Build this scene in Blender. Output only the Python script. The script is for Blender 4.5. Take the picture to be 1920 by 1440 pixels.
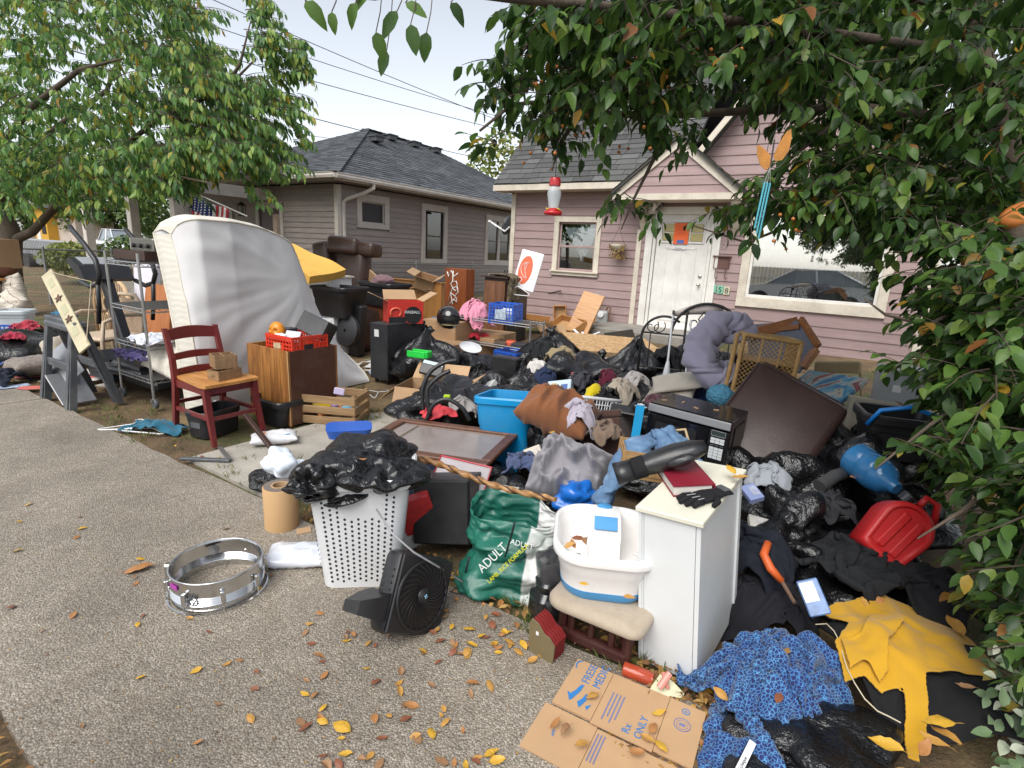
import bpy,bmesh,math,random
import numpy as np
from mathutils import Vector,Matrix,Euler,noise
for o in list(bpy.data.objects):bpy.data.objects.remove(o,do_unlink=True)
SC=bpy.context.scene; COL=SC.collection
R=math.radians
# ---------------------------------------------------------------- camera, world, sun, exposure
F=1000.0; PIT=R(13.8); ROL=R(2.9); CH=1.52
CC=Vector((0,0,CH)); FW=Vector((0,math.cos(PIT),-math.sin(PIT)))
_r0=Vector((1,0,0)); _u0=Vector((0,math.sin(PIT),math.cos(PIT)))
CR=math.cos(ROL)*_r0+math.sin(ROL)*_u0; CU=-math.sin(ROL)*_r0+math.cos(ROL)*_u0
cam=bpy.data.cameras.new('camera'); camo=bpy.data.objects.new('camera',cam); COL.objects.link(camo)
cam.sensor_width=36; cam.lens=36*F/1920; cam.clip_start=.02; cam.clip_end=2000
_m=Matrix((CR,CU,-FW)).transposed().to_4x4(); _m.translation=CC; camo.matrix_world=_m
SC.camera=camo
world=bpy.data.worlds.new('World'); SC.world=world; world.use_nodes=True
wn=world.node_tree; wn.nodes.clear()
sky=wn.nodes.new('ShaderNodeTexSky'); sky.sky_type='NISHITA'; sky.sun_disc=False
SUN_EL,SUN_AZ=R(52),R(-150)
sky.sun_elevation=SUN_EL; sky.sun_rotation=SUN_AZ; sky.air_density=1.0; sky.dust_density=1.2; sky.ozone_density=1.0
hs=wn.nodes.new('ShaderNodeHueSaturation'); hs.inputs['Saturation'].default_value=.32
bg=wn.nodes.new('ShaderNodeBackground'); bg.inputs['Strength'].default_value=.10
wo=wn.nodes.new('ShaderNodeOutputWorld')
wn.links.new(sky.outputs[0],hs.inputs['Color']); wn.links.new(hs.outputs[0],bg.inputs['Color']); wn.links.new(bg.outputs[0],wo.inputs['Surface'])
sun=bpy.data.lights.new('sun','SUN'); sun.energy=1.5; sun.angle=R(45); sun.color=(1,.97,.92)
suno=bpy.data.objects.new('sun',sun); COL.objects.link(suno)
_sd=Vector((math.sin(SUN_AZ)*math.cos(SUN_EL),math.cos(SUN_AZ)*math.cos(SUN_EL),math.sin(SUN_EL)))
suno.rotation_euler=_sd.to_track_quat('Z','Y').to_euler(); suno.location=(0,0,20)
vs=SC.view_settings; vs.view_transform='Standard'; vs.look='None'; vs.gamma=1; vs.use_curve_mapping=False; vs.exposure=1.22
SC.render.engine='CYCLES'
# ---------------------------------------------------------------- pixels to places
def ray(x,y):return F*FW+ (x-960)*CR - (y-720)*CU
def G(x,y,z=0.):
    d=ray(x,y); return CC+d*((z-CH)/d.z)
def D(x,y,dep):return CC+ray(x,y)*(dep/F)
def hz(x,y,base):
    d=ray(x,y); return CH+d.z*math.hypot(base[0],base[1])/math.hypot(d.x,d.y)
TH=R(32)
W=Vector((math.cos(TH),-math.sin(TH),0)); N=Vector((math.sin(TH),math.cos(TH),0)); AW=-TH
# ---------------------------------------------------------------- materials
MATS={}
def nt(name):
    m=bpy.data.materials.new(name); m.use_nodes=True; t=m.node_tree
    b=t.nodes['Principled BSDF']; return m,t,b
def node(t,kind,ins={},**kw):
    n=t.nodes.new(kind)
    for k,v in kw.items():setattr(n,k,v)
    for k,v in ins.items():
        if hasattr(v,'is_output'):t.links.new(v,n.inputs[k])
        else:n.inputs[k].default_value=v
    return n
def c4(c):return (c[0],c[1],c[2],1)
def ramp(t,fac,stops,interp='LINEAR'):
    n=t.nodes.new('ShaderNodeValToRGB'); n.color_ramp.interpolation=interp; e=n.color_ramp.elements
    while len(e)<len(stops):e.new(1)
    for i,(p,c) in enumerate(stops):e[i].position=p; e[i].color=c4(c) if len(c)==3 else c
    t.links.new(fac,n.inputs[0]); return n.outputs[0]
def coords(t,scale=(1,1,1),kind='Object',rot=(0,0,0)):
    tc=t.nodes.new('ShaderNodeTexCoord'); mp=node(t,'ShaderNodeMapping',{'Vector':tc.outputs[kind]})
    mp.inputs['Scale'].default_value=scale; mp.inputs['Rotation'].default_value=rot; return mp.outputs[0]
def mixc(t,fac,a,b,mode='MIX'):
    n=t.nodes.new('ShaderNodeMix'); n.data_type='RGBA'; n.blend_type=mode
    for s,v in ((0,fac),(6,a),(7,b)):
        if hasattr(v,'is_output'):t.links.new(v,n.inputs[s])
        else:n.inputs[s].default_value=v if s==0 else c4(v)
    return n.outputs[2]
def tnoise(t,vec,scale,detail=4,rough=.55,dist=0):
    return node(t,'ShaderNodeTexNoise',{'Vector':vec,'Scale':scale,'Detail':detail,'Roughness':rough,'Distortion':dist}).outputs[0]
def bump(t,b,h,strength=.3,dist=.01):
    n=node(t,'ShaderNodeBump',{'Height':h,'Strength':strength,'Distance':dist}); t.links.new(n.outputs[0],b.inputs['Normal']); return n
def mul(c,k):return tuple(min(1,max(0,x*k)) for x in c[:3])
def mat(name,col,rough=.6,metal=0,var=.12,vs=4.,bs=0,bd=.004,bscale=40,dirt=0,dcol=(.16,.12,.08),stretch=(1,1,1),spec=.5,coat=0,trans=0,alpha=1,sheen=0,isl=0):
    if name in MATS:return MATS[name]
    m,t,b=nt(name); v=coords(t,stretch)
    n1=tnoise(t,v,vs,5)
    c=mixc(t,n1,mul(col,1-var*1.6),mul(col,1+var*1.6))
    if isl:
        g=t.nodes.new('ShaderNodeNewGeometry')
        k=ramp(t,g.outputs['Random Per Island'],[(0,(1-isl,)*3),(1,(1+isl*.6,)*3)])
        c=mixc(t,1.,c,k,'MULTIPLY')
    if dirt:
        n2=ramp(t,tnoise(t,v,vs*.7+2.3,7,.68),[(.42,(0,0,0)),(.72,(dirt,)*3)])
        c=mixc(t,n2,c,dcol)
    t.links.new(c,b.inputs['Base Color'])
    rr=node(t,'ShaderNodeMapRange',{'Value':tnoise(t,v,vs*2.7,3),'To Min':max(.02,rough-.1),'To Max':min(1,rough+.12)})
    t.links.new(rr.outputs[0],b.inputs['Roughness'])
    b.inputs['Metallic'].default_value=metal; b.inputs['Specular IOR Level'].default_value=spec
    b.inputs['Coat Weight'].default_value=coat; b.inputs['Sheen Weight'].default_value=sheen
    b.inputs['Transmission Weight'].default_value=trans
    b.inputs['Alpha'].default_value=alpha
    if bs:bump(t,b,tnoise(t,v,bscale,4,.6),bs,bd)
    MATS[name]=m; return m
# ---------------------------------------------------------------- mesh builder
class MB:
    def __init__(s):s.bm=bmesh.new()
    def box(s,c,d,rot=(0,0,0),bev=0,seg=1,mtx=None):
        M=mtx or (Matrix.Translation(c)@ Euler(rot).to_matrix().to_4x4())
        r=bmesh.ops.create_cube(s.bm,size=1,matrix=M @ Matrix.Diagonal((d[0],d[1],d[2],1)))
        if bev:
            es=list({e for v in r['verts'] for e in v.link_edges})
            bmesh.ops.bevel(s.bm,geom=es,offset=min(bev,min(d)*.49),segments=seg,affect='EDGES',profile=.5)
        return s
    def bar(s,a,b,w,h,up=(0,0,1),bev=0):
        a=Vector(a); b=Vector(b); z=(b-a); L=z.length; z.normalize(); u=Vector(up)
        x=u.cross(z)
        if x.length<1e-4:x=Vector((1,0,0)).cross(z)
        x.normalize(); y=z.cross(x); M=Matrix((x,y,z)).transposed().to_4x4(); M.translation=(a+b)/2
        return s.box(None,(w,h,L),bev=bev,mtx=M)
    def tube(s,pts,r,seg=8,cap=True,closed=False):
        pts=[Vector(p) for p in pts]; n=len(pts); rs=r if hasattr(r,'__len__') else [r]*n
        rings=[]; prev=None
        for i,p in enumerate(pts):
            if closed:t=pts[(i+1)%n]-pts[i-1]
            else:t=pts[min(i+1,n-1)]-pts[max(i-1,0)]
            if t.length<1e-7:t=Vector((0,0,1))
            t.normalize()
            if prev is None:a=t.orthogonal().normalized()
            else:
                a=prev -t*prev.dot(t)
                if a.length<1e-5:a=t.orthogonal()
                a.normalize()
            prev=a; b=t.cross(a)
            rings.append([s.bm.verts.new(p+(a*math.cos(2*math.pi*k/seg)+b*math.sin(2*math.pi*k/seg))*rs[i]) for k in range(seg)])
        m=n if closed else n-1
        for i in range(m):
            A,B=rings[i],rings[(i+1)%n]
            for k in range(seg):s.bm.faces.new((A[k],A[(k+1)%seg],B[(k+1)%seg],B[k]))
        if cap and not closed:
            s.bm.faces.new(rings[0][::-1]); s.bm.faces.new(rings[-1])
        return s
    def lathe(s,prof,seg=24,c=(0,0,0),mtx=None,close=True,sx=1,sy=1):
        M=mtx or Matrix.Translation(c); rings=[]
        for r,z in prof:
            if r<1e-6:rings.append([s.bm.verts.new(M @ Vector((0,0,z)))])
            else:rings.append([s.bm.verts.new(M @ Vector((r*sx*math.cos(2*math.pi*k/seg),r*sy*math.sin(2*math.pi*k/seg),z))) for k in range(seg)])
        for A,B in zip(rings,rings[1:]):
            for k in range(seg):
                k2=(k+1)%seg
                if len(A)==1 and len(B)==1:continue
                if len(A)==1:s.bm.faces.new((A[0],B[k2],B[k]))
                elif len(B)==1:s.bm.faces.new((A[k],A[k2],B[0]))
                else:s.bm.faces.new((A[k],A[k2],B[k2],B[k]))
        return s
    def loft(s,loops,cap=True,M=None):
        rings=[[s.bm.verts.new((M @ Vector(p)) if M else p) for p in L] for L in loops]; n=len(rings[0])
        for A,B in zip(rings,rings[1:]):
            for k in range(n):s.bm.faces.new((A[k],A[(k+1)%n],B[(k+1)%n],B[k]))
        if cap:s.bm.faces.new(rings[0][::-1]); s.bm.faces.new(rings[-1])
        return s
    def prism(s,poly,h,M=None):
        M=M or Matrix()
        a=[s.bm.verts.new(M @ Vector((x,y,0))) for x,y in poly]; b=[s.bm.verts.new(M @ Vector((x,y,h))) for x,y in poly]
        n=len(poly); s.bm.faces.new(a[::-1]); s.bm.faces.new(b)
        for i in range(n):s.bm.faces.new((a[i],a[(i+1)%n],b[(i+1)%n],b[i]))
        return s
    def grid(s,P,closed_u=False):
        P=[[s.bm.verts.new(p) for p in row] for row in P]
        for i in range(len(P)-1):
            for j in range(len(P[0])-(0 if closed_u else 1)):
                j2=(j+1)%len(P[0]); s.bm.faces.new((P[i][j],P[i+1][j],P[i+1][j2],P[i][j2]))
        return s
    def poly(s,pts):
        s.bm.faces.new([s.bm.verts.new(p) for p in pts]); return s
    def solid(s,th):
        bmesh.ops.recalc_face_normals(s.bm,faces=s.bm.faces[:])
        bmesh.ops.solidify(s.bm,geom=s.bm.faces[:],thickness=th); return s
    def mesh(s,name,m,smooth=False):
        bmesh.ops.recalc_face_normals(s.bm,faces=s.bm.faces[:])
        me=bpy.data.meshes.new(name); s.bm.to_mesh(me); s.bm.free()
        if m:me.materials.append(m)
        if smooth:
            me.polygons.foreach_set('use_smooth',[True]*len(me.polygons))
            if smooth!=True:me.set_sharp_from_angle(angle=R(smooth))
        return me
    def out(s,name,m,parent=None,smooth=False,loc=None,rot=None):
        return link(name,s.mesh(name,m,smooth),parent,loc,rot)
def link(name,me,parent=None,loc=None,rot=None):
    o=bpy.data.objects.new(name,me); COL.objects.link(o)
    if parent:o.parent=parent
    if loc is not None:o.location=loc
    if rot is not None:o.rotation_euler=rot
    return o
def tag(o,label=None,cat=None,group=None,kind=None):
    for k,v in (('label',label),('category',cat),('group',group),('kind',kind)):
        if v:o[k]=v
    return o
def thing(name,label,cat,loc=(0,0,0),rz=0,group=None,rot=None):
    o=bpy.data.objects.new(name,None); o.empty_display_size=.1; COL.objects.link(o)
    o.location=loc; o.rotation_euler=rot or (0,0,rz); return tag(o,label,cat,group)
def copytree(o,parent=None,label=None):
    c=o.copy(); COL.objects.link(c)
    if parent:c.parent=parent
    for ch in list(o.children):copytree(ch,c)
    if label:c['label']=label
    return c
def np_mesh(name,v,f,m,smooth=True):
    me=bpy.data.meshes.new(name); me.from_pydata(np.asarray(v).tolist(),[],np.asarray(f).tolist() if not isinstance(f,list) else f)
    if m:me.materials.append(m)
    if smooth:me.polygons.foreach_set('use_smooth',[True]*len(me.polygons))
    me.update(); return me
def letter(name,s,size,m,parent,loc,rot=(0,0,0),ext=.0006,align='LEFT',sx=1,shear=0):
    cu=bpy.data.curves.new(name,'FONT'); cu.body=s; cu.size=size; cu.extrude=ext; cu.align_x=align; cu.shear=shear; cu.resolution_u=3
    t=bpy.data.objects.new(name,cu); COL.objects.link(t); dg=bpy.context.evaluated_depsgraph_get()
    me=bpy.data.meshes.new_from_object(t.evaluated_get(dg)); bpy.data.objects.remove(t,do_unlink=True)
    me.name=name; me.materials.clear(); me.materials.append(m)
    o=link(name,me,parent,loc,rot); o.scale=(sx,1,1); return o
# ---------------------------------------------------------------- soft bodies: a small position-based cloth solver
def relax(v,e,rest,iters,proj=None,g=0.,press=None,pin=None,k=1.0,fric=0.):
    n=len(v); a,b=e[:,0],e[:,1]; cnt=np.bincount(a,minlength=n)+np.bincount(b,minlength=n); w=(k/np.maximum(cnt,1))[:,None]*1.15; cl=.35*float(np.mean(rest))
    for it in range(iters):
        old=v.copy()
        if g:v[:,2]-=g
        if press is not None:
            f,p=press; nn=np.zeros_like(v); fn=np.cross(v[f[:,1]]-v[f[:,0]],v[f[:,2]]-v[f[:,0]])
            for c in range(3):
                for j in range(3):nn[:,j]+=np.bincount(f[:,c],fn[:,j],n)
            nn/=np.linalg.norm(nn,axis=1)[:,None]+1e-9; v=v+nn*p
        for sub in range(3):
            d=v[b]-v[a]; L=np.linalg.norm(d,axis=1)+1e-9; c=d*(.5*(L-rest)/L)[:,None]
            acc=np.stack([np.bincount(a,c[:,j],n)-np.bincount(b,c[:,j],n) for j in range(3)],1)
            st=acc*w; ln=np.linalg.norm(st,axis=1)[:,None]; v=v+st*np.minimum(1,cl/np.maximum(ln,1e-9))
        if proj:
            b4=v.copy(); v=proj(v); hit=np.abs(v-b4).sum(1)>1e-7
            if fric:v[hit,:2]=old[hit,:2]*fric+v[hit,:2]*(1-fric)
        if pin is not None:v[pin]=old[pin]
    return v
def edges_of(f):
    f=np.asarray(f); k=f.shape[1]; e=np.concatenate([np.stack([f[:,i],f[:,(i+1)%k]],1) for i in range(k)])
    if k==4:e=np.concatenate([e,f[:,[0,2]],f[:,[1,3]]])
    e.sort(1); return np.unique(e,axis=0)
def gridcloth(nx,ny):
    i=np.arange((nx-1)*(ny-1)); a=(i//(nx-1))*nx+i%(nx-1); f=np.stack([a,a+1,a+nx+1,a+nx],1)
    idx=np.arange(nx*ny).reshape(ny,nx)
    bend=np.concatenate([np.stack([idx[:,:-2].ravel(),idx[:,2:].ravel()],1),np.stack([idx[:-2].ravel(),idx[2:].ravel()],1)])
    return f,np.concatenate([edges_of(f),bend])
def smooth_noise(v,scale,seed,oct=2):
    o=Vector((seed*7.31,seed*3.17,seed*1.93)); out=np.empty(len(v))
    for i,p in enumerate(v):out[i]=noise.fractal(Vector(p)*scale+o,1,2,oct)
    return out
def lapl(v,e,it=1,k=.5):
    n=len(v); cnt=np.bincount(e[:,0],minlength=n)+np.bincount(e[:,1],minlength=n)
    for _ in range(it):
        s=np.stack([np.bincount(e[:,0],v[e[:,1],j],n)+np.bincount(e[:,1],v[e[:,0],j],n) for j in range(3)],1)/np.maximum(cnt,1)[:,None]
        v=v*(1-k)+s*k
    return v
def cloth_mesh(name,m,size,nx,ny,comp,collide,seed=0,h0=.3,iters=90,g=.006,th=.004,shape=None,sm=1,rot=0,amp=.04):
    """a cloth of size (m) thrown together to comp (fraction of its size) and dropped on what collide() keeps it out of"""
    f,e=gridcloth(nx,ny); uu,vv=np.meshgrid(np.linspace(-.5,.5,nx),np.linspace(-.5,.5,ny))
    flat=np.stack([uu.ravel()*size[0],vv.ravel()*size[1],np.zeros(nx*ny)],1)
    rest=np.linalg.norm(flat[e[:,0]]-flat[e[:,1]],axis=1)
    cxy=comp if hasattr(comp,'__len__') else (comp,comp); v=flat*np.array([cxy[0],cxy[1],1])
    nz=smooth_noise(flat,3.2/max(.3,max(size)),seed,3); nz2=smooth_noise(flat,3.2/max(.3,max(size)),seed+5,3)
    v[:,2]=h0+nz*amp*2.5; v[:,0]+=nz2*amp; v[:,1]+=smooth_noise(flat,4/max(size),seed+9,2)*amp
    if rot:c,s=math.cos(rot),math.sin(rot); v[:,:2]=v[:,:2]@ np.array([[c,s],[-s,c]])
    if shape is not None:v=shape(v,flat)
    if collide is not None and getattr(collide,'h',None):
        q=flat*np.array([1,.55,1]); wr=np.clip(1-3.2*np.abs(smooth_noise(q,6.5,seed+20,1)),0,1)**.8; w2=np.clip(1-3*np.abs(smooth_noise(flat[:,[1,0,2]]*np.array([1,.5,1]),12,seed+41,1)),0,1)
        sq=max(0,1-float(np.mean(cxy))); v[:,2]=collide.h(v)+.006+np.abs(nz)*amp*.8+(wr*.075+w2*.028)*sq*1.3*min(1,max(size)/.5); v[:,:2]+=(np.stack([nz2,nz],1)*.03*sq); iters=min(iters,28)
    v=relax(v,e,rest,iters,collide,.0004 if getattr(collide,'h',None) else g,fric=.97 if getattr(collide,'h',None) else .9); v=lapl(v,edges_of(f),sm,.5)
    v=collide(v) if collide else v
    return shell_mesh(name,v,f,nx,ny,m,th)
def shell_mesh(name,v,f,nx,ny,m,th):
    n=len(v); nn=np.zeros_like(v); fn=np.cross(v[f[:,2]]-v[f[:,0]],v[f[:,3]]-v[f[:,1]])
    for c in range(4):
        for j in range(3):nn[:,j]+=np.bincount(f[:,c],fn[:,j],n)
    nn/=np.linalg.norm(nn,axis=1)[:,None]+1e-12; idx=np.arange(n).reshape(ny,nx)
    ring=np.concatenate([idx[0,:-1],idx[:-1,-1],idx[-1,:0:-1],idx[:0:-1,0]]); nxt=np.roll(ring,-1)
    F_=np.concatenate([f,f[:,::-1]+n,np.stack([nxt,ring,ring+n,nxt+n],1)])
    return np_mesh(name,np.concatenate([v,v-nn*th]),F_,m)
def on_floor(z=.0,balls=(),boxes=()):
    def f(v):
        v[:,2]=np.maximum(v[:,2],z)
        for (cx,cy,cz,rx,ry,rz) in balls:
            d=(v-np.array([cx,cy,cz]))/np.array([rx,ry,rz]); L=np.linalg.norm(d,axis=1); i=L<1
            v[i]=np.array([cx,cy,cz])+d[i]/np.maximum(L[i],.05)[:,None]*np.array([rx,ry,rz])
        for (x0,x1,y0,y1,z1) in boxes:
            i=(v[:,0]>x0)&(v[:,0]<x1)&(v[:,1]>y0)&(v[:,1]<y1)&(v[:,2]<z1)
            if i.any():
                q=v[i]; dd=np.stack([z1-q[:,2],q[:,0]-x0,x1-q[:,0],q[:,1]-y0,y1-q[:,1]],1); k=dd.argmin(1)
                q[k==0,2]=z1; q[k==1,0]=x0; q[k==2,0]=x1; q[k==3,1]=y0; q[k==4,1]=y1; v[i]=q
        return v
    def hgt(v):
        h=np.full(len(v),z)
        for (cx,cy,cz,rx,ry,rz) in balls:
            q=1-((v[:,0]-cx)/rx)**2-((v[:,1]-cy)/ry)**2; h=np.maximum(h,np.where(q>0,cz+rz*np.sqrt(np.maximum(q,0)),z))
        return h
    f.h=None if boxes else hgt
    return f
_ico={}
def ico(sub):
    if sub not in _ico:
        bm=bmesh.new(); bmesh.ops.create_icosphere(bm,subdivisions=sub,radius=1); bm.verts.ensure_lookup_table()
        v=np.array([x.co[:] for x in bm.verts]); f=np.array([[q.index for q in fa.verts] for fa in bm.faces])
        bend=np.array([[next(x for x in l.link_loops[0].face.verts if x not in l.verts).index,next(x for x in l.link_loops[1].face.verts if x not in l.verts).index] for l in bm.edges])
        bm.free(); _ico[sub]=(v,f,bend)
    v,f,b=_ico[sub]; return v.copy(),f,b
def bag_mesh(name,m,dims,seed,knot=True,loose=1.16,sub=5,lump=.16,sag=.55):
    """a stuffed plastic bag: a lumpy shell whose film is longer than the stuffing needs, so that it creases"""
    rng=np.random.RandomState(seed); v,f,bend=ico(sub); e0=edges_of(f); base=v.copy()
    n1=smooth_noise(base,1.3,seed,2)
    rad=1+lump*2.2*n1
    z=base[:,2]; top=np.clip((z-.35)/.65,0,1)
    v=base*rad[:,None]
    if knot:
        pinch=1-.86*top**1.6; v[:,0]*=pinch; v[:,1]*=pinch; v[:,2]+=.22*top**3
    v[:,2]=np.where(v[:,2]<0,v[:,2]*sag,v[:,2]); v[:,2]-=v[:,2].min()
    half=np.array(dims)/2/np.array([1,1,(v[:,2].max())/2]); v=v*half
    core=v.copy()
    ang=np.arctan2(base[:,1],base[:,0])
    fold=np.zeros(len(v))
    for q in range(5):
        kk=rng.randint(5,19); fold+=np.sin(ang*kk+rng.rand()*6.28+3*smooth_noise(base,1.5,seed+q,1))*rng.rand()
    nn=base/np.linalg.norm(base,axis=1)[:,None]; mean=max(dims)/2
    fine=smooth_noise(base,3.2,seed+31,4); ridg=1-2*np.abs(smooth_noise(base*np.array([1,1,.55]),1.7,seed+77,2)); calm=np.clip(.5+1.6*smooth_noise(base,1.1,seed+50,1),.45,1)
    v=v+nn*((.032*fold*(.3+top)+.055*fine+.06*ridg)*mean*calm)[:,None]
    e=np.concatenate([e0,bend]); rest=np.linalg.norm(core[e[:,0]]-core[e[:,1]],axis=1)*(1+(loose-1+.07*rng.rand(len(e)))*(.5*(calm[e[:,0]]+calm[e[:,1]])))
    rest[len(e0):]*=.99
    lo,hi=core,.11*mean
    def proj(x):
        d=x-core; L=np.linalg.norm(d,axis=1); s=np.minimum(1,hi/np.maximum(L,1e-9)); x=core+d*s[:,None]; x[:,2]=np.maximum(x[:,2],.0); return x
    v=relax(v,e,rest,22,proj,g=.0005); v=lapl(v,e0,1,.45)
    if knot:
        i=base[:,2]>.965; c=v[i].mean(0); v[i]=c+(v[i]-c)*np.array([3.0,3.0,1.5])+np.array([0,0,.03])
    return np_mesh(name,v,f,m)
def pillow_mesh(name,m,w,l,t,seed,n=34,crease=.0,loose=1.03):
    nx=n; ny=max(10,int(n*l/w)); f,e=gridcloth(nx,ny); uu,vv=np.meshgrid(np.linspace(-.5,.5,nx),np.linspace(-.5,.5,ny))
    flat=np.stack([uu.ravel()*w,vv.ravel()*l,np.zeros(nx*ny)],1); idx=np.arange(nx*ny).reshape(ny,nx)
    edge=np.zeros((ny,nx),bool); edge[0]=edge[-1]=True; edge[:,0]=edge[:,-1]=True
    N1=nx*ny; m2=np.arange(N1); inn=~edge.ravel(); m2[inn]=N1+np.arange(inn.sum()); u,q=flat[:,0]/w*2,flat[:,1]/l*2
    dome=(np.maximum(0,1-np.abs(u)**2.4)*np.maximum(0,1-np.abs(q)**2.4))**.45; rr=np.hypot(u,q)
    P=flat.copy(); P[:,0]*=1-.05*(1-q**2); P[:,1]*=1-.05*(1-u**2); zz=[]
    for sg in (1,-1):
        cr=np.clip(1-3*np.abs(smooth_noise(flat*np.array([1,.6,1])+sg,4.0/w,seed+3,2)),0,1); ang=np.arctan2(q,u); seam=np.sin(ang*26+5*smooth_noise(flat,3/w,seed+6,1))*np.clip(rr-.55,0,1)
        zz.append(sg*t*.5*dome*(1+.25*nz_(flat,w,seed+sg)+(loose-1)*4.5*cr+.14*seam))
    v=np.concatenate([P,P[inn]]); v[:N1,2]=zz[0]; v[N1:,2]=zz[1][inn]; f2=m2[f][:,::-1]; F4=np.concatenate([f,f2]); v[:,2]-=v[:,2].min()
    return np_mesh(name,v,F4,m)
def nz_(flat,w,seed):return smooth_noise(flat,2.2/w,seed,2)
def rsz(p):return Vector((p[0],p[1],p[2]))
def gz(p):
    k=(N.x*p[0]+N.y*p[1]-4.5)/4.6; k=min(1,max(0,k)); return .2*k*k*(3-2*k)
def GY(x,y):
    p=G(x,y)
    for _ in range(6):p=G(x,y,gz(p))
    return p
# ================================================================ setting
rnd=random.Random(5)
# ---- materials of the setting
def m_aggregate():
    m,t,b=nt('exposed_aggregate'); v=coords(t)
    vo=node(t,'ShaderNodeTexVoronoi',{'Vector':v,'Scale':150.,'Randomness':1.}); vo2=node(t,'ShaderNodeTexVoronoi',{'Vector':v,'Scale':62.})
    peb=ramp(t,vo.outputs['Color'],[(.0,(.155,.132,.108)),(.35,(.265,.232,.195)),(.6,(.345,.31,.265)),(.82,(.44,.405,.355)),(1,(.58,.55,.50))])
    edge=ramp(t,vo.outputs['Distance'],[(.35,(0,0,0)),(.75,(1,1,1))])
    c=mixc(t,edge,peb,(.205,.178,.145))
    big=ramp(t,vo2.outputs['Color'],[(.0,(.75,.75,.75)),(1,(1.3,1.27,1.2))]); c=mixc(t,.5,c,big,'MULTIPLY')
    st=ramp(t,tnoise(t,v,1.1,6,.6),[(.33,(.64,.62,.59)),(.66,(1.16,1.14,1.1))]); c=mixc(t,1.,c,st,'MULTIPLY')
    dk=ramp(t,tnoise(t,v,4.5,7,.7),[(.54,(0,0,0)),(.72,(.5,.5,.5))]); c=mixc(t,dk,c,(.15,.115,.08)); oil=ramp(t,tnoise(t,v,.55,5,.6,1.),[(.58,(0,0,0)),(.68,(.45,.45,.45))]); c=mixc(t,oil,c,(.12,.10,.085))
    t.links.new(c,b.inputs['Base Color']); b.inputs['Roughness'].default_value=.75
    hgt=mixc(t,.5,edge,tnoise(t,v,220,3)); bump(t,b,ramp(t,vo.outputs['Distance'],[(.0,(1,1,1)),(.8,(0,0,0))]),.75,.006); return m
def m_soil():
    m,t,b=nt('soil'); v=coords(t)
    c=ramp(t,tnoise(t,v,2.2,8,.7),[(.3,(.085,.055,.032)),(.5,(.17,.115,.065)),(.62,(.24,.17,.09)),(.75,(.12,.12,.04))])
    g=ramp(t,tnoise(t,v,.8,5,.6),[(.5,(0,0,0)),(.62,(.8,.8,.8))]); c=mixc(t,g,c,(.075,.11,.03))
    f=ramp(t,tnoise(t,v,45,6,.7),[(.3,(.6,.6,.6)),(.7,(1.4,1.35,1.2))]); c=mixc(t,1.,c,f,'MULTIPLY')
    t.links.new(c,b.inputs['Base Color']); b.inputs['Roughness'].default_value=.95; bump(t,b,tnoise(t,v,60,6,.7),.9,.03); return m
def m_concrete(name,col=(.36,.33,.28)):
    m,t,b=nt(name); v=coords(t)
    c=ramp(t,tnoise(t,v,3,8,.65),[(.3,mul(col,.7)),(.7,mul(col,1.15))]); sp=ramp(t,tnoise(t,v,130,3,.6),[(.35,(.75,.75,.75)),(.65,(1.2,1.2,1.2))])
    t.links.new(mixc(t,1.,c,sp,'MULTIPLY'),b.inputs['Base Color']); b.inputs['Roughness'].default_value=.85; bump(t,b,tnoise(t,v,120,4),.35,.004); return m
AGG,SOIL,CONC=m_aggregate(),m_soil(),m_concrete('path_concrete')
ASPH=mat('asphalt',(.06,.06,.062),.85,bs=.4,bscale=150)
def m_siding(name,col,peel):
    m,t,b=nt(name); v=coords(t,(1,1,1))
    c=mixc(t,tnoise(t,v,2.2,5),mul(col,.86),mul(col,1.12)); vv=coords(t,(.6,1,7))
    st=ramp(t,tnoise(t,vv,2.4,7,.65),[(.3,(.82,.8,.78)),(.7,(1.06,1.06,1.06))]); c=mixc(t,1.,c,st,'MULTIPLY')
    g=t.nodes.new('ShaderNodeObjectInfo'); k=ramp(t,g.outputs['Random'],[(0,(.9,.9,.9)),(1,(1.08,1.08,1.08))]); c=mixc(t,1.,c,k,'MULTIPLY')
    d=ramp(t,tnoise(t,v,1.5,8,.75),[(.6,(0,0,0)),(.78,(peel,)*3)]); c=mixc(t,d,c,(.2,.12,.09))
    t.links.new(c,b.inputs['Base Color']); b.inputs['Roughness'].default_value=.62; bump(t,b,tnoise(t,coords(t,(3,3,60)),6,5,.6),.12,.006); return m
PINK=m_siding('pink_siding_paint',(.335,.238,.232),.5); GREYS=m_siding('grey_siding_paint',(.335,.29,.273),.2)
TRIM=mat('cream_trim',(.62,.56,.46),.55,dirt=.35,vs=3,bs=.15); WTRIM=mat('white_trim',(.72,.70,.65),.5,dirt=.25,vs=3); GTRIM=mat('warm_white_trim',(.56,.51,.46),.55,dirt=.15)
DOORM=mat('white_door_paint',(.72,.70,.66),.4,dirt=.2,vs=2.5)
def m_shingle(name,col):
    m,t,b=nt(name); v=coords(t); g=t.nodes.new('ShaderNodeNewGeometry')
    c=ramp(t,g.outputs['Random Per Island'],[(0,mul(col,.62)),(.5,col),(1,mul(col,1.45))]); s=ramp(t,tnoise(t,v,55,4,.7),[(.3,(.65,.65,.65)),(.7,(1.3,1.3,1.3))])
    w=ramp(t,tnoise(t,v,.6,5),[(.35,(.8,.82,.8)),(.7,(1.15,1.13,1.1))]); c=mixc(t,1.,mixc(t,1.,c,s,'MULTIPLY'),w,'MULTIPLY')
    t.links.new(c,b.inputs['Base Color']); b.inputs['Roughness'].default_value=.9; bump(t,b,tnoise(t,v,90,3),.4,.004); return m
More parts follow.
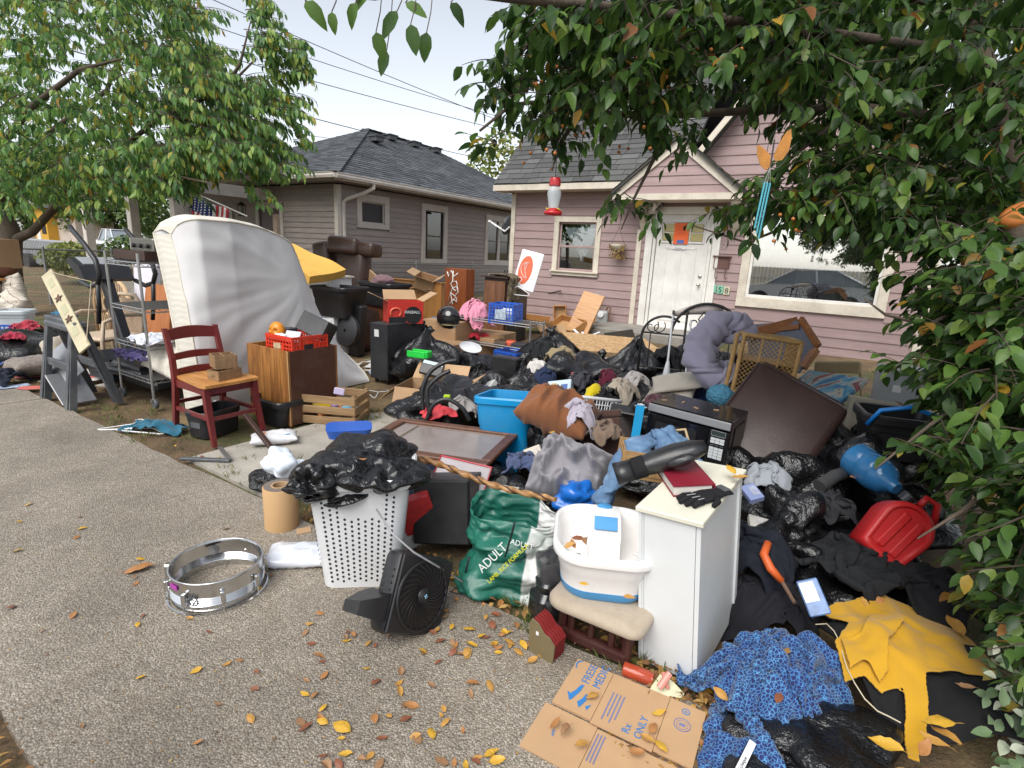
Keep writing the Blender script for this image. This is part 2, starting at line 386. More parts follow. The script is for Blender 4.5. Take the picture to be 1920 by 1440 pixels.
SHG,SHP=m_shingle('grey_shingle',(.075,.082,.092)),m_shingle('weathered_shingle',(.085,.085,.085))
MOSS=m_shingle('mossy_shingle',(.085,.08,.05))
def m_glass(name,tint=(.9,.95,.95),refl=.12):
    m=bpy.data.materials.new(name); m.use_nodes=True; t=m.node_tree; t.nodes.clear()
    o=t.nodes.new('ShaderNodeOutputMaterial'); tr=node(t,'ShaderNodeBsdfTransparent',{'Color':c4(tint)}); gl=node(t,'ShaderNodeBsdfGlossy',{'Roughness':.015,'Color':(1,1,1,1)})
    lw=node(t,'ShaderNodeFresnel',{'IOR':1.5}); ad=node(t,'ShaderNodeMath',{0:lw.outputs[0],1:refl},operation='ADD'); ad.use_clamp=True
    mx=t.nodes.new('ShaderNodeMixShader'); t.links.new(ad.outputs[0],mx.inputs[0]); t.links.new(tr.outputs[0],mx.inputs[1]); t.links.new(gl.outputs[0],mx.inputs[2]); t.links.new(mx.outputs[0],o.inputs[0]); return m
GLASS=m_glass('window_glass',refl=.08); BIGGLASS=m_glass('front_window_glass',(.8,.85,.85),.36)
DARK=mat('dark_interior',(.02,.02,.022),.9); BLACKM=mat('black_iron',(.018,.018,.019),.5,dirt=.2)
# ---- ground
def make_ground():
    def ax(lo,hi,step):return list(np.arange(lo,hi+1e-6,step))
    xs=[-600,-200,-80,-40,-25,-16]+ax(-12,12,.3)+[16,25,40,80,200,600]; ys=[-600,-200,-60,-20,-8]+ax(-3,18,.3)+[22,30,45,80,200,600]
    P=[]
    for y in ys:
        row=[]
        for x in xs:
            n=N.x*x+N.y*y; z=gz((x,y))+.018*noise.noise(Vector((x*.9,y*.9,3)))*(1 if abs(x)<12 and -3<y<18 else 0)
            z-=.02
            row.append((x,y,z))
        P.append(row)
    o=MB().grid(P).out('ground',SOIL,smooth=True); tag(o,'bare brown yard earth with thin grass','ground',kind='structure')
make_ground()
def strip(name,n0,n1,w0,w1,z0,z1,m,label,cat,step=.25):
    """slab along the street: n across, w along"""
    nw=max(1,int((w1-w0)/step)); rr=random.Random(3)
    top=[]
    for i in range(nw+1):
        w=w0+(w1-w0)*i/nw; j0,j1=n0+rr.uniform(-.012,.012),n1+rr.uniform(-.02,.02); top.append((W*w+N*j0,W*w+N*j1))
    mb=MB(); loops=[[tuple(a+Vector((0,0,z0))),tuple(a+Vector((0,0,z1))),tuple(b+Vector((0,0,z1))),tuple(b+Vector((0,0,z0)))] for a,b in top]
    return tag(mb.loft(loops).out(name,m),label,cat,kind='structure')
# sidewalk slabs: the sheet of pebbly concrete with open joints, one slab each
swp=bpy.data.objects.new('sidewalk',None); COL.objects.link(swp); tag(swp,'exposed aggregate sidewalk in front of the heap','sidewalk',kind='structure')
for i,(a,b) in enumerate([(-30,-16),(-16,-9.2),(-9.2,-6.12),(-6.12,1.1),(1.1,4.3),(4.3,12),(12,30)]):
    nw=max(2,int((b-a)/.2)); rr=random.Random(i); loops=[]
    for k in range(nw+1):
        w=a+.008+(b-a-.016)*k/nw; p=W*w+N*(.33+rr.uniform(-.012,.012)); q=W*w+N*(1.70+rr.uniform(-.012,.012)); s=q-p
        loops.append([(p.x,p.y,-.06),(p.x,p.y,.006),(p.x,p.y,.012),*[((p+s*f).x,(p+s*f).y,.012+.004*math.sin(f*3.1)) for f in (.25,.5,.75)],(q.x,q.y,.012),(q.x,q.y,.006),(q.x,q.y,-.06)])
    MB().loft(loops).out('slab',AGG,swp)
strip('street',-7.5,-1.2,-60,60,-.15,-.009,ASPH,'dark asphalt street behind the sidewalk','street',2)
tag(strip('kerb',-1.2,-1.05,-60,60,-.15,.06,CONC,'grey concrete kerb along the street','kerb',2))
# walk from the sidewalk to the porch
pth=bpy.data.objects.new('path',None); COL.objects.link(pth); tag(pth,'plain concrete garden walk leading to the porch','path',kind='structure')
for i in range(6):
    a=1.74+i*1.22; b=a+1.2; w0,w1=(-3.55,-1.75) if i==0 else (-3.45,-2.2)
    if i==0:pts=[G(352,858),G(500,930),G(700,900),G(735,772),G(640,780)]
    else:pts=[W*w0+N*a,W*w1+N*a,W*w1+N*b,W*w0+N*b]
    if i<2 or i>4:continue
    MB().prism([(p.x,p.y) for p in pts],.05,Matrix.Translation((0,0,gz(pts[0])-.03))).out('slab',CONC,pth)
MB().prism([(p.x,p.y) for p in [G(352,860),G(505,935),G(720,900),G(760,770),G(640,782)]],.05,Matrix.Translation((0,0,-.043))).out('slab',CONC,pth)
# ---- pink house
Q=Vector((1.97,10.4,0))
def wpx(x,y,b=0.):
    d=ray(x,y); q=Q+N*b; t=(q-CC).dot(N)/d.dot(N); p=CC+d*t; return (p-q).dot(W),p.z
def siding(parent,m,x0,x1,z0,z1,ex,opens,lim=None,th=.022,axis='x',seed=0,y0=0.):
    rr=random.Random(seed); n=int(math.ceil((z1-z0)/ex))
    for i in range(n):
        za=z0+i*ex; zb=min(za+ex,z1); lo,hi=(x0,x1) if not lim else lim((za+zb)/2)
        if hi-lo<.06:continue
        cuts=sorted([(a,b) for a,b,c,d in opens if c-.01<(za+zb)/2<d+.01 and b>lo and a<hi]); segs=[]; p=lo
        for a,b in cuts:
            if a>p+.01:segs.append((p,a))
            p=max(p,b)
        if p<hi-.01:segs.append((p,hi))
        out=[]
        for a,b in segs:
            while b-a>3.4:
                c=a+rr.uniform(1.6,3.0); out.append((a,c-.0015)); a=c+.0015
            out.append((a,b))
        for a,b in out:
            j=rr.uniform(-.0015,.0015)
            prof=[(y0,za),(y0-th+j,za),(y0-th+j,za+.006),(y0-.006,zb+.012),(y0,zb+.012)]
            if axis=='x':L=[[(a,y,z) for y,z in prof],[(b,y,z) for y,z in prof]]
            else:L=[[(y,a,z) for y,z in prof],[(y,b,z) for y,z in prof]]
            MB().loft(L).out('siding_board',m,parent)
def backing(parent,m,x0,x1,z0,z1,opens,y,axis='x',th=.06):
    xs=sorted({x0,x1,*[q for o in opens for q in o[:2] if x0<q<x1]}); zs=sorted({z0,z1,*[q for o in opens for q in o[2:] if z0<q<z1]}); mb=MB()
    for a,b in zip(xs,xs[1:]):
        for c,d in zip(zs,zs[1:]):
            mx,mz=(a+b)/2,(c+d)/2
            if any(o[0]<mx<o[1] and o[2]<mz<o[3] for o in opens):continue
            if axis=='x':mb.box((mx,y+th/2,mz),(b-a,th,d-c))
            else:mb.box((y+th/2,mx,mz),(th,b-a,d-c))
    return mb.out('wall',m,parent)
def tabs(parent,m,A,B,Cc,Dd,course,tabw,seed=1,th=.012,name='shingles'):
    """shingle tabs over the roof plane A-B (eave) to D-C (top), lapped course by course"""
    A,B,Cc,Dd=map(Vector,(A,B,Cc,Dd)); up=((Dd-A)+(Cc-B))/2; n=max(2,int(up.length/course)); nrm=(B-A).cross(up).normalized(); rr=random.Random(seed); bm=bmesh.new()
    if nrm.z<0:nrm=-nrm
    for i in range(n):
        f0,f1=i/n,min(1,(i+1.25)/n); a0,b0=A.lerp(Dd,f0),B.lerp(Cc,f0); a1,b1=A.lerp(Dd,f1),B.lerp(Cc,f1)
        L=(b0-a0).length; k=max(1,int(L/tabw)); off=rr.random()
        us=[0]+[min(1,max(0,(j+off)/k+rr.uniform(-.1,.1)/k)) for j in range(k)]+[1]
        for u0,u1 in zip(us,us[1:]):
            if (u1-u0)*L<.02:continue
            e=.004/L; lift=th+rr.uniform(0,.006); d=rr.uniform(-.008,.008)
            p=[a0.lerp(b0,u0+e)+nrm*lift-up.normalized()*d,a0.lerp(b0,u1-e)+nrm*lift-up.normalized()*d,a1.lerp(b1,u1-e)+nrm*.001,a1.lerp(b1,u0+e)+nrm*.001]
            q=[p[0]-nrm*lift,p[1]-nrm*lift]; vs=[bm.verts.new(x) for x in p+q]
            bm.faces.new(vs[:4]); bm.faces.new((vs[0],vs[4],vs[5],vs[1])); bm.faces.new((vs[0],vs[3],vs[4])); bm.faces.new((vs[1],vs[5],vs[2]))
    me=bpy.data.meshes.new(name); bm.to_mesh(me); bm.free(); me.materials.append(m); o=link(name,me,parent); o['kind']='stuff'; return o
def frame(mb,x0,x1,z0,z1,w,y,th,sillw=None,top=None):
    t=top or w; s=sillw or w
    mb.box(((x0+x1)/2,y,z1-t/2),(x1-x0,th,t),bev=.004); mb.box(((x0+x1)/2,y,z0+s/2),(x1-x0,th,s),bev=.004)
    mb.box((x0+w/2,y,(z0+s+z1-t)/2),(w,th-.004,z1-z0-t-s),bev=.004); mb.box((x1-w/2,y,(z0+s+z1-t)/2),(w,th-.004,z1-z0-t-s),bev=.004); return mb
def pink_house():
    H=thing('pink_house','small pink clapboard house with white front door and little entry gable','house',Q,AW)
    sL,sR=-2.48,4.72; zb,zt=.16,2.80; ex=.152
    dx0,dx1,dz0,dz1=.42,1.74,.30,2.45; wx0,wx1,wz0,wz1=-1.49,-.47,1.13,2.27; bx0,bx1,bz0,bz1=2.12,4.25,.83,2.42
    opens=[(dx0,dx1,zb-.1,dz1),(wx0,wx1,wz0,wz1),(bx0,bx1,bz0,bz1)]; holes=[(dx0+.12,dx1-.12,zb-.1,dz1-.1),(wx0+.1,wx1-.1,wz0+.1,wz1-.1),(bx0+.12,bx1-.12,bz0+.14,bz1-.12)]
    siding(H,PINK,sL,sR,zb,zt,ex,opens,seed=1)
    gx0,gx1,gp=.85,4.95,(2.9,5.35)
    def lim(z):
        f=(z-2.8)/(gp[1]-2.8); return (gx0+(gp[0]-gx0)*f,gx1+(gp[0]-gx1)*f)
    siding(H,PINK,gx0,gx1,zt,gp[1]-.1,ex,[],lim,seed=2)
    backing(H,PINK,sL,sR,zb-.2,zt,holes,.001); MB().prism([(gx0,zt),(gx1,zt),gp],.06,Matrix.Translation((0,.07,0))@ Matrix.Rotation(R(90),4,'X')).out('gable_wall',PINK,H)
    MB().box((sL+.03,3.2,1.4),(.06,6.3,2.8)).box((sR-.03,3.2,1.4),(.06,6.3,2.8)).box((1.1,6.4,1.4),(7.2,.06,2.8)).out('side_wall',PINK,H)
    MB().box((1.1,3.2,.27),(7.1,6.3,.04)).out('floor',DARK,H)
    # corner boards
    for s in (sL,sR):MB().box((s,-.02,(zb+zt)/2-.02),(.10,.05,zt-zb+.1),bev=.004).out('corner_board',TRIM,H)
    # main roof: eave in front, ridge parallel to the street
    e,rd,rz=-.38,2.6,5.85; ez=2.86; x0,x1=sL-.28,1.05
    MB().loft([[(x0,e,ez-.03),(x0,e,ez-.01),(x0,rd,rz-.01),(x0,rd,rz-.05)],[(x1,e,ez-.03),(x1,e,ez-.01),(x1,rd,rz-.01),(x1,rd,rz-.05)]]).out('roof',SHP,H)
    tabs(H,SHP,(x0,e-.03,ez-.005),(x1,e-.03,ez-.005),(x1,rd,rz),(x0,rd,rz),.15,.33,3)
    MB().loft([[(x0,rd,rz-.05),(x0,rd,rz),(x0,6.4,2.8)],[(x1,rd,rz-.05),(x1,rd,rz),(x1,6.4,2.8)]]).out('roof_back',SHP,H)
    MB().box(((x0+gx0)/2+.3,e-.012,ez-.075),(gx0-x0+.6,.03,.11)).out('fascia',TRIM,H); MB().box(((x0+gx0)/2+.3,(e+.0)/2,ez-.122),(gx0-x0+.6,.36,.02)).out('soffit',TRIM,H)
    MB().prism([(e,ez-.12),(rd,rz-.05),(6.3,2.8),(0,2.7)],.03,Matrix.Translation((sL+.02,0,0))@ Matrix(((0,0,-1,0),(1,0,0,0),(0,1,0,0),(0,0,0,1)))).out('end_gable',PINK,H)
    # tall front gable roof
    for sg,xe in ((-1,gx0-.25),(1,gx1+.25)):
        zz=2.8-.32; A=(xe,-.3,zz); Bv=(gp[0],-.3,gp[1]+.12)
        MB().loft([[(xe,-.32,zz),(xe,-.32,zz-.1),(gp[0],-.32,gp[1]+.0),(gp[0],-.32,gp[1]+.12)],[(xe,5,zz),(xe,5,zz-.1),(gp[0],5,gp[1]),(gp[0],5,gp[1]+.12)]]).out('gable_roof',SHP,H)
        MB().loft([[(xe,-.34,zz-.01),(xe,-.34,zz-.15),(gp[0],-.34,gp[1]-.06),(gp[0],-.34,gp[1]+.10)],[(xe,-.31,zz-.01),(xe,-.31,zz-.15),(gp[0],-.31,gp[1]-.06),(gp[0],-.31,gp[1]+.10)]]).out('rake_board',TRIM,H)
    # entry gable over the door
    gb=-.55;(l0,lz0),(ap,az),(r0,rz0)=wpx(1152,372,gb),wpx(1293,262,gb),wpx(1392,352,gb); lz=(lz0+rz0)/2; half=(r0-l0)/2; ap=(l0+r0)/2
    MB().prism([(l0+.1,lz+.02),(r0-.1,lz+.02),(ap,az-.08)],.05,Matrix.Translation((0,gb+.06,0))@ Matrix.Rotation(R(90),4,'X')).out('entry_gable_wall',PINK,H)
    def lim2(z):
        f=(z-lz)/(az-lz); return (l0+.08+(ap-l0-.08)*f,r0-.08+(ap-r0+.08)*f)
    siding(H,PINK,l0,r0,lz-.02,az-.12,.15,[],lim2,seed=5,y0=gb+.01)
    MB().box((ap,gb/2,lz-.05),(r0-l0-.2,-gb+.05,.10)).out('entry_beam',TRIM,H)
    for sg,xe in ((-1,l0-.02),(1,r0+.02)):
        MB().loft([[(xe,gb-.04,lz-.12),(xe,gb-.04,lz+.01),(ap,gb-.04,az+.04),(ap,gb-.04,az-.10)],[(xe,gb+.0,lz-.12),(xe,gb+.0,lz+.01),(ap,gb+.0,az+.04),(ap,gb+.0,az-.10)]]).out('rake_board',TRIM,H)
        MB().loft([[(xe,gb-.10,lz+.0),(xe,gb-.10,lz+.05),(ap,gb-.10,az+.08),(ap,gb-.10,az+.04)],[(xe,1.2,lz+.0),(xe,1.2,lz+.05),(ap,1.2,az+.08),(ap,1.2,az+.04)]]).out('entry_roof',SHP,H)
        a,b=(xe,gb-.12,lz+.05),(xe,1.2,lz+.05)
        tabs(H,MOSS,a,b,(ap,1.2,az+.085),(ap,gb-.12,az+.085),.14,.3,8+sg)
    for sx in (wpx(1207,440,0)[0],wpx(1378,440,0)[0]):
        pr=[(0,lz-.1),(gb+.08,lz-.1),(gb+.08,lz-.18),(gb*.75,lz-.3),(gb*.38,lz-.36),(gb*.22,lz-.5),(-.02,lz-.62),(0,lz-.62)]
        MB().prism(pr,.09,Matrix.Translation((sx-.045,0,0))@ Matrix(((0,0,1,0),(1,0,0,0),(0,1,0,0),(0,0,0,1)))).out('bracket',TRIM,H)
    # door
    d0,d1=wpx(1240,402)[0]-.02,wpx(1330,415)[0]+.05; d0,d1=.62,1.54; zD0,zD1=.34,2.36
    mb=MB().box(((d0+d1)/2,.03,(zD0+zD1)/2),(d1-d0,.045,zD1-zD0))
    dr=mb.out('door',DOORM,H)
    MB().box((d0+.20,.003,1.10),(.02,.012,1.3)).box((d0+.72,.003,1.10),(.02,.012,1.3)).box((d0+.46,.003,1.10),(.02,.012,1.3)).box((d0+.46,.003,1.74),(.54,.012,.02)).box((d0+.46,.003,.46),(.54,.012,.02)).out('panel_moulding',DOORM,dr)
    AMB=mat('amber_glass',(.33,.28,.10),.15,var=.3,vs=9)
    for i in range(3):
        for j in range(2):MB().box((d0+.22+i*.24,-.002,1.94+j*.155),(.215,.012,.135),bev=.003).out('door_pane',AMB,dr)
    frame(MB(),d0+.08,d0+.84,1.83,2.21,.022,-.004,.02).out('lite_frame',DOORM,dr)
    MB().lathe([(0,0),(.028,.0),(.028,.012),(.012,.018),(.012,.04),(.028,.05),(.03,.065),(.018,.08),(0,.082)],16,mtx=Matrix.Translation((d1-.075,.005,1.13))@ Matrix.Rotation(R(90),4,'X')).out('door_knob',mat('satin_nickel',(.6,.58,.55),.3,1),dr,True)
    MB().lathe([(0,0),(.032,.0),(.03,.014),(0,.016)],16,mtx=Matrix.Translation((d1-.075,.005,1.28))@ Matrix.Rotation(R(90),4,'X')).out('deadbolt',MATS['satin_nickel'],dr,True)
    jb=frame(MB(),dx0,dx1,.10,dz1,.13,-.022,.05,.02).out('door_casing',WTRIM,H)
    MB().box((d0-.035,.02,1.33),(.05,.09,2.06)).box((d1+.035,.02,1.33),(.05,.09,2.06)).box(((d0+d1)/2,.02,zD1+.03),(d1-d0+.12,.09,.05)).box(((d0+d1)/2,-.03,.325),(d1-d0+.12,.14,.03)).out('door_jamb',WTRIM,H)
    s0=wpx(1197,560)[0]; MB().box((s0-.09,-.02,1.1),(.09,.045,1.9)).out('pilaster',TRIM,H)
    # left window
    wd=frame(MB(),wx0,wx1,wz0,wz1,.105,-.022,.05,.09).out('window',TRIM,H)
    MB().box(((wx0+wx1)/2,-.045,wz0+.085),(wx1-wx0+.04,.09,.03)).out('sill',TRIM,wd)
    frame(MB(),wx0+.105,wx1-.105,wz0+.1,(wz0+wz1)/2+.02,.04,.02,.03).out('lower_sash',mat('mauve_sash',(.36,.25,.24),.5,dirt=.3),wd)
    frame(MB(),wx0+.105,wx1-.105,(wz0+wz1)/2-.02,wz1-.1,.04,.04,.03).out('upper_sash',MATS['mauve_sash'],wd)
    MB().box(((wx0+wx1)/2,.035,(wz0+wz1)/2),(wx1-wx0-.24,.004,wz1-wz0-.24)).out('pane',GLASS,wd)
    LAC=mat('grey_lace',(.42,.40,.44),.8,var=.35,vs=14,bs=.5,bscale=20)
    cx=(wx0+wx1)/2+.04; P=[]
    for i in range(13):
        f=i/12; row=[]
        for j in range(15):
            u=j/14-.5; wdt=.74*(1-f)**.8; x=cx+.08*f+u*wdt; row.append((x,.09+.02*math.sin(u*30+f*5)+.01*math.sin(f*17),wz1-.2-f*.64+.05*abs(u)*f))
        P.append(row)
    MB().grid(P).solid(.003).out('curtain',LAC,wd,True)
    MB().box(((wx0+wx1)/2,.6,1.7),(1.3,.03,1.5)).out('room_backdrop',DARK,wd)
    # big front window
    bw=frame(MB(),bx0,bx1,bz0,bz1,.13,-.022,.05,.16).out('window',TRIM,H)
    frame(MB(),bx0+.13,bx1-.13,bz0+.16,bz1-.13,.045,.0,.05).out('sash',WTRIM,bw)
    MB().box(((bx0+bx1)/2,.02,(bz0+bz1)/2),(bx1-bx0-.3,.005,bz1-bz0-.3)).out('pane',BIGGLASS,bw)
    CURT=mat('olive_curtain',(.36,.33,.24),.85,var=.15)
    P=[]
    for i in range(16):
        f=i/15; row=[]
        for j in range(60):
            u=j/59; x=2.95+u*1.25-.0*f; row.append((x,.22+.035*math.sin(u*46+1.5*math.sin(f*2))+.02*math.sin(u*17+3*f),bz1-.15-f*1.35))
        P.append(row)
    MB().grid(P).solid(.004).out('curtain',CURT,bw,True)
    P=[[(2.25+u/29*.16,.2+.02*math.sin(u*1.7),bz1-.15-f/9*1.3) for u in range(30)] for f in range(10)]; MB().grid(P).solid(.004).out('curtain',CURT,bw,True)
    P=[[(3.0+u/39*1.1,.16+.03*math.sin(u*.9)+.05*math.sin(u/39*3.14),1.15+.02*math.sin(u*.7)-f/8*.28*(1-.5*math.sin(u/39*3.14))) for u in range(40)] for f in range(9)]; MB().grid(P).solid(.004).out('curtain',CURT,bw,True)
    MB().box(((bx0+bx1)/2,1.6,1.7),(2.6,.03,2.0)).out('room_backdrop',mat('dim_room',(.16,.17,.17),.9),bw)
    # porch step
    st=tag(MB().box((0,0,0),(2.3,1.0,.2),bev=.02).out('porch_step',m_concrete('step_concrete',(.27,.25,.22)),loc=Q+W*.95-N*.58+Vector((0,0,.22)),rot=(0,0,AW)),'weathered concrete porch step below the white front door','step')
pink_house()
# ---- grey house
K=Vector((-4.194,12.8,0))
def grey_house():
    H=thing('grey_house','grey clapboard bungalow with dark hipped shingle roof and white gutters','house',K,R(58))
    L=10.5; zb,zt=.25,2.84
    wins=[(.53,1.58,1.93,2.72),(2.80,3.90,1.12,2.71),(5.80,7.45,1.10,2.67)]
    siding(H,GREYS,0,L,zb,zt,.125,wins,seed=3,y0=.0)
    backing(H,GREYS,0,L,-.1,zt,[(a+.12,b-.12,c+.12,d-.12) for a,b,c,d in wins],.001)
    # front wall to the left of the corner, with the porch door
    fr=thing('x','x','x'); bpy.data.objects.remove(fr)
    siding(H,GREYS,.06,2.0,zb,zt,.125,[],axis='y',seed=4,y0=.0)
    siding(H,GREYS,3.15,7.0,zb,zt,.125,[],axis='y',seed=6,y0=.0)
    backing(H,GREYS,0,7.0,-.1,zt,[(2.1,3.05,.2,2.3)],.001,axis='y')
    MB().box((.02,2.58,1.25),(.04,.9,2.1)).out('door',mat('dark_red_door',(.07,.03,.03),.4),H)
    MB().box((-.02,2.07,1.3),(.05,.12,2.3)).box((-.02,3.09,1.3),(.05,.12,2.3)).box((-.02,2.58,2.4),(.05,1.14,.14)).out('door_casing',GTRIM,H)
    MB().box((-.02,-.02,1.5),(.12,.12,2.66),bev=.004).out('corner_board',GTRIM,H)
    MB().box((5.25,7.0,1.4),(10.4,.05,2.8)).box((10.5,3.5,1.4),(.05,7,2.8)).out('side_wall',GREYS,H)
    SCR=mat('dark_screen',(.05,.05,.055),.35); BLIND=mat('wood_blind',(.22,.085,.04),.45)
    for i,(a,b,c,d) in enumerate(wins):
        w=frame(MB(),a,b,c,d,.15,-.025,.05,.12,.17).out('window',GTRIM,H)
        MB().box(((a+b)/2,.03,(c+d)/2),(b-a-.28,.004,d-c-.28)).out('pane',SCR if i==0 else GLASS,w)
        frame(MB(),a+.15,b-.15,c+.12,d-.17,.03,.012,.03).out('sash',mat('dark_sash',(.07,.05,.045),.4) if i==1 else GTRIM,w)
        if i==1:
            MB().box(((a+b)/2,.02,(c+d)/2-.05),(b-a-.3,.03,.035)).out('meeting_rail',MATS['dark_sash'],w)
            for k in range(18):MB().box(((a+b)/2,.09,c+.2+k*.05),(b-a-.32,.045,.004),rot=(R(35),0,0)).out('blind_slat',BLIND,w)
            MB().box(((a+b)/2,.13,c+.58),(b-a-.3,.005,.95)).out('blind_back',BLIND,w)
        if i==2:
            for x in ((a+b)/2,):MB().box((x,.0,(c+d)/2),(.1,.05,d-c-.25)).out('mullion',GTRIM,w)
            for x in (a+.4,b-.4):MB().box((x,.02,(c+d)/2-.03),((b-a)/2-.22,.03,.03)).out('meeting_rail',MATS['dark_sash'],w)
            SHADE=mat('white_shade',(.62,.66,.66),.8); MB().box(((a+b)/2,.09,(c+d)/2),(b-a-.3,.01,d-c-.26)).out('blind',SHADE,w)
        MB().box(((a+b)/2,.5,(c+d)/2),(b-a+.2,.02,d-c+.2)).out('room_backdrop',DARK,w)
    # roof
    ov=.45; ez=3.02; A,B_,Cc,Dd=(-ov,-ov,ez),(L+ov,-ov,ez),(L+ov,7.45,ez),(-ov,7.45,ez); r0,r1=(4.1,3.5,5.05),(7.2,3.5,5.05)
    MB().loft([[(-ov,-ov,ez-.03),(L+ov,-ov,ez-.03),(L+ov,7.45,ez-.03),(-ov,7.45,ez-.03)],[(r0[0],r0[1],r0[2]-.03),(r1[0],r1[1],r1[2]-.03),(r1[0],r1[1]+.02,r1[2]-.03),(r0[0],r0[1]+.02,r0[2]-.03)]]).out('roof',SHG,H)
    tabs(H,SHG,A,B_,r1,r0,.15,.30,11); tabs(H,SHG,Dd,A,r0,r0,.15,.30,12); tabs(H,SHG,B_,Cc,r1,r1,.2,.4,13)
    mb=MB()
    for a,b in ((A,r0),(r0,r1)):
        a,b=Vector(a),Vector(b); n=int((b-a).length/.22)
        for i in range(n):
            p=a.lerp(b,i/n); q=a.lerp(b,(i+1.15)/n); mb.bar(p+Vector((0,0,.03)),q+Vector((0,0,.018)),.24,.012)
    o=mb.out('ridge_caps',SHG,H)
    for x,y,z in ((3.4,2.3,4.62+.0),(4.7,3.05,4.95),(5.8,3.05,4.95),(6.9,3.05,4.95)):
        MB().box((x,y,z-.06),(.3,.3,.12)).box((x,y,z+.02),(.38,.38,.03)).out('roof_vent',mat('vent_metal',(.07,.07,.075),.5),H)
    # eaves
    GUT=mat('gutter_white',(.66,.61,.55),.4,dirt=.25,vs=2)
    gp=[(0,0),(.11,0),(.125,.05),(.115,.085),(.13,.11),(.12,.115),(.105,.09),(.11,.05),(.1,.012),(0,.012)]
    MB().loft([[(-ov-.02,-ov-x,ez-.115+z) for x,z in gp],[(L+ov,-ov-x,ez-.115+z) for x,z in gp]]).out('gutter',GUT,H)
    MB().loft([[(-ov-x,-ov-.1,ez-.115+z) for x,z in gp],[(-ov-x,7.4,ez-.115+z) for x,z in gp]]).out('gutter',GUT,H)
    MB().box((L/2,-.22,ez-.13),(L+.9,.46,.02)).box((-.24,3.5,ez-.132),(.44,7.9,.02)).out('soffit',GREYS,H)
    MB().box((L/2,-ov+.005,ez-.075),(L+.9,.02,.14)).box((-ov+.005,3.5,ez-.077),(.02,7.9,.14)).out('fascia',GUT,H)
    MB().tube([(.62,-ov-.06,ez-.1),(.62,-ov-.06,ez-.2),(.50,-.34,ez-.32),(.16,-.12,ez-.48),(.10,-.07,ez-.56),(.10,-.07,1.2),(.10,-.07,.1)],.045,8).out('downspout',GUT,H,30)
    # porch at the left
    MB().box((-1.2,4.9,.2),(2.3,4.6,.35)).out('porch_floor',CONC,H)
    MB().box((-2.28,4.9,2.62),(.14,5.0,.3)).box((-1.15,2.5,2.62),(2.3,.14,.26)).out('porch_beam',GTRIM,H)
    for y in (2.55,4.6,7.2):MB().box((-2.28,y,1.45),(.2,.2,2.1),bev=.01).box((-2.28,y,2.45),(.28,.28,.08)).box((-2.28,y,.45),(.28,.28,.16)).out('porch_column',GTRIM,H)
    MB().loft([[(-2.75,2.1,2.78),(-2.75,7.9,2.78),(-2.75,7.9,2.9),(-2.75,2.1,2.9)],[(-.3,2.1,3.3),(-.3,7.9,3.3),(-.3,7.9,3.42),(-.3,2.1,3.42)]]).out('porch_roof',SHG,H)
    tabs(H,SHG,(-2.78,2.1,2.91),(-2.78,7.9,2.91),(-.3,7.9,3.43),(-.3,2.1,3.43),.15,.3,15)
    MB().loft([[(-2.77-x,2.05,2.80+z) for x,z in gp],[(-2.77-x,7.95,2.80+z) for x,z in gp]]).out('gutter',GUT,H)
    LOUV=mat('white_louvre',(.6,.6,.58),.5); w=frame(MB(),4.2,5.2,1.0,2.3,.1,0,.05)
    wbm=w.out('window',GTRIM,H,rot=(0,0,R(90)),loc=(-.03,0,0))
    for k in range(24):MB().box((4.7,0,1.12+k*.045),(.8,.03,.035),rot=(R(30),0,0)).out('blind_slat',LOUV,wbm)
    return H
GH=grey_house()
def gpt(x,y,z):return K+N*x-W*y+Vector((0,0,z))
# ---- flag on the porch
def flag():
    p0=D(388,372,11.6); F0=thing('porch_flag','stars and stripes flag on a slanted pole at the grey porch','flag',p0,R(8)); F0.scale=(1.25,1.25,1.25)
    MB().tube([(-.34,.06,.13),(.62,.08,-.26)],.013,8).out('pole',WTRIM,F0)
    RED,WHT,BLU=mat('flag_red',(.42,.03,.045),.8),mat('flag_white',(.75,.73,.72),.8),mat('flag_navy',(.025,.04,.14),.8)
    def P(u,v):
        return Vector((-.26+.60*v-.10*u,.05+.04*math.sin(v*11+u*2)+.02*math.sin(u*7),.06-.24*v-.66*u+.02*math.sin(v*9)))
    for k in range(13):
        v0,v1=k/13,(k+1)/13; u0=.42 if k<7 else 0
        MB().grid([[P(u0+(1-u0)*i/14,v) for i in range(15)] for v in (v0,v1)]).solid(.003).out('stripe',RED if k%2==0 else WHT,F0,True)
    c=MB().grid([[P(.42*i/8,7/13*j/8) for i in range(9)] for j in range(9)]).solid(.003).out('canton',BLU,F0,True)
    mb=MB()
    for i in range(6):
        for j in range(5):
            q=P(.42*(i+.6)/6.2,7/13*(j+.6)/5.2)+Vector((0,-.006,0)); mb.box(q,(.022,.003,.022),rot=(0,R(45),0))
    mb.out('stars',WHT,c)
flag()
# porch lanterns
def lantern(p,label):
    t=thing('porch_lantern',label,'lantern',p)
    m=BLACKM; MB().lathe([(0,.12),(.03,.11),(.10,.05),(.11,.04),(.11,.03),(0,.03)],8).box((0,0,-.21),(.13,.13,.02)).out('cap',m,t)
    mb=MB()
    for a in range(4):mb.tube([(.095*math.cos(a*1.57+.78),.095*math.sin(a*1.57+.78),.03),(.075*math.cos(a*1.57+.78),.075*math.sin(a*1.57+.78),-.2)],.008,4)
    mb.tube([(0,0,.12),(0,0,.28)],.006,4).out('cage',m,t); MB().lathe([(0,.02),(.05,.02),(.05,-.18),(0,-.18)],8).out('glass',mat('seeded_glass',(.25,.24,.2),.2),t)
lantern(D(453,388,13.2),'black caged lantern hanging under the grey porch beside the flag'); lantern(D(363,393,12.9),'black caged lantern half hidden behind the flag')
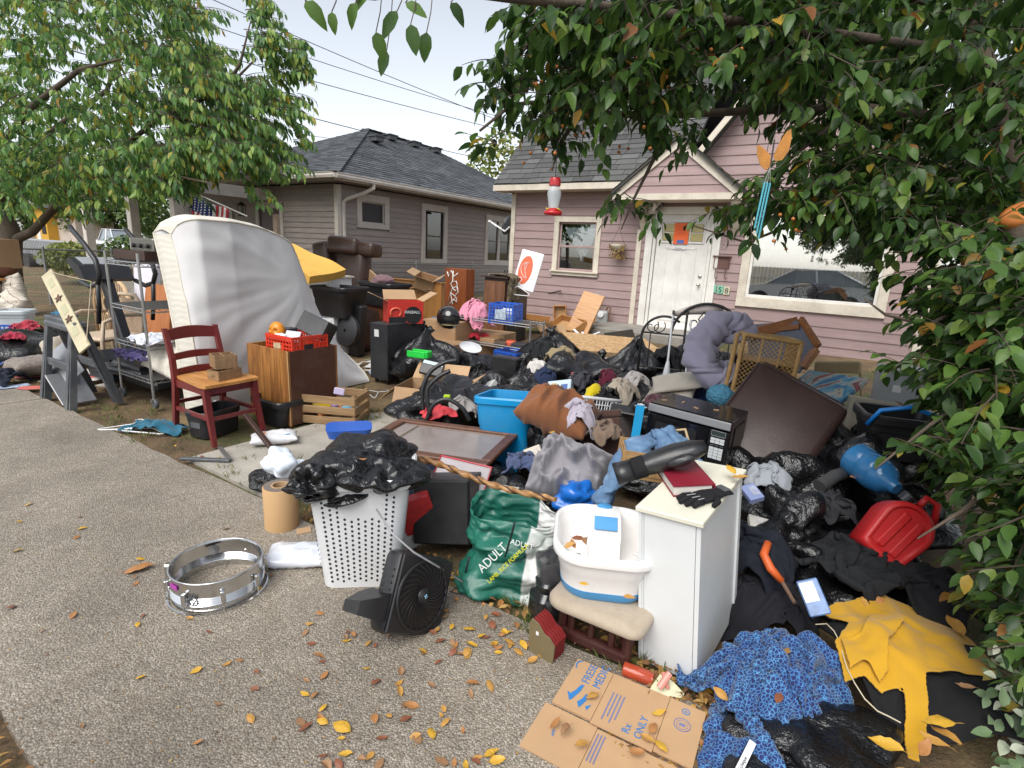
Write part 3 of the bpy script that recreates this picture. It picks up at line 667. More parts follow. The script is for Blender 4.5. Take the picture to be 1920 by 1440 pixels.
# ---- fences
def chain_fence(label,a,b,h,posts,mesh=.055,wire=.0022):
    a,b=Vector(a),Vector(b); t=thing('chain_link_fence',label,'fence',a); d=b-a; L=d.length; u=d.normalized(); GALV=mat('galvanised_steel',(.33,.34,.34),.45,.7,dirt=.2)
    for i in range(posts+1):
        p=u*(L*i/posts); MB().tube([p,p+Vector((0,0,h+.03))],.024,8).lathe([(.027,h+.02),(.027,h+.05),(.0,h+.075)],8,c=p).out('post',GALV,t)
    MB().tube([Vector((0,0,h)),u*L+Vector((0,0,h))],.019,8).out('top_rail',GALV,t)
    bm=bmesh.new(); n=int(L/mesh);
    for i in range(-int(h/mesh),n):
        for sg in (1,-1):
            x0=i*mesh if sg==1 else (i+h/mesh)*mesh; za,zb_=0,h; x1=x0+sg*h
            if x0<0:za=-x0*sg; x0=0
            if x1<0:zb_=h+x1*1.0 if sg==-1 else h; x1=max(x1,0)
            if x0>L:f=x0-L; za=f; x0=L
            if x1>L:zb_=h-(x1-L); x1=L
            if zb_-za<.02:continue
            p,q=u*x0+Vector((0,0,za+.03)),u*x1+Vector((0,0,zb_)); nn=u.cross(Vector((0,0,1)))*(.002*sg)
            s=Vector((0,0,wire*1.4)); vs=[bm.verts.new(x) for x in (p-s+nn,q-s+nn,q+s+nn,p+s+nn)]; bm.faces.new(vs)
    me=bpy.data.meshes.new('chain_link'); bm.to_mesh(me); bm.free(); me.materials.append(GALV); link('chain_link',me,t)['kind']='stuff'
fz=Vector((0,0,.12))
chain_fence('chain-link fence between the grey and the pink house',gpt(-.6,-.75,.1),gpt(9,-.75,.1),1.02,4)
chain_fence('low chain-link fence behind the cardboard box and treadmill',G(-420,585),G(330,565),1.12,5)
# ================================================================ trees and what stands behind the yard
def m_leaf(name,stops,transl=.35,rough=.5):
    m=bpy.data.materials.new(name); m.use_nodes=True; t=m.node_tree; b=t.nodes['Principled BSDF']; o=t.nodes['Material Output']
    g=t.nodes.new('ShaderNodeNewGeometry'); c=ramp(t,g.outputs['Random Per Island'],stops,'LINEAR')
    v=coords(t); c=mixc(t,1.,c,ramp(t,tnoise(t,v,30,3),[(.3,(.8,.8,.8)),(.7,(1.2,1.2,1.2))]),'MULTIPLY')
    t.links.new(c,b.inputs['Base Color']); b.inputs['Roughness'].default_value=rough; b.inputs['Specular IOR Level'].default_value=.4
    tr=node(t,'ShaderNodeBsdfTranslucent',{'Color':c}); mx=t.nodes.new('ShaderNodeMixShader'); mx.inputs[0].default_value=transl
    t.links.new(b.outputs[0],mx.inputs[1]); t.links.new(tr.outputs[0],mx.inputs[2]); t.links.new(mx.outputs[0],o.inputs[0]); return m
def leaf_tpl(width=.5,fold=.12,curl=.15,rows=4,serr=0.):
    """unit leaf along +x, face up"""
    v=[(0,0,0)]; f=[]
    for i in range(1,rows+1):
        t=i/(rows+1); w=width*.5*math.sin(math.pi*t**.8)**.8*(1.06-.12*t)*(1+serr*(1 if i%2 else -1)); z=-curl*t*t
        v+=[(t,-w,z+fold*w*2),(t,0,z),(t,w,z+fold*w*2)]
    v.append((1,0,-curl)); n=len(v)
    f+=[(0,1,2),(0,2,3)]
    for i in range(rows-1):
        a=1+3*i; b=a+3; f+=[(a,b,b+1,a+1),(a+1,b+1,b+2,a+2)]
    a=1+3*(rows-1); f+=[(a,n-1,a+1),(a+1,n-1,a+2)]
    return np.array(v),f
def leaf_cloud(name,m,P,Dr,U,S,tpl,parent=None,stuff=True):
    """joined leaves: positions, directions, face-up hints, lengths"""
    tv,tf=tpl; Dr=Dr/np.linalg.norm(Dr,axis=1)[:,None]; Y=np.cross(U,Dr); Y/=np.linalg.norm(Y,axis=1)[:,None]+1e-9; Z=np.cross(Dr,Y)
    V_=P[:,None,:]+S[:,None,None]*(tv[None,:,0:1]*Dr[:,None,:]+tv[None,:,1:2]*Y[:,None,:]+tv[None,:,2:3]*Z[:,None,:])
    n=len(tv); V_=V_.reshape(-1,3); faces=[]
    for i in range(len(P)):o=i*n; faces.extend([tuple(o+k for k in q) for q in tf])
    me=bpy.data.meshes.new(name); me.from_pydata(V_.tolist(),[],faces); me.materials.append(m); me.polygons.foreach_set('use_smooth',[True]*len(me.polygons)); me.update()
    ob=link(name,me,parent)
    if stuff:ob['kind']='stuff'
    return ob
def twig_leaves(rs,origin,d,length,nl,size,droop,spread=.6,up=(0,0,1),twigs=None,tr=.0022,td=.45):
    """a drooping shoot with alternate leaves; returns leaf rows"""
    d=Vector(d).normalized(); pts=[Vector(origin)]; cur=Vector(d); step=length/6
    for i in range(6):
        cur=(cur+Vector((0,0,-droop*.25*td))+Vector((rs.uniform(-.12,.12),rs.uniform(-.12,.12),0))).normalized(); pts.append(pts[-1]+cur*step)
    out=[]
    for k in range(nl):
        f=.1+.9*(k+.5)/nl; i=min(5,int(f*6)); p=pts[i].lerp(pts[i+1],f*6-i); t=(pts[i+1]-pts[i]).normalized()
        side=t.cross(Vector(up)); side=side.normalized() if side.length>.05 else Vector((1,0,0)); sg=1 if k%2 else -1
        dl=t*rs.uniform(.2,.7)+side*sg*spread*rs.uniform(.5,1.1)+Vector((0,0,-droop*rs.uniform(.4,1.1)))+Vector((rs.uniform(-.3,.3),rs.uniform(-.3,.3),0)); dl.normalize()
        u=Vector((rs.uniform(-.6,.6),rs.uniform(-.6,.6),1)); out.append((p+dl*.012,dl,u,size*rs.uniform(.65,1.25)))
    if twigs is not None:twigs.tube(pts,[tr*1.3,tr*1.2,tr*1.1,tr,tr*.8,tr*.7,tr*.5],4)
    return out
BARK=mat('bark',(.095,.07,.05),.9,var=.3,vs=6,bs=.8,bd=.02,bscale=18,stretch=(1,1,.35)); TWIGM=mat('twig_bark',(.06,.042,.03),.8)
rowsof=lambda L:(np.array([tuple(a[0]) for a in L]),np.array([tuple(a[1]) for a in L]),np.array([tuple(a[2]) for a in L]),np.array([a[3] for a in L]))
# ---- the tree that overhangs the right of the heap
RT_STOPS=[(0,(.016,.036,.010)),(.3,(.032,.075,.016)),(.62,(.06,.125,.024)),(.88,(.10,.185,.034)),(.97,(.16,.23,.045)),(.985,(.42,.26,.03)),(1,(.20,.08,.025))]
LEAF_R=m_leaf('apple_leaf',RT_STOPS,.45,.4)
def right_tree():
    rs=random.Random(21); T=thing('overhanging_tree','dark leafy fruit tree overhanging the heap from the sidewalk corner','tree',G(2010,1190))
    base=T.location.copy(); o=lambda p:Vector(p)-base
    tr=[Vector((0,0,-.05)),o(D(1990,900,2.9)),o(D(1955,620,3.0)),o(D(1935,430,3.0)),o(D(1880,230,3.05)),o(D(1830,80,3.1)),o(D(1770,-120,3.2)),o(D(1700,-330,3.3))]
    MB().tube(tr,[.13,.11,.10,.09,.07,.055,.04,.02],12).out('trunk',BARK,T,True)
    st=MB().tube([o(D(1960,560,2.6)),o(D(1925,470,2.45)),o(D(1908,400,2.38))],[.085,.066,.06],14).out('sawn_stub',BARK,T,True); st['label']='sawn branch stub with orange cut face'
    a,b=o(D(1908,400,2.38)),o(D(1925,470,2.45)); ax=(a-b).normalized(); M=Vector((0,0,1)).rotation_difference((ax+Vector((-.55,-.25,.3))).normalized()).to_matrix().to_4x4(); M.translation=a
    MB().lathe([(0,.016),(.035,.018),(.058,.010),(.064,-.01),(.055,-.05)],16,mtx=M,sx=1.15).out('cut_face',mat('fresh_cut_wood',(.52,.17,.035),.7,var=.25,vs=12),st,True)
    brs=[[(1880,230,3.0),(1600,200,2.9),(1400,208,2.8),(1250,216,2.7),(1150,214,2.6),(1090,206,2.5),(1040,188,2.4),(960,196,2.3),(900,245,2.2)],
           [(1830,100,3.1),(1500,55,2.6),(1200,20,2.2),(950,-5,1.9),(800,-25,1.6),(700,-8,1.45),(600,-16,1.35),(560,-30,1.33)],
           [(1900,330,2.9),(1650,345,2.7),(1500,415,2.6),(1400,455,2.55),(1290,420,2.5)],
           [(1850,60,3.2),(1600,-60,3.0),(1300,-70,2.7),(1050,10,2.5),(980,95,2.45),(930,150,2.4)],
           [(1930,480,2.9),(1840,560,2.4),(1740,610,2.2),(1660,590,2.15),(1620,560,2.1)],
           [(1960,620,2.9),(1850,720,2.2),(1740,800,1.95),(1640,880,1.9)],
           [(1970,700,2.9),(1880,900,1.9),(1800,960,1.75),(1720,1010,1.75)],
           [(1600,200,2.9),(1480,300,2.8),(1420,390,2.7)],[(1250,216,2.7),(1230,290,2.62),(1190,370,2.55),(1165,430,2.5)],[(1090,206,2.5),(1050,270,2.42),(1035,320,2.4)]]
    for bpt in brs:
        n=len(bpt); r0=.026 if n>5 else .014
        MB().tube([o(D(*p)) for p in bpt],[r0*(1-.8*i/(n-1)) for i in range(n)],7).out('branch',BARK,T,True)
    tw=MB(); L=[]
    def region(x0,x1,y0,y1,d0,d1,n,size,nl=8,droop=.8,ln=.28,mask=None,lean=None):
        for _ in range(n):
            for _k in range(20):
                x,y=rs.uniform(x0,x1),rs.uniform(y0,y1)
                if mask is None or mask(x,y):break
            p=D(x,y,rs.uniform(d0,d1)); d=lean or (rs.uniform(-1,.6),rs.uniform(-.8,.8),rs.uniform(-.5,.35))
            L.extend(twig_leaves(rs,p-base,d,ln*rs.uniform(.7,1.3),nl,size,droop,twigs=tw))
    # the dense dark upper right, thinning to the left and below
    region(1520,1990,-120,330,2.3,4.6,640,.082,9,.55,.24); region(1300,1560,-100,120,2.1,3.8,300,.08,9,.55,.24); region(1560,1990,300,430,2.4,4.0,190,.076,9,.5,.22)
    region(940,1320,-90,80,1.95,3.0,230,.074,8,.6,.2,mask=lambda x,y:x>1000-y*.2); region(985,1330,60,175,2.1,3.0,150,.07,8,.6,.2,mask=lambda x,y:x+y*.5>1040)
    region(1000,1260,160,225,2.2,2.7,44,.066,7,.7,.18); region(1330,1560,110,185,2.4,3.4,44,.066,7,.7,.18); region(1400,1720,330,400,2.3,3.0,110,.066,8,.5,.18); region(1500,1660,250,340,2.4,3.2,40,.068,8,.6,.2)
    region(1150,1240,330,395,2.45,2.6,7,.056,6,.6,.14); region(1240,1400,375,405,2.4,2.6,8,.056,6,.6,.14); region(1240,1340,215,280,2.4,2.7,9,.06,6,.7,.18)
    region(915,985,95,170,2.2,2.5,16,.06,6,.6,.16); region(895,960,235,280,2.1,2.3,4,.066,5,.3,.14); region(1010,1060,215,280,2.3,2.5,9,.056,6,.6,.16)
    region(1560,2000,-60,400,3.0,5.0,420,.09,10,.5,.26); region(1440,1600,-60,150,2.6,4.2,150,.085,9,.5,.24); region(1640,1800,360,440,2.6,3.6,60,.08,9,.5,.22)
    # hedge-like growth down the right edge
    region(1800,1960,430,900,2.2,3.2,170,.08,9,.4,.22); region(1760,1860,460,760,2.1,2.8,60,.072,8,.4,.2)
    region(1840,2040,420,620,1.9,3.4,170,.078,9,.5,.22); region(1850,2050,600,820,1.7,3.0,170,.074,9,.5,.22); region(1790,1860,560,800,2.0,2.6,40,.066,7,.4,.18)
    region(1700,1790,400,540,2.2,2.8,30,.07,6,.5,.2); region(1720,1780,600,700,2.05,2.2,6,.06,6,.3,.16); region(1740,1820,800,860,1.75,1.95,9,.05,7,.3,.16)
    region(1930,2080,800,960,1.5,2.6,150,.062,9,.4,.2); region(1915,2080,950,1150,1.45,2.4,150,.058,9,.35,.18); region(1970,2090,1130,1330,1.4,2.1,90,.052,8,.3,.16)
    region(1850,1970,470,900,1.8,2.5,120,.07,8,.4,.2); region(1890,1990,880,1160,1.6,2.2,70,.06,8,.35,.18); region(1790,1860,640,760,2.0,2.3,16,.066,7,.4,.2)
    for x,y,d in ((572,2,1.35),(622,22,1.35),(668,5,1.4),(705,60,1.5),(745,20,1.5),(770,45,1.5),(800,60,1.55),(725,95,1.55),(760,5,1.5),(845,5,1.6)):tw.tube([o(D(x+12,-22,d)),o(D(x+8,y*.5-8,d)),o(D(x,y,d))],.0016,4)
    tw.out('twigs',TWIGM,T)['kind']='stuff'
    # the leaves that show largest are single leaves, the rest one mass of foliage
    key=[(Vector(a[0])+base-CC).length/a[3] for a in L]; order=sorted(range(len(L)),key=lambda i:key[i])
    def seen(i):
        q=Vector(L[i][0])+base-CC; d=q.dot(FW); x,y=960+F*q.dot(CR)/d,720-F*q.dot(CU)/d; return 0<x<1900 and 0<y<1440
    big=[i for i in order if seen(i)][:240]; bs=set(big); rest=[L[i] for i in range(len(L)) if i not in bs]
    leaf_cloud('foliage',LEAF_R,*rowsof(rest),leaf_tpl(.52,.16,.22,3),T)
    single_leaves(T,[L[i] for i in big]+[(o(D(x,y,d)),Vector((dx,0,dz)),Vector((0,-1,.5)),s) for x,y,d,dx,dz,s in ((572,2,1.35,.5,-.5,.075),(622,22,1.35,.1,-1,.05),(668,5,1.4,-.4,-1,.062),(705,60,1.5,.3,-1,.075),(745,20,1.5,-.5,-.8,.085),(770,45,1.5,.2,-1,.08),(800,60,1.55,-.1,-1,.08),(725,95,1.55,-.3,-1,.07),(760,5,1.5,.6,-.3,.07),(845,5,1.6,.5,-.6,.07),(690,-5,1.42,-.6,-.4,.06))],.5)
def single_leaves(T,rows,width):
    tps=[leaf_tpl(width,.14+.05*k,.1+.12*k,5,.04) for k in range(3)]; cols=[RT_STOPS[i][1] for i in (1,2,2,3,3,4,5,6)]; cnt=[2,2,3,3,2,1,.35,.35]; mes=[]
    for ci,c in enumerate(cols):
        m=m_leaf('leaf_tone',[(0,mul(c,.85)),(1,mul(c,1.15))],.38,.36)
        for tv,tf in tps:me=np_mesh('leaf',tv,tf,m); mes.append((me,cnt[ci]))
    rr=random.Random(8)
    for p,d,u,s in rows:
        me=rr.choices([a for a,_ in mes],[w for _,w in mes])[0]; x=Vector(d).normalized(); y=Vector(u).cross(x)
        if y.length<.05:y=Vector((0,1,0)).cross(x)
        y.normalize(); z=x.cross(y); M=Matrix((x,y,z)).transposed().to_4x4()@ Matrix.Scale(s,4); M.translation=p
        ob=link('leaf',me,T); ob.matrix_local=M
right_tree()
# ---- cherry tree at the left
def cherry():
    rs=random.Random(4); b0=GY(18,590); T=thing('cherry_tree','spreading cherry tree with drooping leaves above the treadmill','tree',b0); o=lambda p:Vector(p)-b0
    M_=m_leaf('cherry_leaf',[(0,(.06,.13,.05)),(.3,(.12,.25,.075)),(.6,(.21,.38,.10)),(.88,(.38,.50,.12)),(.97,(.42,.37,.06)),(1,(.45,.22,.03))],.55,.38)  # tone range widened, brightest greens painted to suggest lit leaves
    dp=b0.y+.1
    MB().tube([Vector((0,0,-.1)),o(D(14,500,dp)),o(D(18,440,dp)),o(D(4,400,dp)),o(D(-20,330,dp)),o(D(-30,200,dp))],[.24,.2,.18,.15,.12,.07],12).out('trunk',BARK,T,True)
    br=[[(16,455,0),(60,435,-.1),(105,385,-.3),(140,345,-.5),(200,300,-.8),(300,220,-1.3),(420,170,-1.8),(480,110,-2.0)],
          [(10,420,0),(30,330,.4),(90,250,.6),(200,170,.8),(240,60,.9),(245,-40,1)],[(140,345,-.5),(260,330,-1.2),(350,290,-1.6),(450,320,-2)],
          [(5,400,0),(-20,300,-.6),(60,200,-1.4),(150,130,-2.0),(230,110,-2.4)],[(300,220,-1.3),(380,225,-1.2),(470,200,-1.3),(540,190,-1.4)],
          [(105,385,-.3),(150,395,-1.2),(160,430,-1.8)],[(200,300,-.8),(330,330,-2.2),(400,345,-2.6)],[(420,170,-1.8),(450,120,-1.9),(470,40,-2)]]
    for q in br:
        n=len(q); MB().tube([o(D(x,y,dp+dd)) for x,y,dd in q],[.085*(1-.85*i/(n-1)) if q[0][0]<20 else .035*(1-.8*i/(n-1)) for i in range(n)],7).out('branch',BARK,T,True)
    tw=MB(); L=[]
    def reg(x0,x1,y0,y1,d0,d1,n,nl=15,ln=.5,sz=.128,mask=None):
        for _ in range(n):
            for k in range(30):
                x,y=rs.uniform(x0,x1),rs.uniform(y0,y1)
                if mask is None or mask(x,y):break
            p=D(x,y,dp+rs.uniform(d0,d1)); dx=(x-40)/300
            L.extend(twig_leaves(rs,p-b0,(dx+rs.uniform(-.7,.7),rs.uniform(-1,.3),rs.uniform(-.2,.5)),ln*rs.uniform(.7,1.3),nl,sz,1.0,.5,twigs=tw,tr=.005))
    hole=lambda x,y:not ((235<x<300 and 5<y<70) or (125<x<185 and 60<y<85) or (200<x<235 and 90<y<125))
    reg(-80,230,-100,330,-2.6,1.5,760,mask=hole); reg(200,330,-80,310,-2.4,.6,360,mask=hole); reg(300,400,40,310,-2.4,-.4,240,mask=lambda x,y:hole(x,y) and y>40+(x-300)*.5)
    reg(310,370,-10,50,-1.6,-.6,30); reg(390,470,130,300,-2.3,-1,150,mask=lambda x,y:y>130+(x-400)*.2); reg(460,560,150,285,-1.9,-1.2,70,12,.3,mask=lambda x,y:abs(y-220)<75-(x-460)*.25)
    reg(450,500,-10,100,-2.1,-1.8,40,12,.28); reg(480,560,50,140,-1.9,-1.4,44,12,.28,mask=lambda x,y:abs(y-90-(x-480)*.15)<32); reg(500,575,125,145,-1.7,-1.4,12,10,.25)
    reg(-80,120,310,380,-2.2,.8,130); reg(100,330,300,345,-2.4,-.6,170); reg(130,190,360,405,-2.2,-1.6,14,10,.3); reg(300,430,250,285,-2.6,-1.6,46); reg(440,545,280,325,-2,-1.5,30,11,.3); reg(440,500,335,385,-2,-1.7,6,10,.25)
    tw.out('twigs',TWIGM,T)['kind']='stuff'
    leaf_cloud('foliage',M_,*rowsof(L),leaf_tpl(.38,.14,.3,2),T)
cherry()
# ---- greenery behind
def bush_tree(name,label,cat,base,h,rad,n,size,stops,seed,trunk=True,group=None,rz=1.0,low=.25):
    rs=random.Random(seed); T=thing(name,label,cat,base,group=group); L=[]
    m=m_leaf(name+'_leaf',stops,.3)
    for _ in range(n):
        a=rs.uniform(0,6.283); c=rs.uniform(-1,1); q=rs.uniform(.45,1)**.6; lum=1+.28*noise.noise(Vector((math.cos(a)*2,math.sin(a)*2,c*2+seed)))
        p=Vector((math.cos(a)*math.sqrt(1-c*c)*rad*q*lum,math.sin(a)*math.sqrt(1-c*c)*rad*q*lum,h*low+(h*(1-low))*(.5+.5*c*q*lum)*rz)); d=Vector((rs.uniform(-1,1),rs.uniform(-1,1),rs.uniform(-.9,.4)))
        L.append((p,d,Vector((rs.uniform(-.7,.7),rs.uniform(-.7,.7),1)),size*rs.uniform(.6,1.3)))
    if trunk:MB().tube([(0,0,-.1),(.05,0,h*.3),(0,.05,h*.6)],[.03*h,.024*h,.008*h],8).out('trunk',BARK,T,True)
    leaf_cloud('crown',m,*rowsof(L),leaf_tpl(.6,.1,.2,2),T); return T
GS=[(0,(.03,.06,.02)),(.5,(.07,.13,.03)),(1,(.16,.22,.05))]; YS=[(0,(.10,.14,.03)),(.5,(.22,.27,.06)),(1,(.34,.33,.10))]
bush_tree('round_tree','dense green tree behind the yellow building','tree',G(90,458),9.5,6.5,5200,.5,GS,1,low=.1)
bush_tree('round_tree','dense green tree beside the grey porch','tree',G(330,474),7.0,4.2,4800,.4,GS,2,low=.05)
bush_tree('round_tree','light green tree between the trunk and the porch','tree',G(215,466),8.5,5.0,5200,.45,[(0,(.05,.09,.025)),(.6,(.12,.19,.04)),(1,(.2,.27,.07))],7,low=.05)
bush_tree('round_tree','pale autumn tree top showing above the grey roof','tree',gpt(24,12,0),9.8,2.6,1500,.4,YS,3)
bush_tree('shrub','bright green shrub by the chain-link fence','shrub',G(150,536),1.25,.8,1500,.13,YS,5,False)
bush_tree('shrub','dark shrub at the corner of the grey porch','shrub',G(270,515),1.5,1.2,1600,.16,GS,6,False)
def yellow_building():
    p=G(130,462); T=thing('yellow_building','small yellow building glimpsed under the cherry tree','building',p,AW)
    Y=mat('ochre_paint',(.55,.30,.03),.6); MB().box((0,0,1.7),(3.2,4,3.4)).out('wall',Y,T); MB().box((3.6,.3,1.3),(4,3,2.6)).out('wing_wall',mat('pale_plaster',(.5,.42,.36),.8),T)
    MB().loft([[(-2,-2.4,3.4),(6,-2.4,3.4),(6,2.4,3.4),(-2,2.4,3.4)],[(-1,-.1,4.4),(5,-.1,4.4),(5,.1,4.4),(-1,.1,4.4)]]).out('roof',SHG,T)
    MB().box((-.6,-2.02,1.1),(.9,.05,2.1)).out('door',WTRIM,T); MB().box((.8,-2.02,1.6),(.9,.05,1)).out('window',DARK,T)
yellow_building()
def vehicle(name,label,p,rz,prof,cab,col,wheels,wid=1.8,glass=(.2,.23,.25)):
    T=thing(name,label,'truck' if 'truck' in name else 'car',p,rz); PAINT=mat('white_car_paint',col,.25,coat=.6,var=.03); GL=mat('car_glass',glass,.08,spec=.8)  # pale cabin glass colour stands in for reflected sky
    def loft_prof(pr,w0,w1):
        zs=[z for _,z in pr]; zm,zx=min(zs),max(zs); half=lambda z:(w0+(w1-w0)*max(0,(z-zm)/(zx-zm)))/2
        return MB().loft([[(x,s*half(z)*k,z) for x,z in pr] for s,k in ((-1,.96),(-1,1),(1,1),(1,.96))])
    loft_prof(prof,wid,wid*.96).out('body',PAINT,T,30); c=loft_prof(cab,wid*.94,wid*.74).out('cabin',GL,T,30)
    rf=sorted(cab,key=lambda q:-q[1])[:2]; xs=sorted(q[0] for q in rf); zt=max(q[1] for q in cab)
    MB().box(((xs[0]+xs[1])/2,0,zt+.012),(xs[1]-xs[0]+.1,wid*.74,.04),bev=.015).out('roof',PAINT,T)
    x0,x1=min(q[0] for q in cab),max(q[0] for q in cab); zl=min(q[1] for q in cab)
    mb=MB()
    for s in (-1,1):
        for xb,xt in ((x0,xs[0]),((x0+x1)/2,(xs[0]+xs[1])/2),(x1,xs[1])):mb.bar((xb,s*wid*.475,zl),(xt,s*wid*.375,zt),.05,.03)
    mb.out('pillars',PAINT,T)
    for x in wheels:
        for s in (-1,1):
            M=Matrix.Translation((x,s*wid*.46,.33))@ Matrix.Rotation(R(90),4,'X'); w=MB().lathe([(.2,-.1),(.3,-.1),(.33,-.06),(.33,.06),(.3,.1),(.2,.1)],24,mtx=M).out('tyre',BLACKM,T,40)
            MB().lathe([(0,-.07),(.06,-.085),(.19,-.06),(.2,-.09),(.2,.09),(.19,.06),(.06,.085),(0,.07)],10,mtx=M).out('rim',mat('alloy_rim',(.35,.35,.36),.35,.9),w)
    for s in (-1,1):
        MB().box((prof[0][0]+.12,s*wid*.38,.72),(.16,.34,.14),bev=.03).out('headlight',mat('lamp_glass',(.6,.6,.62),.1),T); MB().box((max(q[0] for q in prof)-.08,s*wid*.42,.8),(.14,.2,.22),bev=.03).out('tail_light',mat('tail_red',(.35,.02,.02),.2),T)
    return T
sedan=[(-2.2,.35),(-2.25,.6),(-2.1,.78),(-1.2,.92),(-.9,.95),(1.5,.98),(2.1,.9),(2.2,.6),(2.15,.35),(1.75,.3),(1.6,.55),(1.2,.55),(1.05,.3),(-1.05,.3),(-1.2,.58),(-1.6,.58),(-1.75,.3)]
vehicle('pickup_truck','white pickup truck parked beyond the chain-link fence',G(232,487),AW+R(180),[(-2.6,.4),(-2.65,.9),(-1.2,1.05),(-1.1,1.1),(.6,1.1),(2.7,1.1),(2.75,.5),(2.2,.4),(2.0,.75),(1.4,.75),(1.2,.4),(-1.2,.4),(-1.4,.75),(-2,.75),(-2.2,.4)],[(-1.3,1.05),(-.6,1.65),(.5,1.68),(.65,1.05)],(.68,.70,.72),(-1.7,1.7),1.95)
tr=thing('utility_trailer','pale grey corrugated trailer side behind the chain-link fence','trailer',G(60,505),AW)
CORR=mat('corrugated_grey',(.36,.37,.38),.5,.3)
MB().loft([[(-3.5+i*.05,.02*(i%2),z) for i in range(0,1)] for z in (0,1)] if 0 else [[(-3.5,0,.25),(3.4,0,.25),(3.4,1.2,.25),(-3.5,1.2,.25)],[(-3.5,0,1.1),(3.4,0,1.1),(3.4,1.2,1.1),(-3.5,1.2,1.1)]]).out('body',CORR,tr)
mb=MB()
for i in range(46):mb.box((-3.4+i*.15,-.012,.68),(.06,.024,.84))
mb.out('ribs',CORR,tr)
for x in (-.6,.3):MB().lathe([(0,-.1),(.3,-.1),(.32,0),(.3,.1),(0,.1)],18,mtx=Matrix.Translation((x,-.12,.3))@ Matrix.Rotation(R(90),4,'X')).out('wheel',BLACKM,tr,40)
# parked car across the sidewalk, seen mirrored in the front window
vehicle('parked_car','white hatchback parked at the kerb, mirrored in the big front window',W*-1.55+N*-2.35+Vector((0,0,-.01)),AW,sedan,[(-1.25,.92),(-.4,1.42),(.9,1.46),(2.0,.95)],(.70,.72,.74),(-1.4,1.38))
pf=thing('picket_fence','white picket fence across the street, mirrored in the front window','fence',W*0+N*-9.5,AW)
for x in (-6,0,6,12):MB().box((x,0,.6),(.1,.1,1.25)).out('post',WTRIM,pf)
MB().box((3,0,.35),(20,.04,.09)).box((3,0,.95),(20,.04,.09)).out('rail',WTRIM,pf)
pk=MB().prism([(-.045,.1),(.045,.1),(.045,1.42),(0,1.5),(-.045,1.42)],.02,Matrix.Rotation(R(90),4,'X')).mesh('picket',WTRIM)
for i in range(120):link('picket',pk,pf,(-6.9+i*.165,-.03,0))
# ---- overhead wires
WIREM=mat('black_wire',(.03,.03,.035),.6)
def wire(label,pts,r=.014):
    P=[Vector(p) for p in pts]; a,b=P[0],P[-1]; q=[a.lerp(b,i/24)-Vector((0,0,(a-b).length*.016*4*(i/24)*(1-i/24))) for i in range(25)]
    tag(MB().tube(q,r,6).out('power_line',WIREM),label,'wire','power lines above the houses')
for i,(x0,y0,x1,y1,d0,d1,lb) in enumerate([(420,-20,1040,250,12,20,'thin power line crossing the open sky, topmost strand'),(370,10,1040,232,13,21,'power line just below the topmost strand over the roofs'),(380,60,1100,262,12,21,'power line midway up the sky between trees and house'),(420,150,960,295,13,22,'heavier power line passing close over the grey roof ridge'),(400,215,690,262,22,26,'low power line running behind the grey roof')]):
    a,b=D(x0,y0,d0),D(x1,y1,d1); e=(b-a); wire(lb,[a-e*.6,b+e*.5],.009+.003*(i==3)+.002*(i==4))
# ================================================================ household goods: shared builders and materials
def sp(px,p):return px*(Vector(p)-CC).dot(FW)/F
def up(p,z):return Vector((p[0],p[1],z))
CARD=mat('cardboard',(.36,.22,.115),.8,var=.10,vs=5,dirt=.25,bs=.12,bscale=60); CARDIN=mat('cardboard_inside',(.42,.27,.15),.85,dirt=.2)
BLKP=mat('black_plastic',(.014,.014,.016),.38,dirt=.12,dcol=(.10,.09,.08)); WHTP=mat('white_plastic',(.74,.75,.76),.38,dirt=.22,vs=3,dcol=(.4,.36,.3)); GRYP=mat('grey_plastic',(.062,.067,.076),.5,dirt=.4,dcol=(.24,.24,.23))
CHROME=mat('chrome',(.62,.62,.62),.18,1,var=.05); STEEL=mat('zinc_wire',(.42,.42,.41),.35,.85,dirt=.2); BRASS=mat('old_brass',(.30,.25,.14),.45,.6,dirt=.3)
def m_wood(name,c1,c2,scale=9,axis='Z',rough=.45,dirt=.15):
    if name in MATS:return MATS[name]
    m,t,b=nt(name); st={'Z':(1,1,.07),'X':(.07,1,1),'Y':(1,.07,1)}[axis]; v=coords(t,st)
    n=tnoise(t,v,scale*2.2,6,.62,.6); n2=tnoise(t,v,scale*11,4,.6)
    c=ramp(t,n,[(.3,c1),(.48,mul([(a+b_)/2 for a,b_ in zip(c1,c2)],1)),(.56,c2),(.7,c1)]); c=mixc(t,.5,c,ramp(t,n2,[(.35,(.6,.6,.6)),(.65,(1.25,1.25,1.25))]),'MULTIPLY')
    d=ramp(t,tnoise(t,coords(t),4,7,.7),[(.5,(0,0,0)),(.8,(dirt,)*3)]); c=mixc(t,d,c,(.1,.07,.05)); t.links.new(c,b.inputs['Base Color']); b.inputs['Roughness'].default_value=rough; bump(t,b,n2,.12,.003)
    MATS[name]=m; return m
OAK=m_wood('oak_veneer',(.46,.21,.055),(.20,.075,.018)); REDW=m_wood('reddish_wood',(.23,.075,.03),(.13,.04,.018)); BROWNB=mat('brown_laminate',(.075,.026,.016),.4,dirt=.2,dcol=(.2,.16,.12))
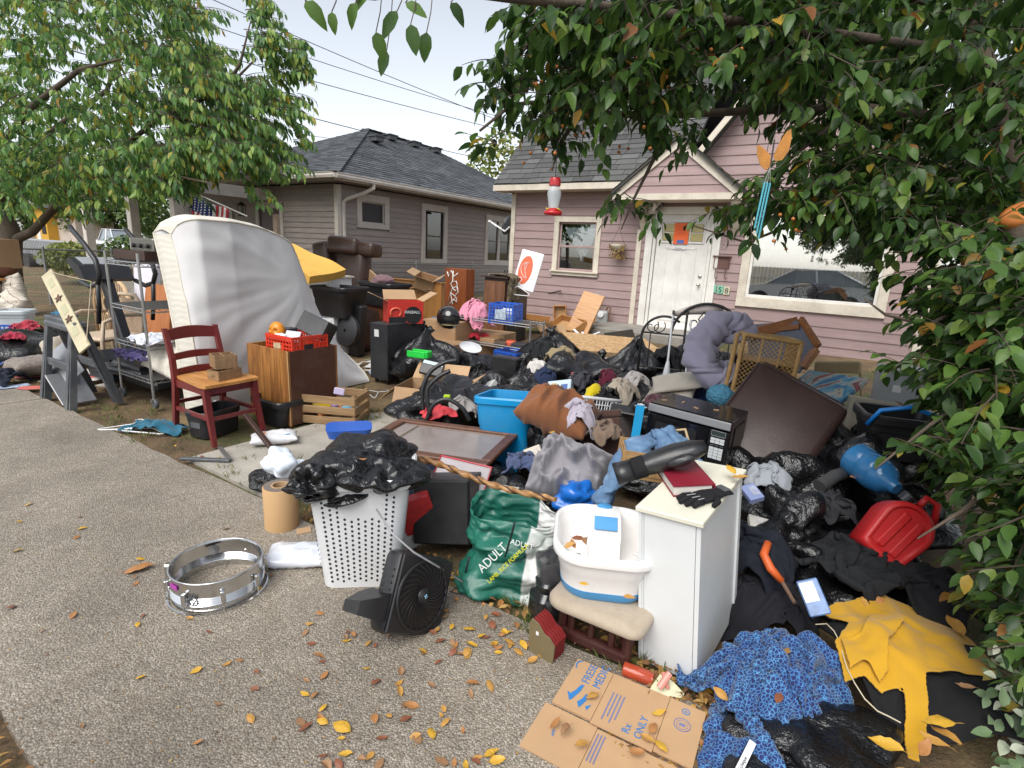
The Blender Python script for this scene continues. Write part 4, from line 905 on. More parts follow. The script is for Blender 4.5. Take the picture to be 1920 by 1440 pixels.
MAHO=mat('mahogany_paint',(.145,.018,.018),.38,var=.15,dirt=.08); SEATW=m_wood('seat_wood',(.56,.27,.08),(.42,.18,.045),5,'X'); PINE=m_wood('pine_slat',(.36,.24,.12),(.24,.14,.065),6,'X'); DKWOOD=m_wood('dark_wood',(.06,.025,.015),(.03,.012,.008)); MAPLE=m_wood('maple_laminate',(.52,.27,.095),(.44,.21,.07),5,'X',.4,.08); WALNUT=m_wood('walnut_panel',(.22,.10,.05),(.11,.045,.022))
def fab(name,col,rough=.9,var=.12,bs=.35,bscale=160,vs=6,sheen=None,dirt=0,dcol=(.16,.12,.08)):return mat(name,col,rough,var=var,vs=vs,bs=bs,bscale=bscale,bd=.002,sheen=(.2 if max(col)>.08 else 0) if sheen is None else sheen,dirt=dirt,dcol=dcol,spec=.25)
def m_bag():
    m,t,b=nt('black_bag_film'); v=coords(t)
    b.inputs['Base Color'].default_value=(.006,.006,.007,1); b.inputs['Roughness'].default_value=.22; b.inputs['Specular IOR Level'].default_value=.55
    n1=tnoise(t,v,6,4,.55,1.2); r=node(t,'ShaderNodeMapRange',{'Value':tnoise(t,v,5,3),'To Min':.16,'To Max':.40}); t.links.new(r.outputs[0],b.inputs['Roughness'])
    w=node(t,'ShaderNodeMath',{0:n1,1:.5},operation='SUBTRACT'); w=node(t,'ShaderNodeMath',{0:w.outputs[0]},operation='ABSOLUTE')
    n2=tnoise(t,v,26,3,.5,.6); h=node(t,'ShaderNodeMath',{0:w.outputs[0],1:3.0,2:n2},operation='MULTIPLY_ADD'); bump(t,b,h.outputs[0],.42,.02); return m
BAG=m_bag()
def tote(T,w,d,h,m,taper=.86,th=.006,rim=.025,name='tub'):
    def loop(k,z,o=0):return [(sx*(w/2*k+o),sy*(d/2*k+o),z) for sx,sy in ((-1,-1),(1,-1),(1,1),(-1,1))]
    def rl(k,z,o=0,r=.05):
        out=[]
        for (sx,sy,a0) in ((1,1,0),(-1,1,90),(-1,-1,180),(1,-1,270)):
            for q in range(5):
                a=R(a0+q*22.5); out.append((sx*(w/2*k-r)+math.cos(a)*(r+o),sy*(d/2*k-r)+math.sin(a)*(r+o),z))
        return out
    b=MB().loft([rl(taper,0),rl(taper+(1-taper)*.6,h*.6),rl(taper+(1-taper)*.62,h*.62,.006),rl(.985,h-.05,.006),rl(.99,h-.048,rim),rl(1,h-.012,rim),rl(1,h,rim-.008),rl(1,h-.002,-.004),rl(.985,h-.05,-th),rl(taper,.012,-th)])
    return b.out(name,m,T,35)
def crate(T,w,d,h,m,name='side',n=(7,5,5),t=.008):
    """lattice milk crate: four lattice sides and a lattice floor, each a part"""
    for ax,s in (('x',-1),('x',1),('y',-1),('y',1)):
        mb=MB(); L=w if ax=='x' else d; off=(d if ax=='x' else w)/2-t/2; k=n[0] if ax=='x' else n[1]
        def bx(u,z,su,sz,th=t):
            mb.box(((u,s*off,z) if ax=='x' else (s*off,u,z)),((su,th,sz) if ax=='x' else (th,su,sz)))
        LL=L if ax=='x' else L-2*t
        bx(0,h-.012,LL,.024,t*1.5); bx(0,.012,LL,.024)
        for i in range(k+1):bx(-LL/2+LL*i/k if 0<i<k else (-LL/2+.008 if i==0 else LL/2-.008),h/2,.018 if i in (0,k) else .011,h-.048)
        for j in range(1,n[2]):bx(0,h*j/n[2],LL,.010,t*.8)
        bx(0,h*.5,LL*.36,h*.22,t*.9)
        mb.out(name,m,T)
    mb=MB()
    for i in range(n[0]):mb.box((-w/2+w*(i+.5)/n[0],0,.006),(.01,d-.02,.008))
    for i in range(n[1]):mb.box((0,-d/2+d*(i+.5)/n[1],.006),(w-.02,.01,.007))
    mb.out('base',m,T)
def carton(T,w,d,h,m=None,flaps=True,seed=0,th=.005,angs=None):
    m=m or CARD; rr=random.Random(seed)
    MB().box((0,-d/2,h/2),(w,th,h)).box((0,d/2,h/2),(w,th,h)).box((-w/2,0,h/2),(th,d-th,h)).box((w/2,0,h/2),(th,d-th,h)).box((0,0,th/2+.001),(w-th,d-th,th)).out('box',m,T)
    if flaps:
        for i,(ax,s,L,fl) in enumerate((('x',-1,w,d/2),('x',1,w,d/2),('y',-1,d,w/2),('y',1,d,w/2))):
            a=angs[i] if angs else rr.uniform(-70,40)
            if a is None:continue
            fl=min(fl,.22); c,sn=math.cos(R(a)),math.sin(R(a))
            mb=MB(); o=(s*(d/2) if ax=='x' else s*(w/2)); e=s*c*fl; z1=h+sn*fl
            pts=[(-L/2+.004,o,h+.002),(L/2-.004,o,h+.002),(L/2-.01,o+e,z1),(-L/2+.01,o+e,z1)]
            if ax=='y':pts=[(b,a_,z) for a_,b,z in pts]
            mb.poly(pts).solid(th).out('flap',CARDIN if a>0 else m,T)
def wire_shelf(T,w,d,levels,h,feet='caster',n=22,rr=.0125,zig=True):
    for sx in (-1,1):
        for sy in (-1,1):
            p=MB().tube([(sx*w/2,sy*d/2,.07 if feet=='caster' else 0),(sx*w/2,sy*d/2,h)],rr,8);
            p=p.out('post',STEEL,T,40)
            if feet=='caster':
                MB().lathe([(0,-.014),(.04,-.014),(.045,-.008),(.045,.008),(.04,.014),(0,.014)],14,mtx=Matrix.Translation((sx*w/2+.015,sy*d/2,.045))@ Matrix.Rotation(R(90),4,'X')).out('caster_wheel',GRYP,p,40)
                MB().box((sx*w/2,sy*d/2,.075),(.03,.05,.03)).out('caster_fork',STEEL,p)
    for z in levels:
        mb=MB()
        for zz in (z,z-.032):
            for s in (-1,1):mb.tube([(-w/2,s*d/2,zz),(w/2,s*d/2,zz)],.0055,5).tube([(s*w/2,-d/2,zz),(s*w/2,d/2,zz)],.0055,5)
        for i in range(n):x=-w/2+w*(i+.5)/n; mb.tube([(x,-d/2,z+.003),(x,d/2,z+.003)],.0032,4)
        for k in range(3):mb.tube([(-w/2,-d/2+d*(k+.5)/3,z-.003),(w/2,-d/2+d*(k+.5)/3,z-.003)],.003,4)
        for s in (-1,1):
            m=max(4,int(w/.05)); mb.tube([(-w/2+w*i/m,s*d/2,z-(.032 if i%2 else 0)) for i in range(m+1)],.0036,4)
            m=max(4,int(d/.05)); mb.tube([(s*w/2,-d/2+d*i/m,z-(.032 if i%2 else 0)) for i in range(m+1)],.0036,4)
        mb.out('wire_shelf',STEEL,T)
def cloth_at(name,label,cat,me,p,rz=0,group=None):
    o=link(name,me,None,p,(0,0,rz)); return tag(o,label,cat,group)
def soft(name,m,dims,seed,lump=.1,sub=4,knot=False,sag=.5,loose=1.06):return bag_mesh(name,m,dims,seed,knot,loose,sub,lump,sag)
# ================================================================ left of the mattress
def sawhorse():
    a,b=G(88,748),G(131,769); T=thing('sawhorse','grey plastic folding sawhorse standing at the edge of the sidewalk','sawhorse',(a+b)/2,AW); h=.76; L=.56
    MB().box((0,.14,h-.02),(L+.12,.09,.05),bev=.01).box((0,.14,h-.065),(L+.06,.13,.06),bev=.015).out('top_beam',GRYP,T)
    for s in (-1,1):
        for y0,y1 in ((.105,0),(.175,.36)):
            lg=MB().loft([[(s*L/2+dx,y1+dy,0) for dx,dy in ((-.055,-.028),(.055,-.028),(.055,.028),(-.055,.028))],[(s*(L/2-.02)+dx,y0+dy,h-.05) for dx,dy in ((-.035,-.02),(.035,-.02),(.035,.02),(-.035,.02))]]).out('leg',GRYP,T)
            lg2=MB().loft([[(s*L/2+dx,y1-.03,.02) for dx in (-.03,.03)]+[(s*L/2+dx,y1-.036,.02) for dx in (.03,-.03)],[(s*(L/2-.02)+dx,y0-.022,h-.1) for dx in (-.018,.018)]+[(s*(L/2-.02)+dx,y0-.028,h-.1) for dx in (.018,-.018)]]).out('rib',GRYP,lg)
    for y in (.055,.26):MB().box((0,y,.36),(L-.05,.03,.07),bev=.006).out('brace',GRYP,T)
sawhorse()
def rack():
    a,b=G(240,742),G(282,768); c=(a+b)/2+N*.42; T=thing('wire_rack','four-tier zinc wire rack on casters beside the mattress','rack',c,AW)
    wire_shelf(T,(b-a).length,.84,[.26,.56,.89,1.28],1.36); return c,(b-a).length
RC,RW=rack()
def on_rack():
    T=thing('camp_stove','worn steel camp stove in a shallow wooden tray on the wire rack','stove',up(RC+N*.05,1.29),AW)
    MB().box((0,0,.02),(.56,.8,.02)).box((0,-.40,.05),(.58,.02,.08)).box((0,.40,.05),(.58,.02,.08)).box((-.28,0,.05),(.02,.78,.08)).box((.28,0,.05),(.02,.78,.08)).out('tray',DKWOOD,T)
    TS=mat('tarnished_steel',(.24,.23,.21),.4,.85,dirt=.5); MB().box((0,-.05,.12),(.42,.5,.15),bev=.01).out('body',TS,T); MB().box((0,.16,.23),(.40,.03,.16),bev=.006).out('back_plate',TS,T)
    for x in (-.13,0,.13):MB().lathe([(.02,0),(.022,.02),(.0,.024)],10,mtx=Matrix.Translation((x,-.30,.13))@ Matrix.Rotation(R(90),4,'X')).out('knob',BLKP,T)
    for x in (-.1,.1):MB().lathe([(.05,.2),(.055,.215),(.04,.22),(.0,.21)],14,c=(x,-.05,0)).out('burner',BLKP,T)
    for i in range(6):MB().tube([(-.19+i*.076,-.26,.215),(-.19+i*.076,.14,.215)],.004,5).out('grate_bar',TS,T)
on_rack()
def treadmill():
    a=G(205,745); T=thing('treadmill','black folded exercise treadmill with upright console and long curved handrails','treadmill',a-W*.42+N*.12,AW)
    DK=mat('charcoal_plastic',(.012,.013,.016),.4,dirt=.12,dcol=(.08,.08,.08)); SIL=mat('silver_plastic',(.4,.41,.43),.35,.3)
    MB().box((.35,.35,.14),(1.1,.56,.10),bev=.03).out('deck',DK,T); MB().box((.38,.35,.20),(1.0,.42,.012)).out('belt',BLKP,T)
    MB().loft([[(-.35,y,.06),(-.42,y,.16),(-.3,y,.33),(-.02,y,.38),(.14,y,.30),(.2,y,.08)] for y in (.02,.06,.64,.68)]).out('motor_hood',DK,T,30)
    for y in (.02,.68):MB().box((.3,y,.22),(1.1,.09,.07),rot=(0,R(-4),0),bev=.02).out('side_rail',DK,T)
    letter('lettering','PRO-FORM',.06,SIL,T,(.18,-.03,.25),(R(90),R(-10),0)); MB().box((.02,-.02,.22),(.07,.02,.035),rot=(0,R(-25),0),bev=.008).out('release_tab',mat('orange_red',(.5,.05,.02),.4),T)
    tops=[]
    MB().bar((-.18,.34,.25),(-.56,.34,1.06),.10,.10,bev=.015).out('upright',DK,T)
    MB().loft([[(-.86,y,1.20),(-.80,y,1.25),(-.56,y,1.17),(-.46,y,1.04),(-.53,y,1.01)] for y in (.12,.16,.54,.58)]).out('console',DK,T,30); MB().box((-.69,.35,1.218),(.2,.34,.01),rot=(0,R(18),0)).out('console_face',SIL,T)
    for y in (.10,.60):
        MB().tube([(-.50,y,1.02),(-.28,y,.98),(-.1,y,1.02),(-.03,y,1.12),(-.08,y,1.25),(-.3,y,1.40),(-.52,y,1.52),(-.58,y,1.56)],.024,8).out('handrail',BLKP,T,True)
        MB().tube([(-.10,y,1.02),(-.14,y,.8),(-.2,y,.62)],.022,8).out('grab_tube',BLKP,T,True)
    MB().box((.5,.1,.28),(.55,.2,.08),bev=.02).out('foot_tray',DK,T)
treadmill()
def star_sign():
    a,b=D(88,512,4.75),D(160,655,4.45); T=thing('wooden_sign','long cream wooden sign with brown stars leaning across the sawhorse','sign',(a+b)/2)
    CR_=mat('cream_board',(.50,.44,.29),.6,dirt=.35); L=(b-a).length; x=(b-a).normalized(); z=-(FW-x*FW.dot(x)).normalized(); y=z.cross(x)
    M=Matrix((x,y,z)).transposed(); T.rotation_euler=M.to_euler(); MB().box((0,0,0),(L,.115,.018),bev=.003).out('board',CR_,T)
    BR=mat('star_brown',(.09,.04,.02),.6)
    def star(cx,cy,r):return [(cx+(r if k%2==0 else r*.42)*math.cos(k*math.pi/5+.3),cy+(r if k%2==0 else r*.42)*math.sin(k*math.pi/5+.3)) for k in range(10)]
    for cx in (-.14,.12):MB().prism(star(cx,0,.042),.008,Matrix.Translation((0,0,.0095))).out('star',BR,T)
    for cx in (-.34,.0,.26):MB().box((cx,.0,.0105),(.10,.05,.002)).out('painted_word',mat('sage_paint',(.40,.38,.24),.7),T)
    MB().tube([(-L/2+.05,.05,.02),(0,.35,.05),(L/2-.03,.05,.02)],.003,5).out('cord',mat('jute',(.5,.42,.3),.9),T)
star_sign()
def left_boxes():
    p=GY(0,625); T=thing('side_table','round wooden table with splayed black legs carrying a cardboard box','table',p); h=.78
    MB().lathe([(0,0),(.34,0),(.36,.02),(.34,.04),(0,.04)],24,c=(0,0,h)).out('table_top',m_wood('honey_wood',(.40,.2,.06),(.3,.13,.04)),T,30)
    for k in range(4):a=k*1.57+.4; MB().tube([(.1*math.cos(a),.1*math.sin(a),h),(.36*math.cos(a),.36*math.sin(a),0)],.016,6).out('leg',BLACKM,T)
    MB().lathe([(0,.0),(.27,0),(.32,.06),(.33,.14),(.31,.14),(.3,.06),(0,.02)],24,c=(0,0,h+.045)).out('tray',mat('dark_red_basket',(.14,.05,.025),.6,bs=.4),T,True)
    c=thing('cardboard_box','large closed cardboard box on a round wooden table under the cherry tree','box',p+Vector((.0,0,h+.17)),R(-14)); carton(c,.62,.48,.40,flaps=False); MB().box((0,0,.401),(.62,.48,.006)).out('lid',CARD,c); MB().box((0,-.243,.2),(.62,.003,.006)).out('seam',CARDIN,c)
    me=pillow_mesh('sack',m_plaid(),.5,.62,.3,3,26,loose=1.08); s=link('plaid_sack',me,None,p+Vector((.62,-.1,.32)),(R(78),R(18),R(-30))); tag(s,'cream plaid cloth sack hanging beside the cardboard box','sack')
    me=pillow_mesh('sack',m_plaid(),.34,.5,.16,7,22,loose=1.1); tag(link('plaid_cloth',me,None,p+Vector((.42,.05,.62)),(R(85),R(-12),R(-20))),'upper knot of cream plaid cloth hung on the box','cloth')
def m_plaid():
    if 'plaid' in MATS:return MATS['plaid']
    m,t,b=nt('plaid'); v=coords(t); br=node(t,'ShaderNodeTexBrick',{'Vector':v,'Scale':11.,'Color1':(.55,.50,.42,1),'Color2':(.52,.46,.38,1),'Mortar':(.20,.15,.13,1),'Mortar Size':.04,'Brick Width':1.,'Row Height':1.}); br.offset=0
    t.links.new(br.outputs[0],b.inputs['Base Color']); b.inputs['Roughness'].default_value=.9; MATS['plaid']=m; return m
left_boxes()
def rattan():
    RT=mat('pale_rattan',(.50,.34,.19),.6,var=.25,vs=14,bs=.4,bscale=70); p=GY(205,640)
    T=thing('rattan_headboard','arched cane headboard leaning behind the wire rack','headboard',p,AW)
    arch=[(-.6,.1,0),(-.58,.1,.55),(-.42,.1,.80),(-.15,.1,.92),(.15,.1,.92),(.42,.1,.80),(.58,.1,.55),(.6,.1,0)]
    MB().tube(arch,.028,8).out('arch',RT,T,True)
    for i in range(17):
        x=-.52+i*.065; MB().tube([(x,.1,.05),(x*1.0,.1,.88-(abs(x)/.6)**2*.3)],.011,6).out('cane',RT,T)
    MB().tube([(.24*math.cos(a*.42),.08,.5+.16*math.sin(a*.42)) for a in range(15)],.02,8,closed=True).out('oval_ring',RT,T,True); MB().lathe([(0,0),(.22,0),(.22,.01),(0,.01)],24,mtx=Matrix.Translation((0,.095,.5))@ Matrix.Rotation(R(90),4,'X'),sy=.66).out('oval_panel',DARK,T)
    q=GY(212,690); C_=thing('rattan_chair','weathered cane armchair with rounded back behind the cream pillow','chair',q,AW+R(15)); RG=mat('greyed_rattan',(.46,.36,.26),.7,var=.2,vs=20,bs=.4,bscale=90)
    MB().tube([(-.27,.2,.35),(-.25,.25,.7),(-.12,.27,.83),(.12,.27,.83),(.25,.25,.7),(.27,.2,.35)],.022,8).out('back_frame',RG,C_,True)
    MB().grid([[(-.24+.48*i/10,.24+.02*math.sin(i),.38+.42*j/6*(1-.12*abs(i-5)/5)) for i in range(11)] for j in range(7)]).solid(.01).out('woven_back',mat('woven_cane',(.36,.26,.18),.8,var=.4,vs=60,bs=.5,bscale=120),C_)
    for s in (-1,1):
        MB().tube([(s*.27,.2,.62),(s*.31,-.05,.64),(s*.3,-.25,.58),(s*.27,-.27,.35),(s*.27,-.27,0)],.02,8).out('arm',RG,C_,True); MB().tube([(s*.26,.22,.4),(s*.27,.24,0)],.02,8).out('leg',RG,C_)
    MB().box((0,-.02,.38),(.52,.5,.05),bev=.02).out('seat',RG,C_)
    g=GY(182,600); tag(MB().box((0,0,0),(.13,.09,.1),bev=.02).out('green_tub',mat('lime_plastic',(.12,.5,.05),.4),loc=g+Vector((0,-.12,.68)),rot=(0,0,.3)),'small bright green plastic tub in front of the cane headboard','tub')
rattan()
def behind_rack():
    FO=mat('white_foam',(.62,.60,.66),.85,bs=.2); p=GY(268,640); tag(MB().prism([(0,0),(.55,0),(.62,.75),(.5,.82),(.18,.86),(.1,.8),(-.06,.5)],.05,Matrix.Rotation(R(82),4,'X')).out('foam_sheet',FO,loc=up(p,.55),rot=(0,0,AW)),'white foam sheet standing between wire rack and mattress','foam')
    tag(MB().box((0,0,.45),(.7,.03,.9)).out('board',m_wood('orange_board',(.45,.16,.05),(.36,.12,.03)),loc=GY(290,660),rot=(R(-10),0,AW)),'orange-brown wooden board behind the wire rack','board')
    me=pillow_mesh('pillow',fab('cream_cotton',(.60,.56,.48)),.50,.38,.15,5,34,loose=1.07); tag(link('cream_pillow',me,None,G(226,690,.40)+N*.48,(R(58),R(14),AW+R(10))),'cream bed pillow slumped on the treadmill deck','pillow')
    me=cloth_mesh('cloth',fab('purple_print',(.055,.045,.13),var=.5,vs=18),(.7,.5),30,24,.55,on_floor(0),4); cloth_at('purple_garment','dark purple printed garment beside the cream pillow','clothes',me,G(262,668,.42),AW)
    me=cloth_mesh('cloth',fab('white_shirt',(.66,.68,.74)),(.7,.5),30,24,.6,on_floor(0),6); cloth_at('white_shirt','white crumpled shirt on the wire rack by the mattress','clothes',me,G(292,640,.58),AW)
behind_rack()
def left_heap():
    def cl(nm,lb,x,y,z,col,size,comp,seed,balls=(),var=.15,vs=8):
        me=cloth_mesh('cloth',fab(nm+'_fabric',col,var=var,vs=vs),size,34,28,comp,on_floor(0,balls),seed); cloth_at(nm,lb,'clothes',me,up(GY(x,y),z),seed)
    for i,(x,y,w,h,sd) in enumerate(((30,690,.9,.42,41),(115,668,.8,.36,42),(-20,640,.8,.35,43))):tag(link('black_bag',soft('black_bag',BAG,(w,w*.8,h),sd,.14),None,GY(x,y),(0,0,sd)),['slumped black bag under the clothes by the sawhorse','black bag behind the patterned cushion near the sawhorse','flat black bag at the foot of the round table'][i],'bag')
    b=[(0,0,0,.3,.25,.24)]
    cl('red_garment','red crumpled garment on top of the heap by the sawhorse',62,672,.28,(.34,.03,.05),(.55,.4),.6,3,[(0,0,0,.2,.16,.12)]); cl('crimson_garment','crimson shirt hanging down the heap beside the blue crate',40,690,.12,(.30,.02,.045),(.45,.4),.55,5,b)
    cl('navy_garment','dark navy trousers lying at the sidewalk edge',8,722,.0,(.018,.022,.035),(.6,.45),.6,8,[(0,0,0,.2,.2,.1)]); cl('teal_garment','teal blue garment under the treadmill console',128,652,.2,(.03,.13,.22),(.5,.35),.6,9,b); cl('blue_garment','blue jersey beneath the crimson shirt',22,702,.02,(.03,.07,.20),(.5,.4),.6,10,[(0,0,0,.2,.2,.12)])
    cu=link('patterned_cushion',pillow_mesh('cushion',fab('pebble_print',(.17,.14,.12),var=.8,vs=30),.62,.4,.2,8),None,GY(62,706),(0,R(-6),AW)); tag(cu,'brown spotted floor cushion in the clothes heap','cushion')
    cu=link('beige_bundle',soft('bundle',fab('beige_canvas',(.40,.35,.28)),(.4,.36,.34),12),None,up(GY(118,690),.05),(0,0,1)); tag(cu,'beige canvas bundle behind the sawhorse leg','bundle')
    T=thing('milk_crate','blue plastic milk crate at the left end of the clothes heap','crate',up(GY(4,672),.12),.2); crate(T,.36,.33,.26,mat('royal_blue_plastic',(.02,.09,.45),.4,dirt=.15))
    T=thing('storage_bin','frosted clear plastic bin above the red garment','bin',up(GY(40,648),.22),.3); tote(T,.34,.26,.26,mat('frosted_plastic',(.55,.6,.62),.3,alpha=.75))
    T=thing('laptop','open grey laptop leaning against the sawhorse legs','laptop',G(112,752),AW); MB().box((-.12,.1,.30),(.42,.012,.28),rot=(R(-35),R(34),0),bev=.004).out('lid',mat('aluminium',(.32,.33,.34),.35,.7,dirt=.4),T); MB().box((.06,.08,.12),(.40,.26,.018),rot=(0,R(34),0),bev=.005).out('base',MATS['aluminium'],T)
    for nm,lb,x,y,s,col,rz in (('yellow_book','thick yellow paperback lying before the heap',30,700,(.28,.2,.035),(.55,.30,.03),.2),('pink_folder','pink folder beside the yellow paperback',55,706,(.22,.15,.012),(.5,.14,.16),.7)):
        T=thing(nm,lb,'book',up(G(x,y),.0),rz); MB().box((0,0,s[2]/2+.004),s,bev=.003).out('cover',mat(nm+'_cover',col,.5),T); MB().box((.002,0,s[2]/2+.004),(s[0]+.002,s[1]-.012,s[2]*.7)).out('pages',mat('paper',(.68,.66,.6),.9),T)
    rr=random.Random(9)
    for i in range(26):
        x,y=rr.uniform(0,200),rr.uniform(700,730)
        if i>15:x,y=rr.uniform(660,740),rr.uniform(640,700)
        me=MB().grid([[(u*.05*(1+rr.random()),v*.04,.006+.01*rr.random()) for u in range(4)] for v in range(4)]).out('paper_scrap',mat(f'scrap{i%4}',[(.62,.62,.6),(.55,.5,.42),(.5,.12,.1),(.35,.42,.55)][i%4],.8),loc=GY(x,y)+Vector((0,0,.012)),rot=(0,0,rr.uniform(0,6)))
        tag(me,'torn scrap of paper on the bare ground '+ ('by the sawhorse' if i<=15 else 'by the black bin'),'paper','paper scraps by the sawhorse' if i<=15 else 'paper scraps by the black bin')
left_heap()
# ---- mattress
def mattress():
    A,B=G(384,788),G(692,716); T=thing('mattress','large white mattress standing on edge and slumping down at its far end','mattress',A)
    hs=[(0,1.66),(.25,1.66),(.4,1.63),(.55,1.56),(.63,1.48),(.70,1.28),(.8,.96),(.9,.62),(1,.30)]
    def hh(u):
        for (a,x),(b,y) in zip(hs,hs[1:]):
            if u<=b:f=(u-a)/(b-a); return x+(y-x)*f
        return hs[-1][1]
    d=(B-A); back=Vector((-.80,.60,0)); side=Vector((-.89,.45,0)); nu,nv=90,60; TK=.24
    def S(u,v,off):
        h=(hh(max(0,u-.03))+hh(u)+hh(min(1,u+.03)))/3; h-=.13*(1-math.sqrt(max(0,1-(1-min(1,u/.07))**2))); ln=math.sqrt(max(0,1.66**2-h*h)); lean=.10+.55*ln*.6
        v2=v
        p=d*u+back*(lean*v2**1.6)+Vector((0,0,h*v2))
        # slack ticking: creases fan out from the slumped shoulder
        cx,cy=u-.62,v-.75; a=math.atan2(cy,cx); r=math.hypot(cx,cy)
        fold=.6*(.009*math.sin(a*15+2.6*math.sin(r*5)+1+2*noise.noise(Vector((u*4,v*4,1))))+.005*math.sin(a*31+r*8+3*noise.noise(Vector((u*5,v*5,7)))))*min(1,r*2.4)*math.exp(-((r-.45)/.5)**2)
        fold+=.016*noise.noise(Vector((u*3,v*3,2)))+.005*noise.noise(Vector((u*9-v*7,v*3+u*2,5)))
        return p+side*(off-fold*(1 if off<TK*.5 else .3))
    rad=.06
    P=[[S(i/nu,min(1,max(0,j/nv)),0) for j in range(nv+1)] for i in range(nu+1)]
    TICK=mat('mattress_ticking',(.60,.59,.585),.85,var=.04,dirt=.14,vs=2,dcol=(.42,.38,.34)); BORD=m_border()
    MB().grid(P).out('top_panel',TICK,T,True)
    def rim(uv):
        out=[]
        for k in range(9):a=k/8; o=TK*a; bul=.035*math.sin(math.pi*a); out.append((o,bul))
        return out
    G_=[]
    for i in range(nu+1):G_.append([S(i/nu,1,o)+Vector((0,0,b)) for o,b in rim(0)])
    MB().grid(G_).out('top_border',BORD,T,True)
    G_=[[S(0,j/nv,o)-d.normalized()*b for o,b in rim(0)] for j in range(nv+1)]
    MB().grid(G_).out('end_border',BORD,T,True)
    G_=[[S(1,j/nv,o)+d.normalized()*b for o,b in rim(0)] for j in range(nv+1)]; MB().grid(G_).out('end_border',BORD,T,True)
    MB().grid([[S(i/nu,j/nv,TK) for j in range(nv+1)] for i in range(nu+1)]).out('bottom_panel',TICK,T,True)
    PIP=mat('piping',(.64,.60,.50),.8);
    for o in (.0,TK):MB().tube([S(0,j/30,o) for j in range(31)]+[S(i/60,1,o) for i in range(1,61)]+[S(1,1-j/12,o) for j in range(1,13)],.009,6).out('piping',PIP,T,True)
def m_border():
    m,t,b=nt('quilted_border'); v=coords(t); w=node(t,'ShaderNodeTexWave',{'Vector':coords(t,(1,1,1)),'Scale':9.,'Distortion':0.},bands_direction='Z'); w2=node(t,'ShaderNodeTexWave',{'Vector':coords(t,(1.6,1.6,1)),'Scale':6.,'Distortion':3.5,'Detail':0.},bands_direction='Z')
    c=mixc(t,w2.outputs[0],(.57,.54,.47),(.60,.57,.50)); t.links.new(c,b.inputs['Base Color']); b.inputs['Roughness'].default_value=.85; bump(t,b,w2.outputs[0],.25,.005); return m
mattress()
st=tag(MB().box((0,0,.95),(.085,.06,1.9),bev=.006).out('wooden_stake',m_wood('weathered_stake',(.32,.25,.18),(.22,.16,.11)),loc=GY(530,640)+Vector((0,0,0)),rot=(R(-2),R(-3),AW)),'weathered square wooden stake standing behind the mattress','stake')
